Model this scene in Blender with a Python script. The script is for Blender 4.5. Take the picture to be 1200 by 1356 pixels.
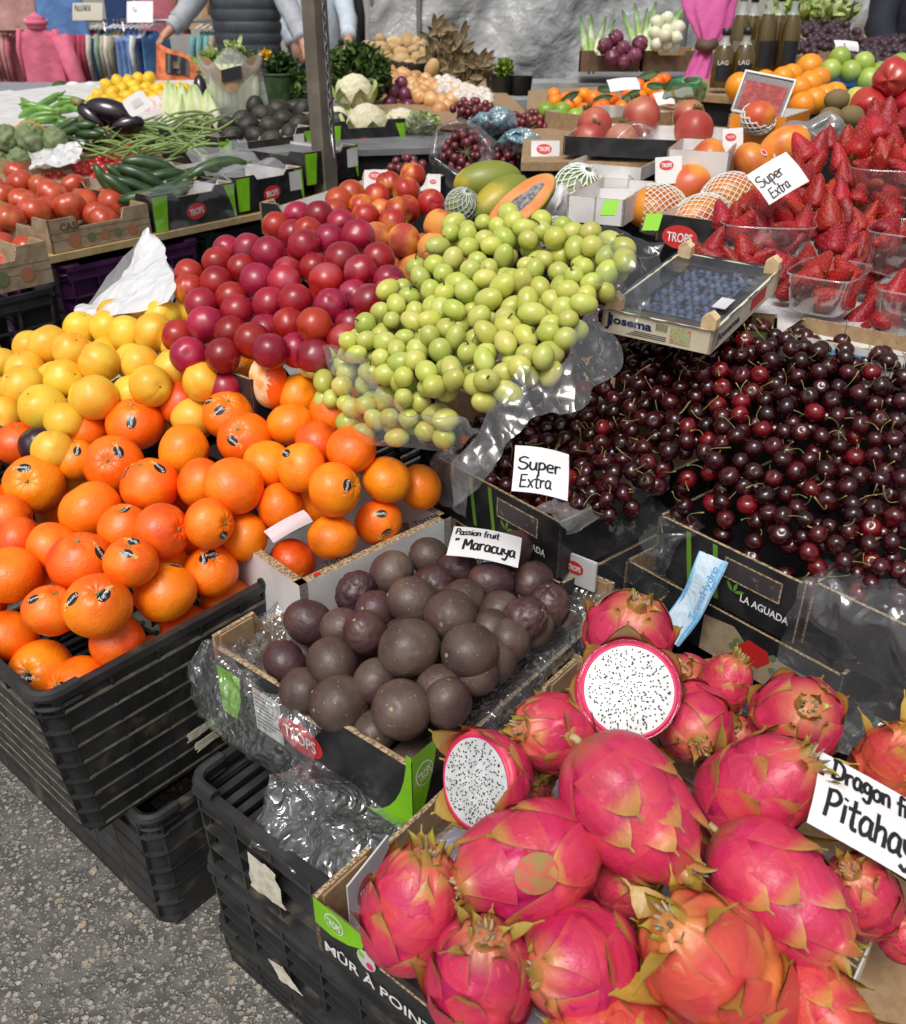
import bpy, math, random
import numpy as np
from mathutils import Vector, Matrix, noise
for o in list(bpy.data.objects): bpy.data.objects.remove(o)
S = bpy.context.scene
C = S.collection
# ---------------------------------------------------------------- camera, sky, sun, exposure
H = 1.25; FP = 1200.0; PITCH = math.radians(29.5)
cd = bpy.data.cameras.new('camera'); cam = bpy.data.objects.new('camera', cd); C.objects.link(cam)
cam.location = (0, 0, H); cam.rotation_euler = (math.pi/2 - PITCH, 0, 0)
cd.sensor_fit = 'HORIZONTAL'; cd.sensor_width = 36; cd.lens = 36; cd.clip_start = .05; cd.clip_end = 400
cd.dof.use_dof = True; cd.dof.focus_distance = 1.25; cd.dof.aperture_fstop = 11
S.camera = cam
S.render.resolution_x = 906; S.render.resolution_y = 1024
w = bpy.data.worlds.new('World'); S.world = w; w.use_nodes = True
nt = w.node_tree; bg = nt.nodes['Background']
sky = nt.nodes.new('ShaderNodeTexSky'); sky.sky_type = 'NISHITA'; sky.sun_disc = False
SUN_EL, SUN_AZ = math.radians(58), math.radians(200)
sky.sun_elevation = SUN_EL; sky.sun_rotation = SUN_AZ; sky.air_density = 1.0; sky.dust_density = 6.0; sky.ozone_density = 1.0
hs = nt.nodes.new('ShaderNodeHueSaturation'); hs.inputs['Saturation'].default_value = .28
nt.links.new(sky.outputs[0], hs.inputs['Color']); nt.links.new(hs.outputs[0], bg.inputs[0]); bg.inputs[1].default_value = .105
sl = bpy.data.lights.new('sun', 'SUN'); sl.energy = 1.6; sl.angle = math.radians(24); sl.color = (1, .96, .9)
so = bpy.data.objects.new('sun', sl); C.objects.link(so)
sd = Vector((math.sin(SUN_AZ)*math.cos(SUN_EL), math.cos(SUN_AZ)*math.cos(SUN_EL), math.sin(SUN_EL)))
so.rotation_euler = sd.to_track_quat('Z', 'Y').to_euler()
S.view_settings.view_transform = 'Standard'; S.view_settings.look = 'None'; S.view_settings.exposure = 0.12; S.view_settings.gamma = 1
S.cycles.use_denoising = True; S.cycles.max_bounces = 8; S.cycles.transparent_max_bounces = 24
S.cycles.caustics_reflective = False; S.cycles.caustics_refractive = False; S.cycles.sample_clamp_indirect = 4
# ---------------------------------------------------------------- where things stand: the sight line through a place in the photo, met with a real height or distance
cp, sp = math.cos(PITCH), math.sin(PITCH)
def dirv(u, v):
    x, y = (u-600)/FP, (v-678)/FP
    return Vector((x, cp-y*sp, -sp-y*cp))
def at(u, v, t): return Vector((0, 0, H)) + dirv(u, v)*t
def atz(u, v, z): d = dirv(u, v); return Vector((0, 0, H)) + d*((z-H)/d.z)
EB = Vector((.63, .777, 0)).normalized(); EA = Vector((EB.y, -EB.x, 0)); EZ = Vector((0, 0, 1))
CR, CU, CB = Vector((1, 0, 0)), Vector((0, sp, cp)), Vector((0, -cp, sp))
def atp(u, v, z0, k, s0):   # met with a heap that climbs k per metre away from the aisle
    d = dirv(u, v); sd_ = d.x*EB.x+d.y*EB.y
    t = (z0-k*s0-H)/(d.z-k*sd_); return Vector((0, 0, H))+d*t
def depth(p): return p.y*cp - (p.z-H)*sp
def px(p):
    t = depth(p); return 600+FP*p.x/t, 678-FP*((p.y*sp+(p.z-H)*cp)/t), t
# ---------------------------------------------------------------- materials
MT = {}
def mat(name, col, rough=.5, col2=None, scale=8, lo=.4, hi=.62, detail=4, bump=None, metal=0, coat=0, sss=0, alpha=1, rnd=0, spots=None, attr=None, trans=0, spec=.5, huer=0, vor=None, coords='Object', tint=None):
    """noise mix of two colours, optional spots (voronoi), bump ((scale,strength,kind)...), per-object value/hue variation, colour attribute blend"""
    if name in MT: return MT[name]
    m = bpy.data.materials.new(name); m.use_nodes = True; t = m.node_tree; N = t.nodes; L = t.links
    b = N['Principled BSDF']; b.inputs['Roughness'].default_value = rough; b.inputs['Metallic'].default_value = metal
    b.inputs['Specular IOR Level'].default_value = spec
    if coat: b.inputs['Coat Weight'].default_value = coat; b.inputs['Coat Roughness'].default_value = .12
    if sss: b.inputs['Subsurface Weight'].default_value = sss; b.inputs['Subsurface Radius'].default_value = (.01, .006, .003); b.inputs['Subsurface Scale'].default_value = 1
    if trans: b.inputs['Transmission Weight'].default_value = trans
    b.inputs['Alpha'].default_value = alpha
    tc = N.new('ShaderNodeTexCoord'); oi = N.new('ShaderNodeObjectInfo')
    off = N.new('ShaderNodeVectorMath'); off.operation = 'MULTIPLY_ADD'
    cb = N.new('ShaderNodeCombineXYZ'); [L.new(oi.outputs['Random'], cb.inputs[i]) for i in range(3)]
    L.new(cb.outputs[0], off.inputs[0]); off.inputs[1].default_value = (37, 53, 71); L.new(tc.outputs[coords], off.inputs[2])
    src = off.outputs[0]
    def rgb(c): n = N.new('ShaderNodeRGB'); n.outputs[0].default_value = (*c[:3], 1); return n.outputs[0]
    def mixc(f, a, c):
        n = N.new('ShaderNodeMix'); n.data_type = 'RGBA'
        if hasattr(f, 'links'): L.new(f, n.inputs[0])
        else: n.inputs[0].default_value = f
        L.new(a, n.inputs[6]); L.new(c, n.inputs[7]); return n.outputs[2]
    def noi(sc, de=4, dist=0):
        n = N.new('ShaderNodeTexNoise'); n.inputs['Scale'].default_value = sc; n.inputs['Detail'].default_value = de; n.inputs['Distortion'].default_value = dist
        L.new(src, n.inputs['Vector']); return n.outputs['Fac']
    def ramp(f, a, c):
        n = N.new('ShaderNodeMapRange'); n.inputs[1].default_value = a; n.inputs[2].default_value = c; n.interpolation_type = 'SMOOTHSTEP'; L.new(f, n.inputs[0]); return n.outputs[0]
    c = rgb(col)
    if col2: c = mixc(ramp(noi(scale, detail), lo, hi), c, rgb(col2))
    if tint: c = mixc(ramp(noi(tint[1], 2), tint[2], tint[3]), c, rgb(tint[0]))
    if spots:   # (colour, scale, radius)
        v = N.new('ShaderNodeTexVoronoi'); v.inputs['Scale'].default_value = spots[1]; L.new(src, v.inputs['Vector'])
        c = mixc(ramp(v.outputs['Distance'], spots[2], spots[2]*.5), c, rgb(spots[0]))
    if attr:    # colour attribute 'tone' red channel blends towards attr colours
        a = N.new('ShaderNodeAttribute'); a.attribute_name = 'tone'; sx = N.new('ShaderNodeSeparateColor'); L.new(a.outputs['Color'], sx.inputs[0])
        c = mixc(sx.outputs[0], c, rgb(attr[0]))
        if len(attr) > 1: c = mixc(sx.outputs[1], c, rgb(attr[1]))
        if len(attr) > 2: c = mixc(sx.outputs[2], c, rgb(attr[2]))
    if rnd or huer:
        h = N.new('ShaderNodeHueSaturation'); L.new(c, h.inputs['Color'])
        mr = N.new('ShaderNodeMapRange'); mr.inputs[3].default_value = 1-rnd; mr.inputs[4].default_value = 1+rnd; L.new(oi.outputs['Random'], mr.inputs[0]); L.new(mr.outputs[0], h.inputs['Value'])
        if huer:
            mm = N.new('ShaderNodeMath'); mm.operation = 'MULTIPLY'; mm.inputs[1].default_value = 7.31; fr = N.new('ShaderNodeMath'); fr.operation = 'FRACT'
            L.new(oi.outputs['Random'], mm.inputs[0]); L.new(mm.outputs[0], fr.inputs[0])
            m2 = N.new('ShaderNodeMapRange'); m2.inputs[3].default_value = .5-huer; m2.inputs[4].default_value = .5+huer; L.new(fr.outputs[0], m2.inputs[0]); L.new(m2.outputs[0], h.inputs['Hue'])
        c = h.outputs[0]
    L.new(c, b.inputs['Base Color'])
    if bump:
        prev = None
        for (sc, st, kind) in bump:
            bn = N.new('ShaderNodeBump'); bn.inputs['Strength'].default_value = st; bn.inputs['Distance'].default_value = .3/sc
            if kind == 'v':
                v = N.new('ShaderNodeTexVoronoi'); v.inputs['Scale'].default_value = sc; L.new(src, v.inputs['Vector']); hh = v.outputs['Distance']
            elif kind == 's':
                v = N.new('ShaderNodeTexVoronoi'); v.feature = 'SMOOTH_F1'; v.inputs['Scale'].default_value = sc; L.new(src, v.inputs['Vector']); hh = v.outputs['Distance']
            else: hh = noi(sc, 5, .4)
            L.new(hh, bn.inputs['Height'])
            if prev: L.new(prev, bn.inputs['Normal'])
            prev = bn.outputs[0]
        L.new(prev, b.inputs['Normal'])
    MT[name] = m; return m
def film(name, col=(.85, .88, .9), milky=.05, edge=.5, rough=.12, bs=60, bst=.6, gl=.1):
    """clear plastic film: see-through, glossy, a little milky, wrinkled"""
    if name in MT: return MT[name]
    m = bpy.data.materials.new(name); m.use_nodes = True; t = m.node_tree; N = t.nodes; L = t.links
    N.remove(N['Principled BSDF']); out = N['Material Output']
    tc = N.new('ShaderNodeTexCoord'); nw = N.new('ShaderNodeTexNoise'); nw.inputs['Scale'].default_value = bs*.5; L.new(tc.outputs['Object'], nw.inputs['Vector']); nx = N.new('ShaderNodeMix'); nx.data_type = 'VECTOR'; nx.inputs[0].default_value = .06; L.new(tc.outputs['Object'], nx.inputs[4]); L.new(nw.outputs['Color'], nx.inputs[5])
    mpv = N.new('ShaderNodeMapping'); mpv.inputs['Rotation'].default_value = (.5, .8, .3); mpv.inputs['Scale'].default_value = (1, 1, .35); L.new(nx.outputs[1], mpv.inputs[0]); no = N.new('ShaderNodeTexVoronoi'); no.inputs['Scale'].default_value = bs*1.6; L.new(mpv.outputs[0], no.inputs['Vector'])
    bn = N.new('ShaderNodeBump'); bn.inputs['Strength'].default_value = bst; bn.inputs['Distance'].default_value = .006; L.new(no.outputs['Distance'], bn.inputs['Height'])
    tr = N.new('ShaderNodeBsdfTransparent'); tr.inputs[0].default_value = (.96, .97, .98, 1)
    g = N.new('ShaderNodeBsdfGlossy'); g.inputs['Roughness'].default_value = rough; g.inputs['Color'].default_value = (1, 1, 1, 1); L.new(bn.outputs[0], g.inputs['Normal'])
    d = N.new('ShaderNodeBsdfDiffuse'); d.inputs[0].default_value = (*col, 1); L.new(bn.outputs[0], d.inputs['Normal'])
    lw = N.new('ShaderNodeLayerWeight'); lw.inputs[0].default_value = .35; L.new(bn.outputs[0], lw.inputs['Normal'])
    mr = N.new('ShaderNodeMapRange'); mr.inputs[3].default_value = gl; mr.inputs[4].default_value = edge; L.new(lw.outputs['Facing'], mr.inputs[0])
    m1 = N.new('ShaderNodeMixShader'); m1.inputs[0].default_value = milky; L.new(tr.outputs[0], m1.inputs[1]); L.new(d.outputs[0], m1.inputs[2])
    m2 = N.new('ShaderNodeMixShader'); L.new(mr.outputs[0], m2.inputs[0]); L.new(m1.outputs[0], m2.inputs[1]); L.new(g.outputs[0], m2.inputs[2])
    L.new(m2.outputs[0], out.inputs[0]); MT[name] = m; return m
# ---------------------------------------------------------------- mesh builder and scene tree
class MB:
    def __init__(s): s.v = []; s.f = []; s.m = []; s.tone = []
    def add(s, vs, fs, m=0, tone=None):
        b = len(s.v); s.v += [tuple(p) for p in vs]; s.f += [tuple(b+i for i in f) for f in fs]; s.m += [m]*len(fs)
        s.tone += list(tone) if tone is not None else [(0, 0, 0)]*len(vs); return s
    def box(s, c, X, Y, Z, m=0):    # centre and three half vectors
        c, X, Y, Z = Vector(c), Vector(X), Vector(Y), Vector(Z)
        p = [c+a*X+b*Y+d*Z for a in (-1, 1) for b in (-1, 1) for d in (-1, 1)]
        return s.add(p, [(0, 1, 3, 2), (4, 6, 7, 5), (0, 4, 5, 1), (2, 3, 7, 6), (0, 2, 6, 4), (1, 5, 7, 3)], m)
    def slab(s, o, X, Y, Z, m=0): o, X, Y, Z = Vector(o), Vector(X), Vector(Y), Vector(Z); return s.box(o+(X+Y+Z)/2, X/2, Y/2, Z/2, m)   # corner and full vectors
    def quad(s, a, b, c, d, m=0): return s.add([a, b, c, d], [(0, 1, 2, 3)], m)
    def tube(s, pts, r, n=8, m=0, flat=1, tone=None, cap=True):
        pts = [Vector(p) for p in pts]; k = len(pts); rs = r if hasattr(r, '__len__') else [r]*k; vs = []; fs = []; tn = []
        up = None
        for i, p in enumerate(pts):
            d = (pts[min(i+1, k-1)]-pts[max(i-1, 0)])
            if d.length < 1e-9: d = Vector((0, 0, 1))
            d.normalize()
            if up is None: up = Vector((0, 0, 1)) if abs(d.z) < .9 else Vector((1, 0, 0))
            a = d.cross(up); a.normalize(); up = a.cross(d)
            for j in range(n):
                q = 2*math.pi*j/n; vs.append(p+(a*math.cos(q)+up*math.sin(q)*flat)*rs[i]); tn.append(tone[i] if tone else (0, 0, 0))
        for i in range(k-1):
            for j in range(n): fs.append((i*n+j, i*n+(j+1) % n, (i+1)*n+(j+1) % n, (i+1)*n+j))
        if cap: fs += [tuple(range(n-1, -1, -1)), tuple((k-1)*n+j for j in range(n))]
        return s.add(vs, fs, m, tn)
    def grid(s, fn, nu, nv, m=0, wrap=False, tone=None):
        vs = []; tn = []
        for i in range(nu+1):
            for j in range(nv if wrap else nv+1):
                vs.append(fn(i/nu, j/nv)); tn.append(tone(i/nu, j/nv) if tone else (0, 0, 0))
        w_ = nv if wrap else nv+1; fs = []
        for i in range(nu):
            for j in range(nv):
                j2 = (j+1) % w_ if wrap else j+1; fs.append((i*w_+j, i*w_+j2, (i+1)*w_+j2, (i+1)*w_+j))
        return s.add(vs, fs, m, tn)
    def ball(s, fn, nu=24, nv=16, m=0, tone=None):  # fn(theta 0..pi, phi) -> point ; closed poles
        vs = [fn(0, 0)]; tn = [tone(0, 0) if tone else (0, 0, 0)]; fs = []
        for i in range(1, nv):
            for j in range(nu):
                a, b = math.pi*i/nv, 2*math.pi*j/nu; vs.append(fn(a, b)); tn.append(tone(a, b) if tone else (0, 0, 0))
        vs.append(fn(math.pi, 0)); tn.append(tone(math.pi, 0) if tone else (0, 0, 0)); e = len(vs)-1
        for j in range(nu): fs.append((0, 1+j, 1+(j+1) % nu)); fs.append((e, 1+(nv-2)*nu+(j+1) % nu, 1+(nv-2)*nu+j))
        for i in range(nv-2):
            for j in range(nu): a = 1+i*nu; fs.append((a+j, a+nu+j, a+nu+(j+1) % nu, a+(j+1) % nu))
        return s.add(vs, fs, m, tn)
    def ell(s, c, rx, ry, rz, M=None, nu=12, nv=8, m=0):
        c = Vector(c); M = M or Matrix.Identity(3)
        return s.ball(lambda a, b: c+M @ Vector((rx*math.sin(a)*math.cos(b), ry*math.sin(a)*math.sin(b), rz*math.cos(a))), nu, nv, m)
    def build(s, name, mats, parent=None, smooth=True, local=False, loc=None):
        if parent is not None and not local:
            o_ = Vector(wloc(parent)); vs = [Vector(p)-o_ for p in s.v]
        elif loc is not None: vs = [Vector(p)-Vector(loc) for p in s.v]
        else: vs = s.v
        me = bpy.data.meshes.new(name); me.from_pydata([tuple(p) for p in vs], [], s.f)
        if not isinstance(mats, (list, tuple)): mats = [mats]
        for m in mats: me.materials.append(m)
        if len(mats) > 1: me.polygons.foreach_set('material_index', s.m)
        if smooth: me.polygons.foreach_set('use_smooth', [True]*len(me.polygons))
        if any(t != (0, 0, 0) for t in s.tone):
            ca = me.color_attributes.new('tone', 'FLOAT_COLOR', 'POINT'); ca.data.foreach_set('color', [x for t in s.tone for x in (*t, 1)])
        me.update()
        if smooth == 'auto':
            try: me.set_sharp_from_angle(angle=math.radians(35))
            except Exception: pass
        o = bpy.data.objects.new(name, me); C.objects.link(o)
        if parent is not None: o.parent = parent
        elif loc is not None: o.location = loc
        return o
def wloc(o):
    p = Vector(o.location)
    while o.parent: o = o.parent; p += Vector(o.location)
    return p
def tag(o, label=None, cat=None, group=None, kind=None):
    if label: o['label'] = label
    if cat: o['category'] = cat
    if group: o['group'] = group
    if kind: o['kind'] = kind
    return o
def thing(name, label, cat, loc=(0, 0, 0), group=None):
    o = bpy.data.objects.new(name, None); C.objects.link(o); o.location = loc; o.empty_display_size = .02; return tag(o, label, cat, group)
USED = set()
def place(proto, loc, rot=None, sc=1, label=None, group=None, name=None):
    """first call moves the prototype itself, later calls copy it with its parts and their sub-parts"""
    if proto.name not in USED: USED.add(proto.name); r = proto
    else:
        r = proto.copy(); C.objects.link(r); r.name = proto.name.split('.')[0]
        for ch in list(proto.children):
            c = ch.copy(); C.objects.link(c); c.parent = r
            for g in list(ch.children): d = g.copy(); C.objects.link(d); d.parent = c
    r.location = loc
    if rot is not None:
        r.rotation_mode = 'QUATERNION'; r.rotation_quaternion = rot if not isinstance(rot, Matrix) else rot.to_quaternion()
    r.scale = (sc,)*3 if not hasattr(sc, '__len__') else sc
    if label: r['label'] = label
    if group: r['group'] = group
    return r
def axes(zdir, roll=0):     # rotation taking local +Z to zdir
    return Vector(zdir).to_track_quat('Z', 'Y') @ Matrix.Rotation(roll, 3, 'Z').to_quaternion()
def camdir(r, u, b): return (CR*r+CU*u+CB*b).normalized()   # image right, image up, towards the viewer
def nth(k): return f"{k}{'th' if 10 <= k % 100 <= 20 else {1: 'st', 2: 'nd', 3: 'rd'}.get(k % 10, 'th')}"
def row_labels(pts, what, where, per):
    """a label for each (u,v): rows counted from the near edge, places from the left"""
    idx = sorted(range(len(pts)), key=lambda i: -pts[i][1]); lab = [None]*len(pts); n = len(pts)
    for ri, r in enumerate([idx[i:i+per] for i in range(0, n, per)]):
        for k, i in enumerate(sorted(r, key=lambda i: pts[i][0])): lab[i] = f"{what}, {nth(k+1)} from left in {nth(ri+1)} row of {where}"
    return lab
def frac(i, a=.618034): return (i*a) % 1.0
def rquat(rg): return Matrix.Rotation(rg.uniform(0, 6.28), 3, 'X').to_quaternion() @ Matrix.Rotation(rg.uniform(0, 6.28), 3, 'Y').to_quaternion() @ Matrix.Rotation(rg.uniform(0, 6.28), 3, 'Z').to_quaternion()
def relax(P, R, it=30, keep=.25, over=.96):
    P = np.array([tuple(p) for p in P]); P0 = P.copy(); R = np.array(R)
    for _ in range(it):
        D = P[:, None]-P[None]; d = np.linalg.norm(D, axis=2)+np.eye(len(P)); need = (R[:, None]+R[None])*over-d
        need[np.eye(len(P), dtype=bool)] = 0; need = np.clip(need, 0, None)
        P = P+(D/d[..., None]*need[..., None]*.35).sum(1); P = P+(P0-P)*keep*.15
    return [Vector(p) for p in P]
def inpoly(x, y, poly):
    c = False; n = len(poly)
    for i in range(n):
        (x1, y1), (x2, y2) = poly[i], poly[(i+1) % n]
        if (y1 > y) != (y2 > y) and x < (x2-x1)*(y-y1)/(y2-y1)+x1: c = not c
    return c
def deposit(poly, surf, r, n, seed, floor=2.2, tries=10, pre=()):
    """drop n balls into the plan polygon until they reach the height surf(x, y)"""
    rg = random.Random(seed); xs = [p[0] for p in poly]; ys = [p[1] for p in poly]; A = np.zeros((len(pre)+n+1, 4)); k = 0
    for (p, rr) in pre: A[k] = (p[0], p[1], p[2], rr); k += 1
    k0 = k; fails = 0
    while k-k0 < n and fails < 400:
        best = None; rr = r*rg.uniform(.92, 1.08)
        for _ in range(tries):
            x, y = rg.uniform(min(xs), max(xs)), rg.uniform(min(ys), max(ys))
            if not inpoly(x, y, poly): continue
            z = surf(x, y)-floor*2*r
            if k:
                B = A[:k]; d2 = (B[:, 0]-x)**2+(B[:, 1]-y)**2; s2 = (B[:, 3]+rr)**2*.84; mk = d2 < s2
                if mk.any(): z = max(z, (B[mk, 2]+np.sqrt(s2[mk]-d2[mk])).max())
            if z <= surf(x, y) and (best is None or surf(x, y)-z > best[0]): best = (surf(x, y)-z, x, y, z)
        if best is None: fails += 1; continue
        fails = 0; A[k] = (best[1], best[2], best[3], rr); k += 1
    return [(Vector(a[:3]), a[3]) for a in A[k0:k]]
def seen(balls, block=(), w_=1200, h_=1356, step=2):
    """how many sample dots of each ball the viewpoint of the photo can see past the others"""
    W, Hh = w_//step, h_//step; Z = np.full((Hh, W), 1e9); I = np.full((Hh, W), -1)
    for i, (p, r) in list(enumerate(balls))+[(-2-j, b) for j, b in enumerate(block)]:
        u, v, t = px(p)
        if t < .2: continue
        rp = FP*r/t/step; u /= step; v /= step
        x0, x1, y0, y1 = max(0, int(u-rp)), min(W, int(u+rp)+2), max(0, int(v-rp)), min(Hh, int(v+rp)+2)
        if x0 >= x1 or y0 >= y1: continue
        yy, xx = np.mgrid[y0:y1, x0:x1]; q = 1-((xx-u)**2+(yy-v)**2)/rp**2; z = np.where(q > 0, t-r*np.sqrt(np.clip(q, 0, 1)), 1e9)
        sub = Z[y0:y1, x0:x1]; mk = z < sub; sub[mk] = z[mk]; I[y0:y1, x0:x1][mk] = i
    c = np.bincount(I[I >= 0], minlength=len(balls)); return c
# ---------------------------------------------------------------- writing and flat prints
def text_mesh(name, s, h, m, O, X, Y, parent, shear=0, bold=0, off=.0009, width=None, arc=0, center=False):
    """printed letters of cap height h laid on the panel through O with reading direction X and up direction Y"""
    cu = bpy.data.curves.new(name, 'FONT'); cu.body = s; cu.size = h*1.38; cu.shear = shear; cu.offset = bold; cu.resolution_u = 3
    if center: cu.align_x = 'CENTER'
    tmp = bpy.data.objects.new('tmp', cu); C.objects.link(tmp); bpy.context.view_layer.update()
    me = bpy.data.meshes.new_from_object(tmp.evaluated_get(bpy.context.evaluated_depsgraph_get())); bpy.data.objects.remove(tmp)
    X = Vector(X).normalized(); Y = Vector(Y); Y = (Y-X*Y.dot(X)).normalized(); Nn = X.cross(Y); wd = max((v.co.x for v in me.vertices), default=1); k = (width/wd) if width else 1
    o_ = Vector(O)-wloc(parent)
    for v in me.vertices:
        x, y = v.co.x*k, v.co.y
        v.co = o_+X*x+Y*y+Nn*off
    me.name = name; me.materials.clear(); me.materials.append(m); o = bpy.data.objects.new(name, me); C.objects.link(o); o.parent = parent; return o
def patch(name, pts, m, O, X, Y, parent, off=.0006, fn=None):
    """flat print: outline pts in metres on the panel (O, X, Y)"""
    X = Vector(X).normalized(); Y = Vector(Y); Y = (Y-X*Y.dot(X)).normalized(); Nn = X.cross(Y); b = MB()
    b.add([Vector(O)+X*p[0]+Y*p[1]+Nn*off for p in pts], [tuple(range(len(pts)))]); return b.build(name, m, parent, smooth=False)
def ovalp(cx, cy, a, b, n=28, tilt=0):
    return [(cx+a*math.cos(q)*math.cos(tilt)-b*math.sin(q)*math.sin(tilt), cy+a*math.cos(q)*math.sin(tilt)+b*math.sin(q)*math.cos(tilt)) for q in [2*math.pi*i/n for i in range(n)]]
GL = {  # hand lettering, x 0..1, y 0 base .. 1 cap, -.4 tails ; each letter: (advance, strokes)
'S': (.8, [[(.68, .9), (.4, 1), (.1, .85), (.12, .6), (.45, .5), (.66, .32), (.55, .05), (.25, -.02), (.02, .12)]]),
'u': (.62, [[(.05, .6), (.03, .2), (.2, 0), (.42, .15), (.48, .6)], [(.48, .6), (.48, .1), (.56, 0)]]),
'U': (.62, [[(.05, .7), (.03, .2), (.2, 0), (.42, .15), (.5, .7)]]),
'p': (.6, [[(.08, .6), (.05, -.4)], [(.06, .45), (.25, .62), (.48, .45), (.4, .12), (.08, .1)]]),
'e': (.58, [[(.08, .3), (.45, .36), (.4, .58), (.2, .6), (.04, .35), (.15, .04), (.48, .06)]]),
'r': (.5, [[(.06, .6), (.08, 0)], [(.08, .38), (.22, .58), (.42, .56)]]),
'E': (.7, [[(.1, 1), (.05, 0)], [(.05, .98), (.6, 1)], [(.08, .52), (.5, .55)], [(.05, 0), (.6, .04)]]),
'x': (.6, [[(.05, .6), (.48, 0)], [(.48, .62), (.05, -.02)]]),
't': (.5, [[(.22, 1), (.2, .1), (.4, 0)], [(.0, .65), (.45, .68)]]),
'a': (.62, [[(.45, .55), (.2, .62), (.03, .3), (.15, 0), (.42, .15), (.46, .55)], [(.46, .58), (.46, .1), (.58, 0)]]),
'P': (.68, [[(.12, 1), (.08, 0)], [(.1, .95), (.4, 1.02), (.58, .78), (.4, .5), (.1, .45)]]),
's': (.5, [[(.4, .55), (.18, .62), (.1, .42), (.36, .25), (.3, .02), (.04, .04)]]),
'i': (.3, [[(.12, .6), (.12, 0)], [(.12, .84), (.13, .86)]]),
'o': (.6, [[(.28, .6), (.05, .4), (.08, .08), (.3, 0), (.5, .2), (.46, .52), (.26, .6)]]),
'n': (.6, [[(.06, .6), (.07, 0)], [(.07, .4), (.25, .6), (.43, .5), (.45, 0)]]),
'f': (.45, [[(.42, .95), (.25, 1), (.18, .8), (.16, -.05)], [(0, .55), (.38, .58)]]),
'M': (.9, [[(.06, 0), (.12, 1), (.4, .35), (.7, 1), (.78, 0)]]),
'c': (.52, [[(.44, .52), (.2, .62), (.04, .3), (.18, 0), (.46, .06)]]),
'y': (.58, [[(.05, .6), (.08, .3), (.25, .18), (.45, .3)], [(.48, .6), (.42, 0), (.25, -.38), (.02, -.3)]]),
'D': (.82, [[(.15, 1), (.08, 0)], [(.0, .98), (.4, 1), (.7, .7), (.62, .2), (.3, 0), (.0, .0)]]),
'g': (.6, [[(.44, .55), (.2, .62), (.05, .35), (.18, .1), (.42, .2), (.46, .55)], [(.46, .6), (.46, -.2), (.28, -.42), (.05, -.3)]]),
'h': (.6, [[(.08, 1), (.07, 0)], [(.07, .4), (.25, .6), (.43, .5), (.45, 0)]]),
'T': (.66, [[(.3, 1), (.28, 0)], [(.0, .98), (.6, 1)]]),
'\'': (.2, [[(.1, 1.05), (.06, .85)]]), '"': (.4, [[(.08, 1.02), (.04, .82)], [(.26, 1.04), (.22, .84)]]), ' ': (.4, []),
'k': (.55, [[(.06, 1), (.06, 0)], [(.42, .6), (.08, .28), (.45, 0)]]),
'A': (.75, [[(.02, 0), (.33, 1), (.66, 0)], [(.14, .35), (.54, .35)]]), 'L': (.6, [[(.08, 1), (.06, 0), (.52, .02)]]), 'V': (.7, [[(0, 1), (.3, 0), (.62, 1)]]), 'R': (.7, [[(.1, 1), (.08, 0)], [(.1, .97), (.42, 1), (.55, .75), (.38, .52), (.1, .48)], [(.3, .5), (.6, 0)]]), 'O': (.75, [[(.35, 1), (.06, .7), (.06, .25), (.35, 0), (.62, .25), (.62, .72), (.35, 1)]]),
}
def smooth_line(p, k=5):
    if len(p) < 3: return p
    q = [p[0]]+list(p)+[p[-1]]; out = []
    for i in range(1, len(q)-2):
        a, b, c, d = [Vector((*x, 0)) for x in (q[i-1], q[i], q[i+1], q[i+2])]
        for j in range(k):
            t = j/k; v = .5*((2*b)+(c-a)*t+(2*a-5*b+4*c-d)*t*t+(3*b-a-3*c+d)*t**3); out.append((v.x, v.y))
    out.append(p[-1]); return out
def handwrite(s, h, x0, y0, rise=0, sx=.8, w_=.11, seed=0):
    """list of ribbon outlines (quads) in panel metres"""
    rg = random.Random(seed); qs = []; x = x0; y = y0
    for ch in s:
        adv, st = GL.get(ch, (.4, [])); jy = rg.uniform(-.05, .05)
        for line in st:
            L_ = smooth_line(line); L_ = [((1-k/4)*L_[i][0]+k/4*L_[i+1][0], (1-k/4)*L_[i][1]+k/4*L_[i+1][1]) for i in range(len(L_)-1) for k in range(4)]+[L_[-1]] if len(L_) < 6 else L_; L_ = [(x+a*h*sx, y+rise*(x-x0)+(b+jy)*h) for a, b in L_]
            for i in range(len(L_)-1):
                (ax, ay), (bx, by) = L_[i], L_[i+1]; dx, dy = bx-ax, by-ay; l = math.hypot(dx, dy) or 1e-6; e = w_*h*.5*rg.uniform(.85, 1.1); nx, ny = -dy/l*e, dx/l*e; ex, ey = dx/l*e*.5, dy/l*e*.5
                qs.append([(ax-nx-ex, ay-ny-ey), (bx-nx+ex, by-ny+ey), (bx+nx+ex, by+ny+ey), (ax+nx-ex, ay+ny-ey)])
        x += adv*h*sx
    return qs
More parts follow.
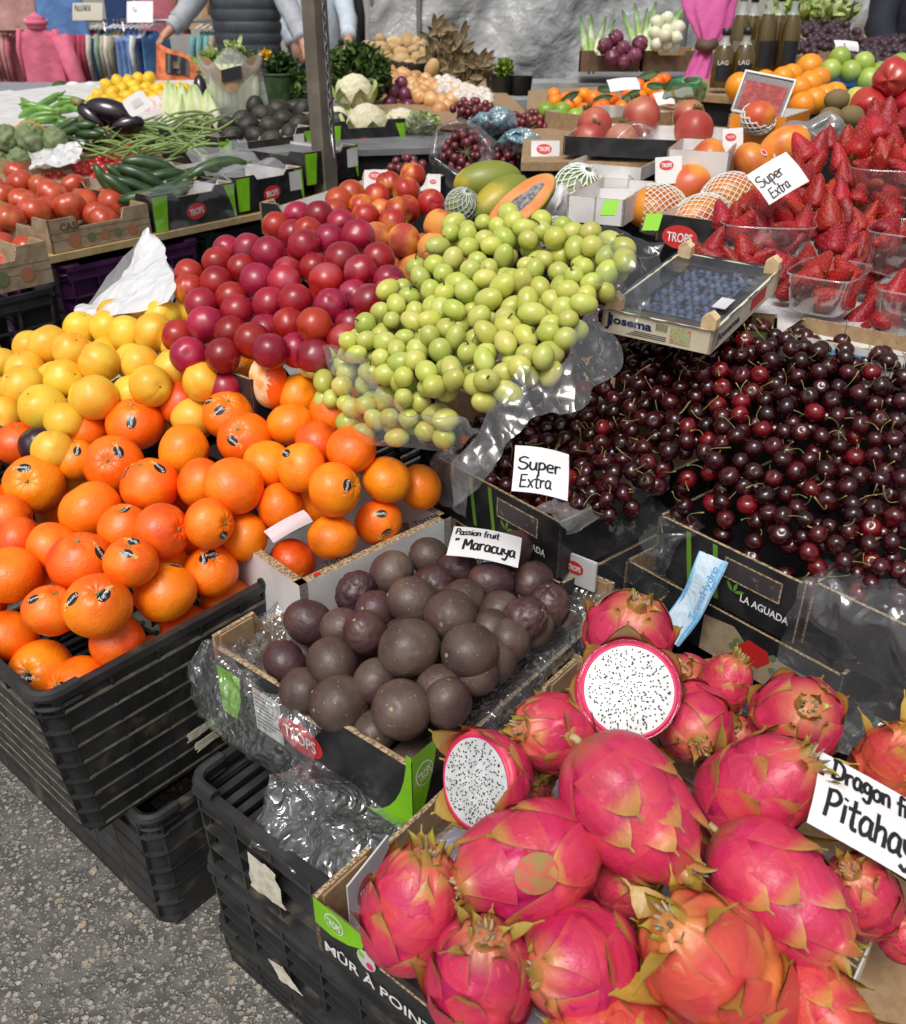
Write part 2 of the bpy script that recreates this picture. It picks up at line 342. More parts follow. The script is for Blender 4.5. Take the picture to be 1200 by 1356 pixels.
def card(name, label, O, X, Y, wd, ht, lines, curl=.004, skew=0, ink=None, cat='price card', rag=.003, paper=None):
    """paper card with hand lettering: O lower left corner"""
    X = Vector(X).normalized(); Y = Vector(Y); Y = (Y-X*Y.dot(X)).normalized(); Nn = X.cross(Y); rg = random.Random(name)
    t = thing(name, label, cat, O); off = [rg.uniform(-rag, rag) for _ in range(4)]
    def f(x, y, e=0): return Vector(O)+X*x+Y*(y+skew*x)+Nn*(curl*math.sin(math.pi*x/wd)+curl*.7*math.sin(y/ht*4)+e)
    b = MB(); b.grid(lambda i, j: f(i*wd+off[0]*(1-j), j*ht+off[1]*i), 14, 10); b.grid(lambda i, j: f(i*wd+off[0]*(1-j), j*ht+off[1]*i, -.0005), 14, 10)
    b.build('paper', paper or MT['paper'], t)
    k = MB(); nq = 0
    for (s, h, x0, y0, rise, sx, w2) in lines:
        for q in handwrite(s, h, x0, y0, rise, sx, w2, nq):
            k.add([f(a, c, .0006+nq % 7*.00004) for a, c in q], [(0, 1, 2, 3)]); nq += 1
    if nq: k.build('handwriting', ink or MT['ink'], t, smooth=False)
    return t
def sheet(pts, sub=5, amp=.004, fr=18, seed=0, mb=None, m=0):
    """crumpled sheet through a grid of control points"""
    nu, nv = len(pts), len(pts[0]); b = mb or MB(); P_ = [[Vector(p) for p in r] for r in pts]
    def cr(a, b_, c, d, t): return .5*((2*b_)+(c-a)*t+(2*a-5*b_+4*c-d)*t*t+(3*b_-a-3*c+d)*t**3)
    def ev(u, v):
        x, y = u*(nu-1), v*(nv-1); i, j = min(int(x), nu-2), min(int(y), nv-2); fx, fy = x-i, y-j; row = []
        for a in (-1, 0, 1, 2):
            r = P_[min(max(i+a, 0), nu-1)]; row.append(cr(*[r[min(max(j+c, 0), nv-1)] for c in (-1, 0, 1, 2)], fy))
        p = cr(*row, fx); q = p*fr+Vector((seed*7.1, seed*3.3, seed))
        n1 = noise.turbulence_vector(q, 2, True, amplitude_scale=.45)
        return p+(Vector(n1)-Vector((.5, .5, .5)))*amp*2
    b.grid(ev, (nu-1)*sub, (nv-1)*sub, m); return b
# ================================================================ materials
mat('paper', (.8, .79, .8), .6, bump=[(60, .15, 'n')]); mat('ink', (.012, .012, .016), .5)
mat('asphalt', (.085, .08, .075), .85, (.14, .132, .122), 30, bump=[(90, .6, 's'), (400, .4, 'n')])
def asphalt():
    m = MT['asphalt']; t = m.node_tree; N = t.nodes; L = t.links; b = N['Principled BSDF']; base = b.inputs['Base Color'].links[0].from_socket
    tc = N.new('ShaderNodeTexCoord'); cur = base; prev = None
    wn = N.new('ShaderNodeTexNoise'); wn.inputs['Scale'].default_value = 90; L.new(tc.outputs['Object'], wn.inputs['Vector'])
    wm = N.new('ShaderNodeMix'); wm.data_type = 'VECTOR'; wm.inputs[0].default_value = .008; L.new(tc.outputs['Object'], wm.inputs[4]); L.new(wn.outputs['Color'], wm.inputs[5])
    for sc, th, rad, ca, cb_ in ((95, .42, .5, (.42, .39, .33, 1), (.2, .185, .16, 1)), (210, .38, .5, (.36, .34, .3, 1), (.16, .15, .14, 1)), (60, .955, .5, (.42, .36, .27, 1), (.3, .24, .17, 1))):
        v = N.new('ShaderNodeTexVoronoi'); v.inputs['Scale'].default_value = sc; L.new(wm.outputs[1], v.inputs['Vector'])
        s_ = N.new('ShaderNodeSeparateColor'); L.new(v.outputs['Color'], s_.inputs[0])
        g = N.new('ShaderNodeMath'); g.operation = 'GREATER_THAN'; g.inputs[1].default_value = th; L.new(s_.outputs[0], g.inputs[0])
        q = N.new('ShaderNodeMapRange'); q.inputs[1].default_value = rad; q.inputs[2].default_value = rad-.12; L.new(v.outputs['Distance'], q.inputs[0])
        mu = N.new('ShaderNodeMath'); mu.operation = 'MULTIPLY'; L.new(g.outputs[0], mu.inputs[0]); L.new(q.outputs[0], mu.inputs[1])
        cm = N.new('ShaderNodeMix'); cm.data_type = 'RGBA'; cm.inputs[6].default_value = ca; cm.inputs[7].default_value = cb_; L.new(s_.outputs[1], cm.inputs[0])
        mx = N.new('ShaderNodeMix'); mx.data_type = 'RGBA'; L.new(mu.outputs[0], mx.inputs[0]); L.new(cur, mx.inputs[6]); L.new(cm.outputs[2], mx.inputs[7]); cur = mx.outputs[2]
        bn = N.new('ShaderNodeBump'); bn.inputs['Strength'].default_value = .7; bn.inputs['Distance'].default_value = .004; L.new(mu.outputs[0], bn.inputs['Height'])
        src = prev or b.inputs['Normal'].links[0].from_socket; L.new(src, bn.inputs['Normal']); prev = bn.outputs[0]
    L.new(cur, b.inputs['Base Color']); L.new(prev, b.inputs['Normal'])
asphalt()
mat('mandarin', (.95, .19, .003), .42, (.98, .27, .005), 22, .4, .7, bump=[(420, .5, 'v'), (60, .25, 'n')], coat=.18, rnd=.06, huer=.012, tint=((.9, .12, .003), 9, .55, .75), sss=.03)
mat('mandarin_red', (.76, .075, .004), .38, (.85, .13, .005), 20, bump=[(420, .5, 'v'), (60, .25, 'n')], coat=.18, rnd=.05)
mat('pith', (.86, .62, .36), .7, (.9, .35, .08), 60, bump=[(160, .5, 'n')])
mat('calyx', (.16, .2, .04), .7, (.35, .3, .12), 200); mat('stem', (.3, .24, .09), .6, (.16, .2, .05), 60); mat('stem_brown', (.16, .1, .045), .7, (.1, .12, .03), 60)
mat('sticker_black', (.012, .012, .012), .3, coat=.3); mat('white', (.82, .82, .8), .5); mat('sticker_gold', (.8, .5, .08), .4, (.75, .12, .04), 300); mat('sticker_pink', (.7, .03, .13), .4)
mat('yellow_plum', (.82, .55, .05), .42, (.86, .43, .02), 16, .42, .66, bump=[(60, .06, 'n')], coat=.12, rnd=.06, huer=.012, spots=((.45, .25, .04), 55, .09), tint=((.66, .44, .03), 10, .55, .8))
mat('red_plum', (.26, .006, .022), .33, (.38, .012, .026), 14, .4, .66, bump=[(30, .05, 'n')], coat=.25, rnd=.22, huer=.012, spots=((.5, .14, .12), 160, .1), tint=((.38, .08, .11), 12, .54, .8))
mat('nectarine', (.4, .025, .012), .36, (.75, .28, .03), 13, .5, .72, coat=.25, rnd=.12, huer=.01, spots=((.7, .3, .1), 180, .08))
mat('peach', (.72, .3, .06), .75, (.4, .05, .03), 12, .42, .6, rnd=.08)
mat('grape', (.47, .52, .1), .34, (.58, .57, .18), 30, .4, .7, coat=.2, rnd=.14, huer=.018, sss=.75, bump=[(60, .08, 'n')], tint=((.62, .52, .16), 40, .6, .8))
_g = MT['grape'].node_tree.nodes['Principled BSDF']; _g.inputs['Subsurface Radius'].default_value = (.010, .011, .003)
mat('red_grape', (.1, .012, .02), .32, (.2, .03, .04), 40, coat=.3, rnd=.3)
mat('cherry', (.022, .002, .004), .2, (.05, .004, .006), 40, .4, .7, coat=.4, rnd=.6, tint=((.1, .004, .008), 25, .55, .8))
mat('cherry_red', (.17, .004, .008), .16, (.08, .003, .006), 40, .4, .7, coat=.5, rnd=.3)
mat('passion', (.115, .078, .06), .5, (.07, .042, .038), 17, .38, .66, bump=[(45, .3, 'n'), (220, .25, 'n')], coat=.08, rnd=.18, huer=.01, spots=((.4, .32, .22), 120, .12), tint=((.075, .03, .035), 10, .48, .7))
mat('passion_purple', (.055, .024, .028), .45, (.1, .05, .045), 14, bump=[(45, .4, 'n'), (200, .25, 'n')], coat=.12, rnd=.12, spots=((.2, .14, .12), 80, .09))
mat('dragon', (.56, .022, .1), .42, (.6, .05, .085), 15, .42, .66, bump=[(28, .45, 'n'), (160, .2, 'n')], coat=.12, rnd=.05, attr=((.16, .27, .03), (.5, .44, .06), (.62, .07, .06)), spots=((.75, .2, .24), 70, .05), tint=((.42, .008, .09), 12, .5, .72))
mat('dragon_orange', (.6, .06, .055), .42, (.58, .03, .075), 14, .44, .66, bump=[(28, .45, 'n'), (160, .2, 'n')], coat=.12, rnd=.04, attr=((.2, .28, .035), (.6, .46, .06), (.64, .14, .05)), tint=((.68, .22, .06), 11, .54, .72))
mat('dry', (.45, .36, .22), .8, (.2, .14, .07), 90, bump=[(120, .5, 'n')]); mat('dry_green', (.3, .27, .1), .7, (.5, .4, .2), 60)
mat('scar', (.3, .2, .06), .8, (.55, .09, .08), 70)
mat('dragon_flesh', (.66, .68, .68), .35, (.56, .59, .6), 60, bump=[(90, .25, 'n')], coat=.2, sss=.1); mat('seed', (.012, .01, .01), .4); mat('dragon_rim', (.68, .02, .12), .4)
mat('strawberry', (.3, .004, .01), .5, (.42, .012, .01), 20, .42, .68, bump=[(190, 1, 's')], coat=.03, rnd=.22, huer=.006, tint=((.2, .003, .008), 30, .5, .75)); mat('achene', (.62, .36, .08), .5)
mat('leaf', (.06, .12, .02), .55, (.1, .18, .035), 30, rnd=.2); mat('leaf_dark', (.02, .055, .012), .55, (.05, .1, .02), 30, rnd=.3); mat('leaf_pale', (.3, .42, .1), .5, (.55, .6, .3), 20, rnd=.12)
mat('plastic_black', (.022, .022, .023), .42, (.05, .05, .052), 14, .45, .75, bump=[(220, .12, 'n')], tint=((.13, .115, .085), 20, .56, .82))
mat('plastic_dusty', (.11, .1, .08), .7, (.25, .22, .17), 50, .35, .7, bump=[(200, .15, 'n')])
mat('plastic_purple', (.045, .008, .055), .45, (.07, .02, .08), 14); mat('plastic_blue', (.02, .12, .4), .45); mat('plastic_green', (.01, .22, .06), .4)
mat('cardboard', (.36, .24, .13), .85, (.3, .19, .1), 60, bump=[(300, .2, 'n')]); mat('flute', (.5, .38, .23), .85, (.2, .13, .07), 300, .45, .55)
mat('card_black', (.014, .014, .016), .38, (.03, .03, .032), 30, coat=.08, bump=[(40, .06, 'n')]); mat('card_white', (.74, .73, .72), .5, (.62, .6, .6), 12, bump=[(30, .05, 'n')])
mat('card_cream', (.74, .68, .52), .55, (.66, .6, .45), 25); mat('lime', (.25, .62, .012), .45, (.2, .52, .012), 20); mat('logo_red', (.62, .035, .04), .45); mat('navy', (.01, .03, .12), .5); mat('sky_print', (.1, .4, .72), .5); mat('red_print', (.55, .02, .02), .5); mat('orange_card', (.8, .27, .015), .5)
mat('wood', (.5, .36, .18), .75, (.42, .28, .12), 20); mat('pine', (.78, .6, .36), .7, (.68, .48, .26), 70, bump=[(160, .2, 'n')]); mat('woodprint', (.38, .29, .19), .7, (.28, .2, .12), 34, bump=[(80, .1, 'n')]); mat('brown_print', (.12, .07, .04), .7); mat('tomato_print', (.4, .16, .08), .7); mat('green_print', (.14, .18, .07), .7)
mat('pole', (.13, .11, .09), .6, (.2, .17, .13), 9, .35, .7, bump=[(60, .2, 'n')]); mat('steel', (.5, .5, .5), .3, metal=1); mat('grey_metal', (.16, .165, .17), .5, (.22, .22, .22), 8)
mat('cloth_black', (.01, .01, .011), .9); mat('blueberry', (.09, .12, .22), .65, (.05, .07, .14), 60, rnd=.2)
film('clear_film', milky=.02, edge=.32, bs=25, bst=.35, gl=.05); film('clear_thick', milky=.05, edge=.4, bs=30, bst=.5, gl=.06); film('bag_film', milky=.06, edge=.5, rough=.08, bs=55, bst=.7, gl=.09); film('milky_film', (.8, .8, .8), .2, .4, .2, 25, .4, .08); film('punnet_plastic', (.9, .92, .95), .06, .7, .08, 12, .2, .12)
film('white_bag', (.9, .9, .92), .8, .4, .25, 30, .8, .08); film('blue_bag', (.25, .6, .75), .4, .5, .2, 50, .8, .12); film('backdrop_film', (.42, .43, .45), .82, .35, .22, 6, 1, .1)
# ================================================================ fruit prototypes (local +Z = stem or tip end)
V_ = Vector
def nz(p, f, seed): return noise.noise(Vector(p)*f+Vector((seed*9.7, seed*4.1, seed*2.3)))
def mand_r(a, b, seed=0, R=.045):
    x = Vector((math.sin(a)*math.cos(b), math.sin(a)*math.sin(b), math.cos(a)))
    r = R*(1+.03*nz(x, 1.6, seed)); z = math.cos(a); q = math.sin(a)
    r *= math.sqrt(q*q+(z*.86)**2)
    r -= R*.075*math.exp(-(a/.2)**2)+R*.05*math.exp(-((math.pi-a)/.22)**2)
    r += R*.014*math.cos(9*b+seed)*math.exp(-((a-.33)/.22)**2)+R*.05*math.exp(-((a-.42)/.25)**2)
    return x*r
def mandarin_proto(seed, calyx=True, m='mandarin'):
    o = MB().ball(lambda a, b: mand_r(a, b, seed), 48, 30).build('mandarin', MT[m], None); o['category'] = 'mandarin'
    if calyx:
        c = MB(); zt = mand_r(0, 0, seed).z
        c.ball(lambda a, b: Vector((math.sin(a)*math.cos(b)*(.0032+.0012*math.cos(5*b)), math.sin(a)*math.sin(b)*(.0032+.0012*math.cos(5*b)), zt+.001+.0022*math.cos(a))), 20, 6); c.build('calyx', MT['calyx'], o, local=True)
    return o
def on_surface(o, fn, outline, d, roll, m, name, lift=.0004):
    """print wrapped on a fruit: 2D points (metres) about direction d"""
    d = Vector(d).normalized(); q = axes(d, roll); out = []
    for (x, y) in outline:
        v = (q @ Vector((x, y, fn(d)))).normalized(); out.append(v*(fn(v)+lift))
    return out
def mand_fn(seed):
    def f(v): return mand_r(math.acos(max(-1, min(1, v.z))), math.atan2(v.y, v.x), seed).length
    return f
_TX = {}
def text2d(s, h, shear=.2):
    k = (s, h)
    if k not in _TX:
        cu = bpy.data.curves.new('t', 'FONT'); cu.body = s; cu.size = h*1.4; cu.shear = shear; cu.resolution_u = 2; cu.align_x = 'CENTER'; cu.offset = .0001
        tmp = bpy.data.objects.new('tmp', cu); C.objects.link(tmp); bpy.context.view_layer.update()
        me = bpy.data.meshes.new_from_object(tmp.evaluated_get(bpy.context.evaluated_depsgraph_get())); bpy.data.objects.remove(tmp)
        _TX[k] = ([(v.co.x, v.co.y) for v in me.vertices], [tuple(p.vertices) for p in me.polygons])
    return _TX[k]
def fruit_sticker(o, fn, d, roll, kind='black'):
    e = o; d = Vector(d).normalized(); rings = MB()
    def disc(cx, cy, a, b, m, lift, name, n=20):
        mb = MB(); vs = []; fs = []
        for k in range(5):
            vs += on_surface(o, fn, ovalp(cx, cy, a*(k+.02)/4, b*(k+.02)/4, n), d, roll, None, '', lift)
        for k in range(4):
            for j in range(n): fs.append((k*n+j, k*n+(j+1) % n, (k+1)*n+(j+1) % n, (k+1)*n+j))
        mb.add(vs, fs); return mb.build(name, MT[m], o, local=True)
    if kind == 'black':
        s = disc(0, 0, .0105, .0075, 'sticker_black', .0004, 'sticker')
        vs, fs = text2d('Torres', .0052); mb = MB(); mb.add(on_surface(o, fn, [(x, y-.002) for x, y in vs], d, roll, None, '', .0008), fs); t = mb.build('lettering', MT['white'], s, local=True)
        mb = MB(); mb.grid(lambda i, j: on_surface(o, fn, [(.009+i*.0115, -.0045+j*.008)], d, roll, None, '', .0003)[0], 4, 4); mb.build('label', MT['sticker_gold'], o, local=True)
    else:
        s = disc(0, 0, .0095, .0068, 'white', .0004, 'sticker'); disc(0, 0, .0078, .0052, 'sticker_pink', .0007, 'sticker_print')
def stone_proto(name, m, R, seed, suture=.05, dimple=.12, tip=.0, stretch=1, cat=None):
    def f(a, b):
        x = Vector((math.sin(a)*math.cos(b), math.sin(a)*math.sin(b), math.cos(a)*stretch)); r = R*(1+.03*nz(x, 1.5, seed))
        r -= R*dimple*math.exp(-(a/.3)**2); r += R*tip*math.exp(-((math.pi-a)/.2)**2)
        bb = (b+math.pi) % (2*math.pi)-math.pi; r -= R*suture*math.exp(-(bb/.2)**2)*math.sin(a)
        return x*r
    o = MB().ball(f, 40, 26).build(name, MT[m], None); o['category'] = cat or name
    z = f(0, 0).z; MB().ell((0, 0, z), .0022, .0022, .001, nu=8, nv=5).build('stem_scar', MT['stem_brown'], o, local=True)
    return o
def passion_proto(seed, purple=False, wrinkle=0):
    R = .0375
    def f(a, b):
        x = Vector((math.sin(a)*math.cos(b)*(1+.03*math.sin(seed)), math.sin(a)*math.sin(b), math.cos(a)*(1.16 if purple else 1.09))); r = R*(1+.025*nz(x, 1.4, seed))
        if wrinkle: r -= R*wrinkle*abs(nz(x, 3.2, seed+5))*1.2+R*wrinkle*.5*abs(nz(x, 7, seed+9))
        r -= R*.05*math.exp(-(a/.16)**2); return x*r
    o = MB().ball(f, 48, 32).build('passion_fruit', MT['passion_purple' if purple else 'passion'], None); o['category'] = 'passion fruit'
    z = f(0, 0).z; MB().ball(lambda a, b: Vector((math.sin(a)*math.cos(b)*.0035, math.sin(a)*math.sin(b)*.0035, z+.0015*math.cos(a))), 10, 6).build('stem_scar', MT['dry'], o, local=True)
    return o
def cherry_proto(seed, m='cherry', stem=True, name='cherry', R=.0138):
    def f(a, b):
        x = Vector((math.sin(a)*math.cos(b)*1.04, math.sin(a)*math.sin(b), math.cos(a)*.92)); r = R*(1+.03*nz(x, 1.4, seed))
        r -= R*.2*math.exp(-(a/.32)**2); bb = (b+math.pi) % (2*math.pi)-math.pi; r -= R*.03*math.exp(-(bb/.25)**2)*math.sin(a); return x*r
    o = MB().ball(f, 24, 16).build(name, MT[m], None); o['category'] = 'cherry'
    if stem:
        rg = random.Random(seed*13+1); L = rg.uniform(.025, .042); dx, dy = rg.uniform(-1, 1), rg.uniform(-1, 1); z = f(0, 0).z; pts = []
        for i in range(9):
            t = i/8; pts.append(Vector((dx*t*t*L*.6, dy*t*t*L*.6+.003*math.sin(t*4), z+L*(t-.42*t*t*(abs(dx)+abs(dy))*.7))))
        MB().tube(pts, [.0011, .0006, .00055, .0005, .0005, .00055, .0006, .0009, .0014], 6).build('stem', MT['stem'], o, local=True)
    return o
def strawberry_proto(seed, hull=True):
    rg = random.Random(seed); L = rg.uniform(.029, .037); R = rg.uniform(.025, .029)   # +Z is the pointed tip
    def f(a, b):
        z = math.cos(a); s = math.sin(a); k = (1-z)/2; prof = k**.5*math.sqrt(max(0, 1-max(0, -z)**4))*(.86+.3*k); x = Vector((math.cos(b)*prof*R*(1+.05*math.sin(2*b+seed)), math.sin(b)*prof*R*.86, z*L)); return x*(1+.035*nz(x, 45, seed)+.015*nz(x, 150, seed))
    sb = MB().ball(f, 30, 22); ga_ = 0
    for k in range(95):
        a = math.acos(1-2*(k+.5)/95*.93); ga_ += 2.39996; p = f(a, ga_); n_ = V_((math.cos(ga_), math.sin(ga_), .45)); sb.ell(p*1.004, .0005, .0005, .0009, None, 5, 4, 1)
    o = sb.build('strawberry', [MT['strawberry'], MT['achene']], None); o['category'] = 'strawberry'
    if hull:
        mb = MB()
        for k in range(7):
            q = k*.9; w_ = .0045; l = rg.uniform(.013, .02); d = Vector((math.cos(q), math.sin(q), 0)); e = Vector((-d.y, d.x, 0))
            mb.grid(lambda i, j: Vector((0, 0, -L-.0005))+d*(i*l)+e*((j-.5)*2*w_*math.sin(math.pi*min(1, i*.8+.2))*(1-i*.2)*(1 if i < 1 else .1))+Vector((0, 0, 1))*(-.002+(i**2)*.006), 5, 2)
        mb.build('hull', MT['leaf'], o, local=True)
    return o
def dragon_proto(seed, m='dragon', L=.066, R=.05, rows=4, per=5, curl=.3, crown=True, half=False, scar=False):
    """dragon fruit lying along local Z, crown at +Z; scales overlap towards the crown"""
    rg = random.Random(seed)
    def rad(z):  # z -1..1
        return math.sqrt(max(0, 1-abs(z)**2.25))*(1-.1*z)
    scales = []
    for r in range(rows):
        for k in range(per): scales.append((-.95+r*1.55/rows+rg.uniform(-.06, .06), 2*math.pi*(k+.5*(r % 2)+rg.uniform(-.15, .15))/per, rg.uniform(.75, 1.05), rg.uniform(.85, 1.1)))
    def bump(z, b):
        h = 0
        for (z0, b0, ln, wd) in scales:
            s = (z-z0)/ln
            if -.1 < s < 1.1:
                db = abs((b-b0+math.pi) % (2*math.pi)-math.pi); w_ = .68*wd*math.sqrt(max(0.0, 1-s)) if s > .12 else .68*wd*max(0, s+.1)/.22*.94
                h = max(h, max(0, min(1, (w_-db)/.16))*(.45+.55*max(0, min(1, s+.2)))*max(0, min(1, (1.1-s)/.25)))
        return h
    def body(z, b, off=0):
        p = Vector((math.cos(b), math.sin(b), 0)); q = rad(z)*R*(1+.05*nz(Vector((math.cos(b), math.sin(b), z)), 1.2, seed)); q += off
        return p*q+Vector((0, 0, z*L))
    def f(a, b):
        z = math.cos(a)
        if half and z > 0: return Vector((math.sin(a)*math.cos(b)*R*.985, math.sin(a)*math.sin(b)*R*.985, 0.0))
        return body(z, b, .006*bump(z, b)*min(1, math.sin(a)*2))
    def tone(a, b):
        z = math.cos(a); k = nz(Vector((math.cos(b), math.sin(b), z)), 2, seed+3)
        g = max(0, -z-.72)*1.6; g2 = max(0, z-.7)*1.5; return (min(.6, g), min(.6, g2), min(.45, max(0, k*1.2)))
    o = MB().ball(f, 72, 48, tone=tone).build('dragon_fruit' if not half else 'dragon_fruit_half', MT[m], None); o['category'] = 'dragon fruit'
    for (z0, b0, ln, wd) in scales:
        if half and z0 > -.45: continue
        cz = rg.choice((-.2, .3, 1, 1, 2.2))*curl; mb = MB(); tipout = max(.0012, .002+.012*cz); lean = rg.uniform(-.25, .25)
        def pt(s, c, e=0):
            sz = .30+s*.78; z = z0+sz*ln; zc = min(z, .93); w_ = .8*wd*max(0.0, 1-sz)**.7 if sz < 1 else 0
            w_ = max(w_, .0)*1.0+.015; out = .0035+max(0, s-.42)**1.7*tipout*5.2; ed = abs(c)**2; tz = max(0, z-.93)
            return body(max(-.98, zc), b0+c*w_+lean*max(0, s-.5)*.5, out*(1-.0*ed)-.0022*ed*(1-s)+.002+e)+Vector((0, 0, tz*L*.9))
        mb.grid(lambda i, j: pt(i, j*2-1), 10, 8, tone=lambda i, j: (min(1, max(0, (i-.72)*4.5)) if i > .72 else .0+.25*max(0, abs(j*2-1)-.75)*4*i*.6, max(0, 1-abs(i-.74)*4.5)*.6+max(0, abs(j*2-1)-.8)*1.0*i, .2))
        mb.grid(lambda i, j: pt(i, 1-j*2, -.0012), 10, 8, tone=lambda i, j: (.3+.4*i, .4, 0)); mb.build('scale', MT[m], o, local=True)
    if crown and not half:
        for k in range(6):
            b0 = k*1.05+rg.uniform(-.2, .2); ln = rg.uniform(.012, .03); mb = MB(); sp = rg.uniform(.0, .8)
            def cpt(i, j, e=0):
                r0 = .017+e; w_ = .008*(1-i**1.6)+.0006; d = Vector((math.cos(b0), math.sin(b0), 0)); t_ = Vector((-d.y, d.x, 0)); return d*(r0+sp*i*i*.02-.004*i)+t_*((j*2-1)*w_)+Vector((0, 0, L*.88+ln*i-.006*sp*i*i*2))-d*(.003*(j*2-1)**2)
            mb.grid(lambda i, j: cpt(i, j), 7, 4, tone=lambda i, j: (min(1, i*1.15), .6*(1-i), .2)); mb.grid(lambda i, j: cpt(i, 1-j, -.001), 7, 4, tone=lambda i, j: (i, .5, 0)); mb.build('crown_leaf', MT[m], o, local=True)
        mb = MB()
        for k in range(9):
            q = k*.7; h = rg.uniform(.008, .022); mb.tube([Vector((.006*math.cos(q), .006*math.sin(q), L*.86)), Vector((.007*math.cos(q+.3), .007*math.sin(q), L*.9+h*.5)), Vector((.01*math.cos(q+.5), .01*math.sin(q+.2), L*.9+h))], [.003, .002, .0006], 5)
        mb.build('dried_flower', MT['dry'], o, local=True)
    if not half: MB().tube([Vector((0, 0, -L*.93)), Vector((.002, 0, -L-.004)), Vector((.004, .002, -L-.009))], [.005, .0035, .003], 7).build('stalk', MT['dry_green'], o, local=True)
    if half:
        mb = MB(); mb.grid(lambda i, j: Vector((math.cos(j*2*math.pi), math.sin(j*2*math.pi), 0))*(i*(R-.0026)*.97)+Vector((0, 0, .0008+.0012*math.cos(i*1.5))), 8, 40); mb.build('flesh', MT['dragon_flesh'], o, local=True)
        mb = MB(); mb.grid(lambda i, j: Vector((math.cos(j*2*math.pi), math.sin(j*2*math.pi), 0))*(R*.985-.0035+.0035*i)+Vector((0, 0, .0004+.0012*math.sin(i*3.1))), 4, 48); mb.build('rind_edge', MT['dragon_rim'], o, local=True)
        mb = MB(); n = 330
        for k in range(n):
            r_ = (R-.007)*((k+.5)/n)**.52; q = k*2.39996+rg.uniform(-.35, .35); r_ += rg.uniform(-.0016, .0016); mb.ell((r_*math.cos(q), r_*math.sin(q), .0021), .0012*rg.uniform(.7, 1.15), .0008, .0006, Matrix.Rotation(q, 3, 'Z'), 6, 4)
        tag(mb.build('seeds', MT['seed'], o, local=True), kind='stuff')
    if scar: MB().grid(lambda i, j: body(.1+.28*math.sin(j*6.283)*i, .12+.33*math.cos(j*6.283)*i, .0075-.001*i), 6, 20).build('scar', MT['scar'], o, local=True)
    return o
def grape_mesh(R=.0155, st=1.15, nu=20, nv=14):
    me_o = MB().ball(lambda a, b: Vector((R*math.sin(a)*math.cos(b), R*math.sin(a)*math.sin(b), R*st*math.cos(a))), nu, nv)
    return me_o
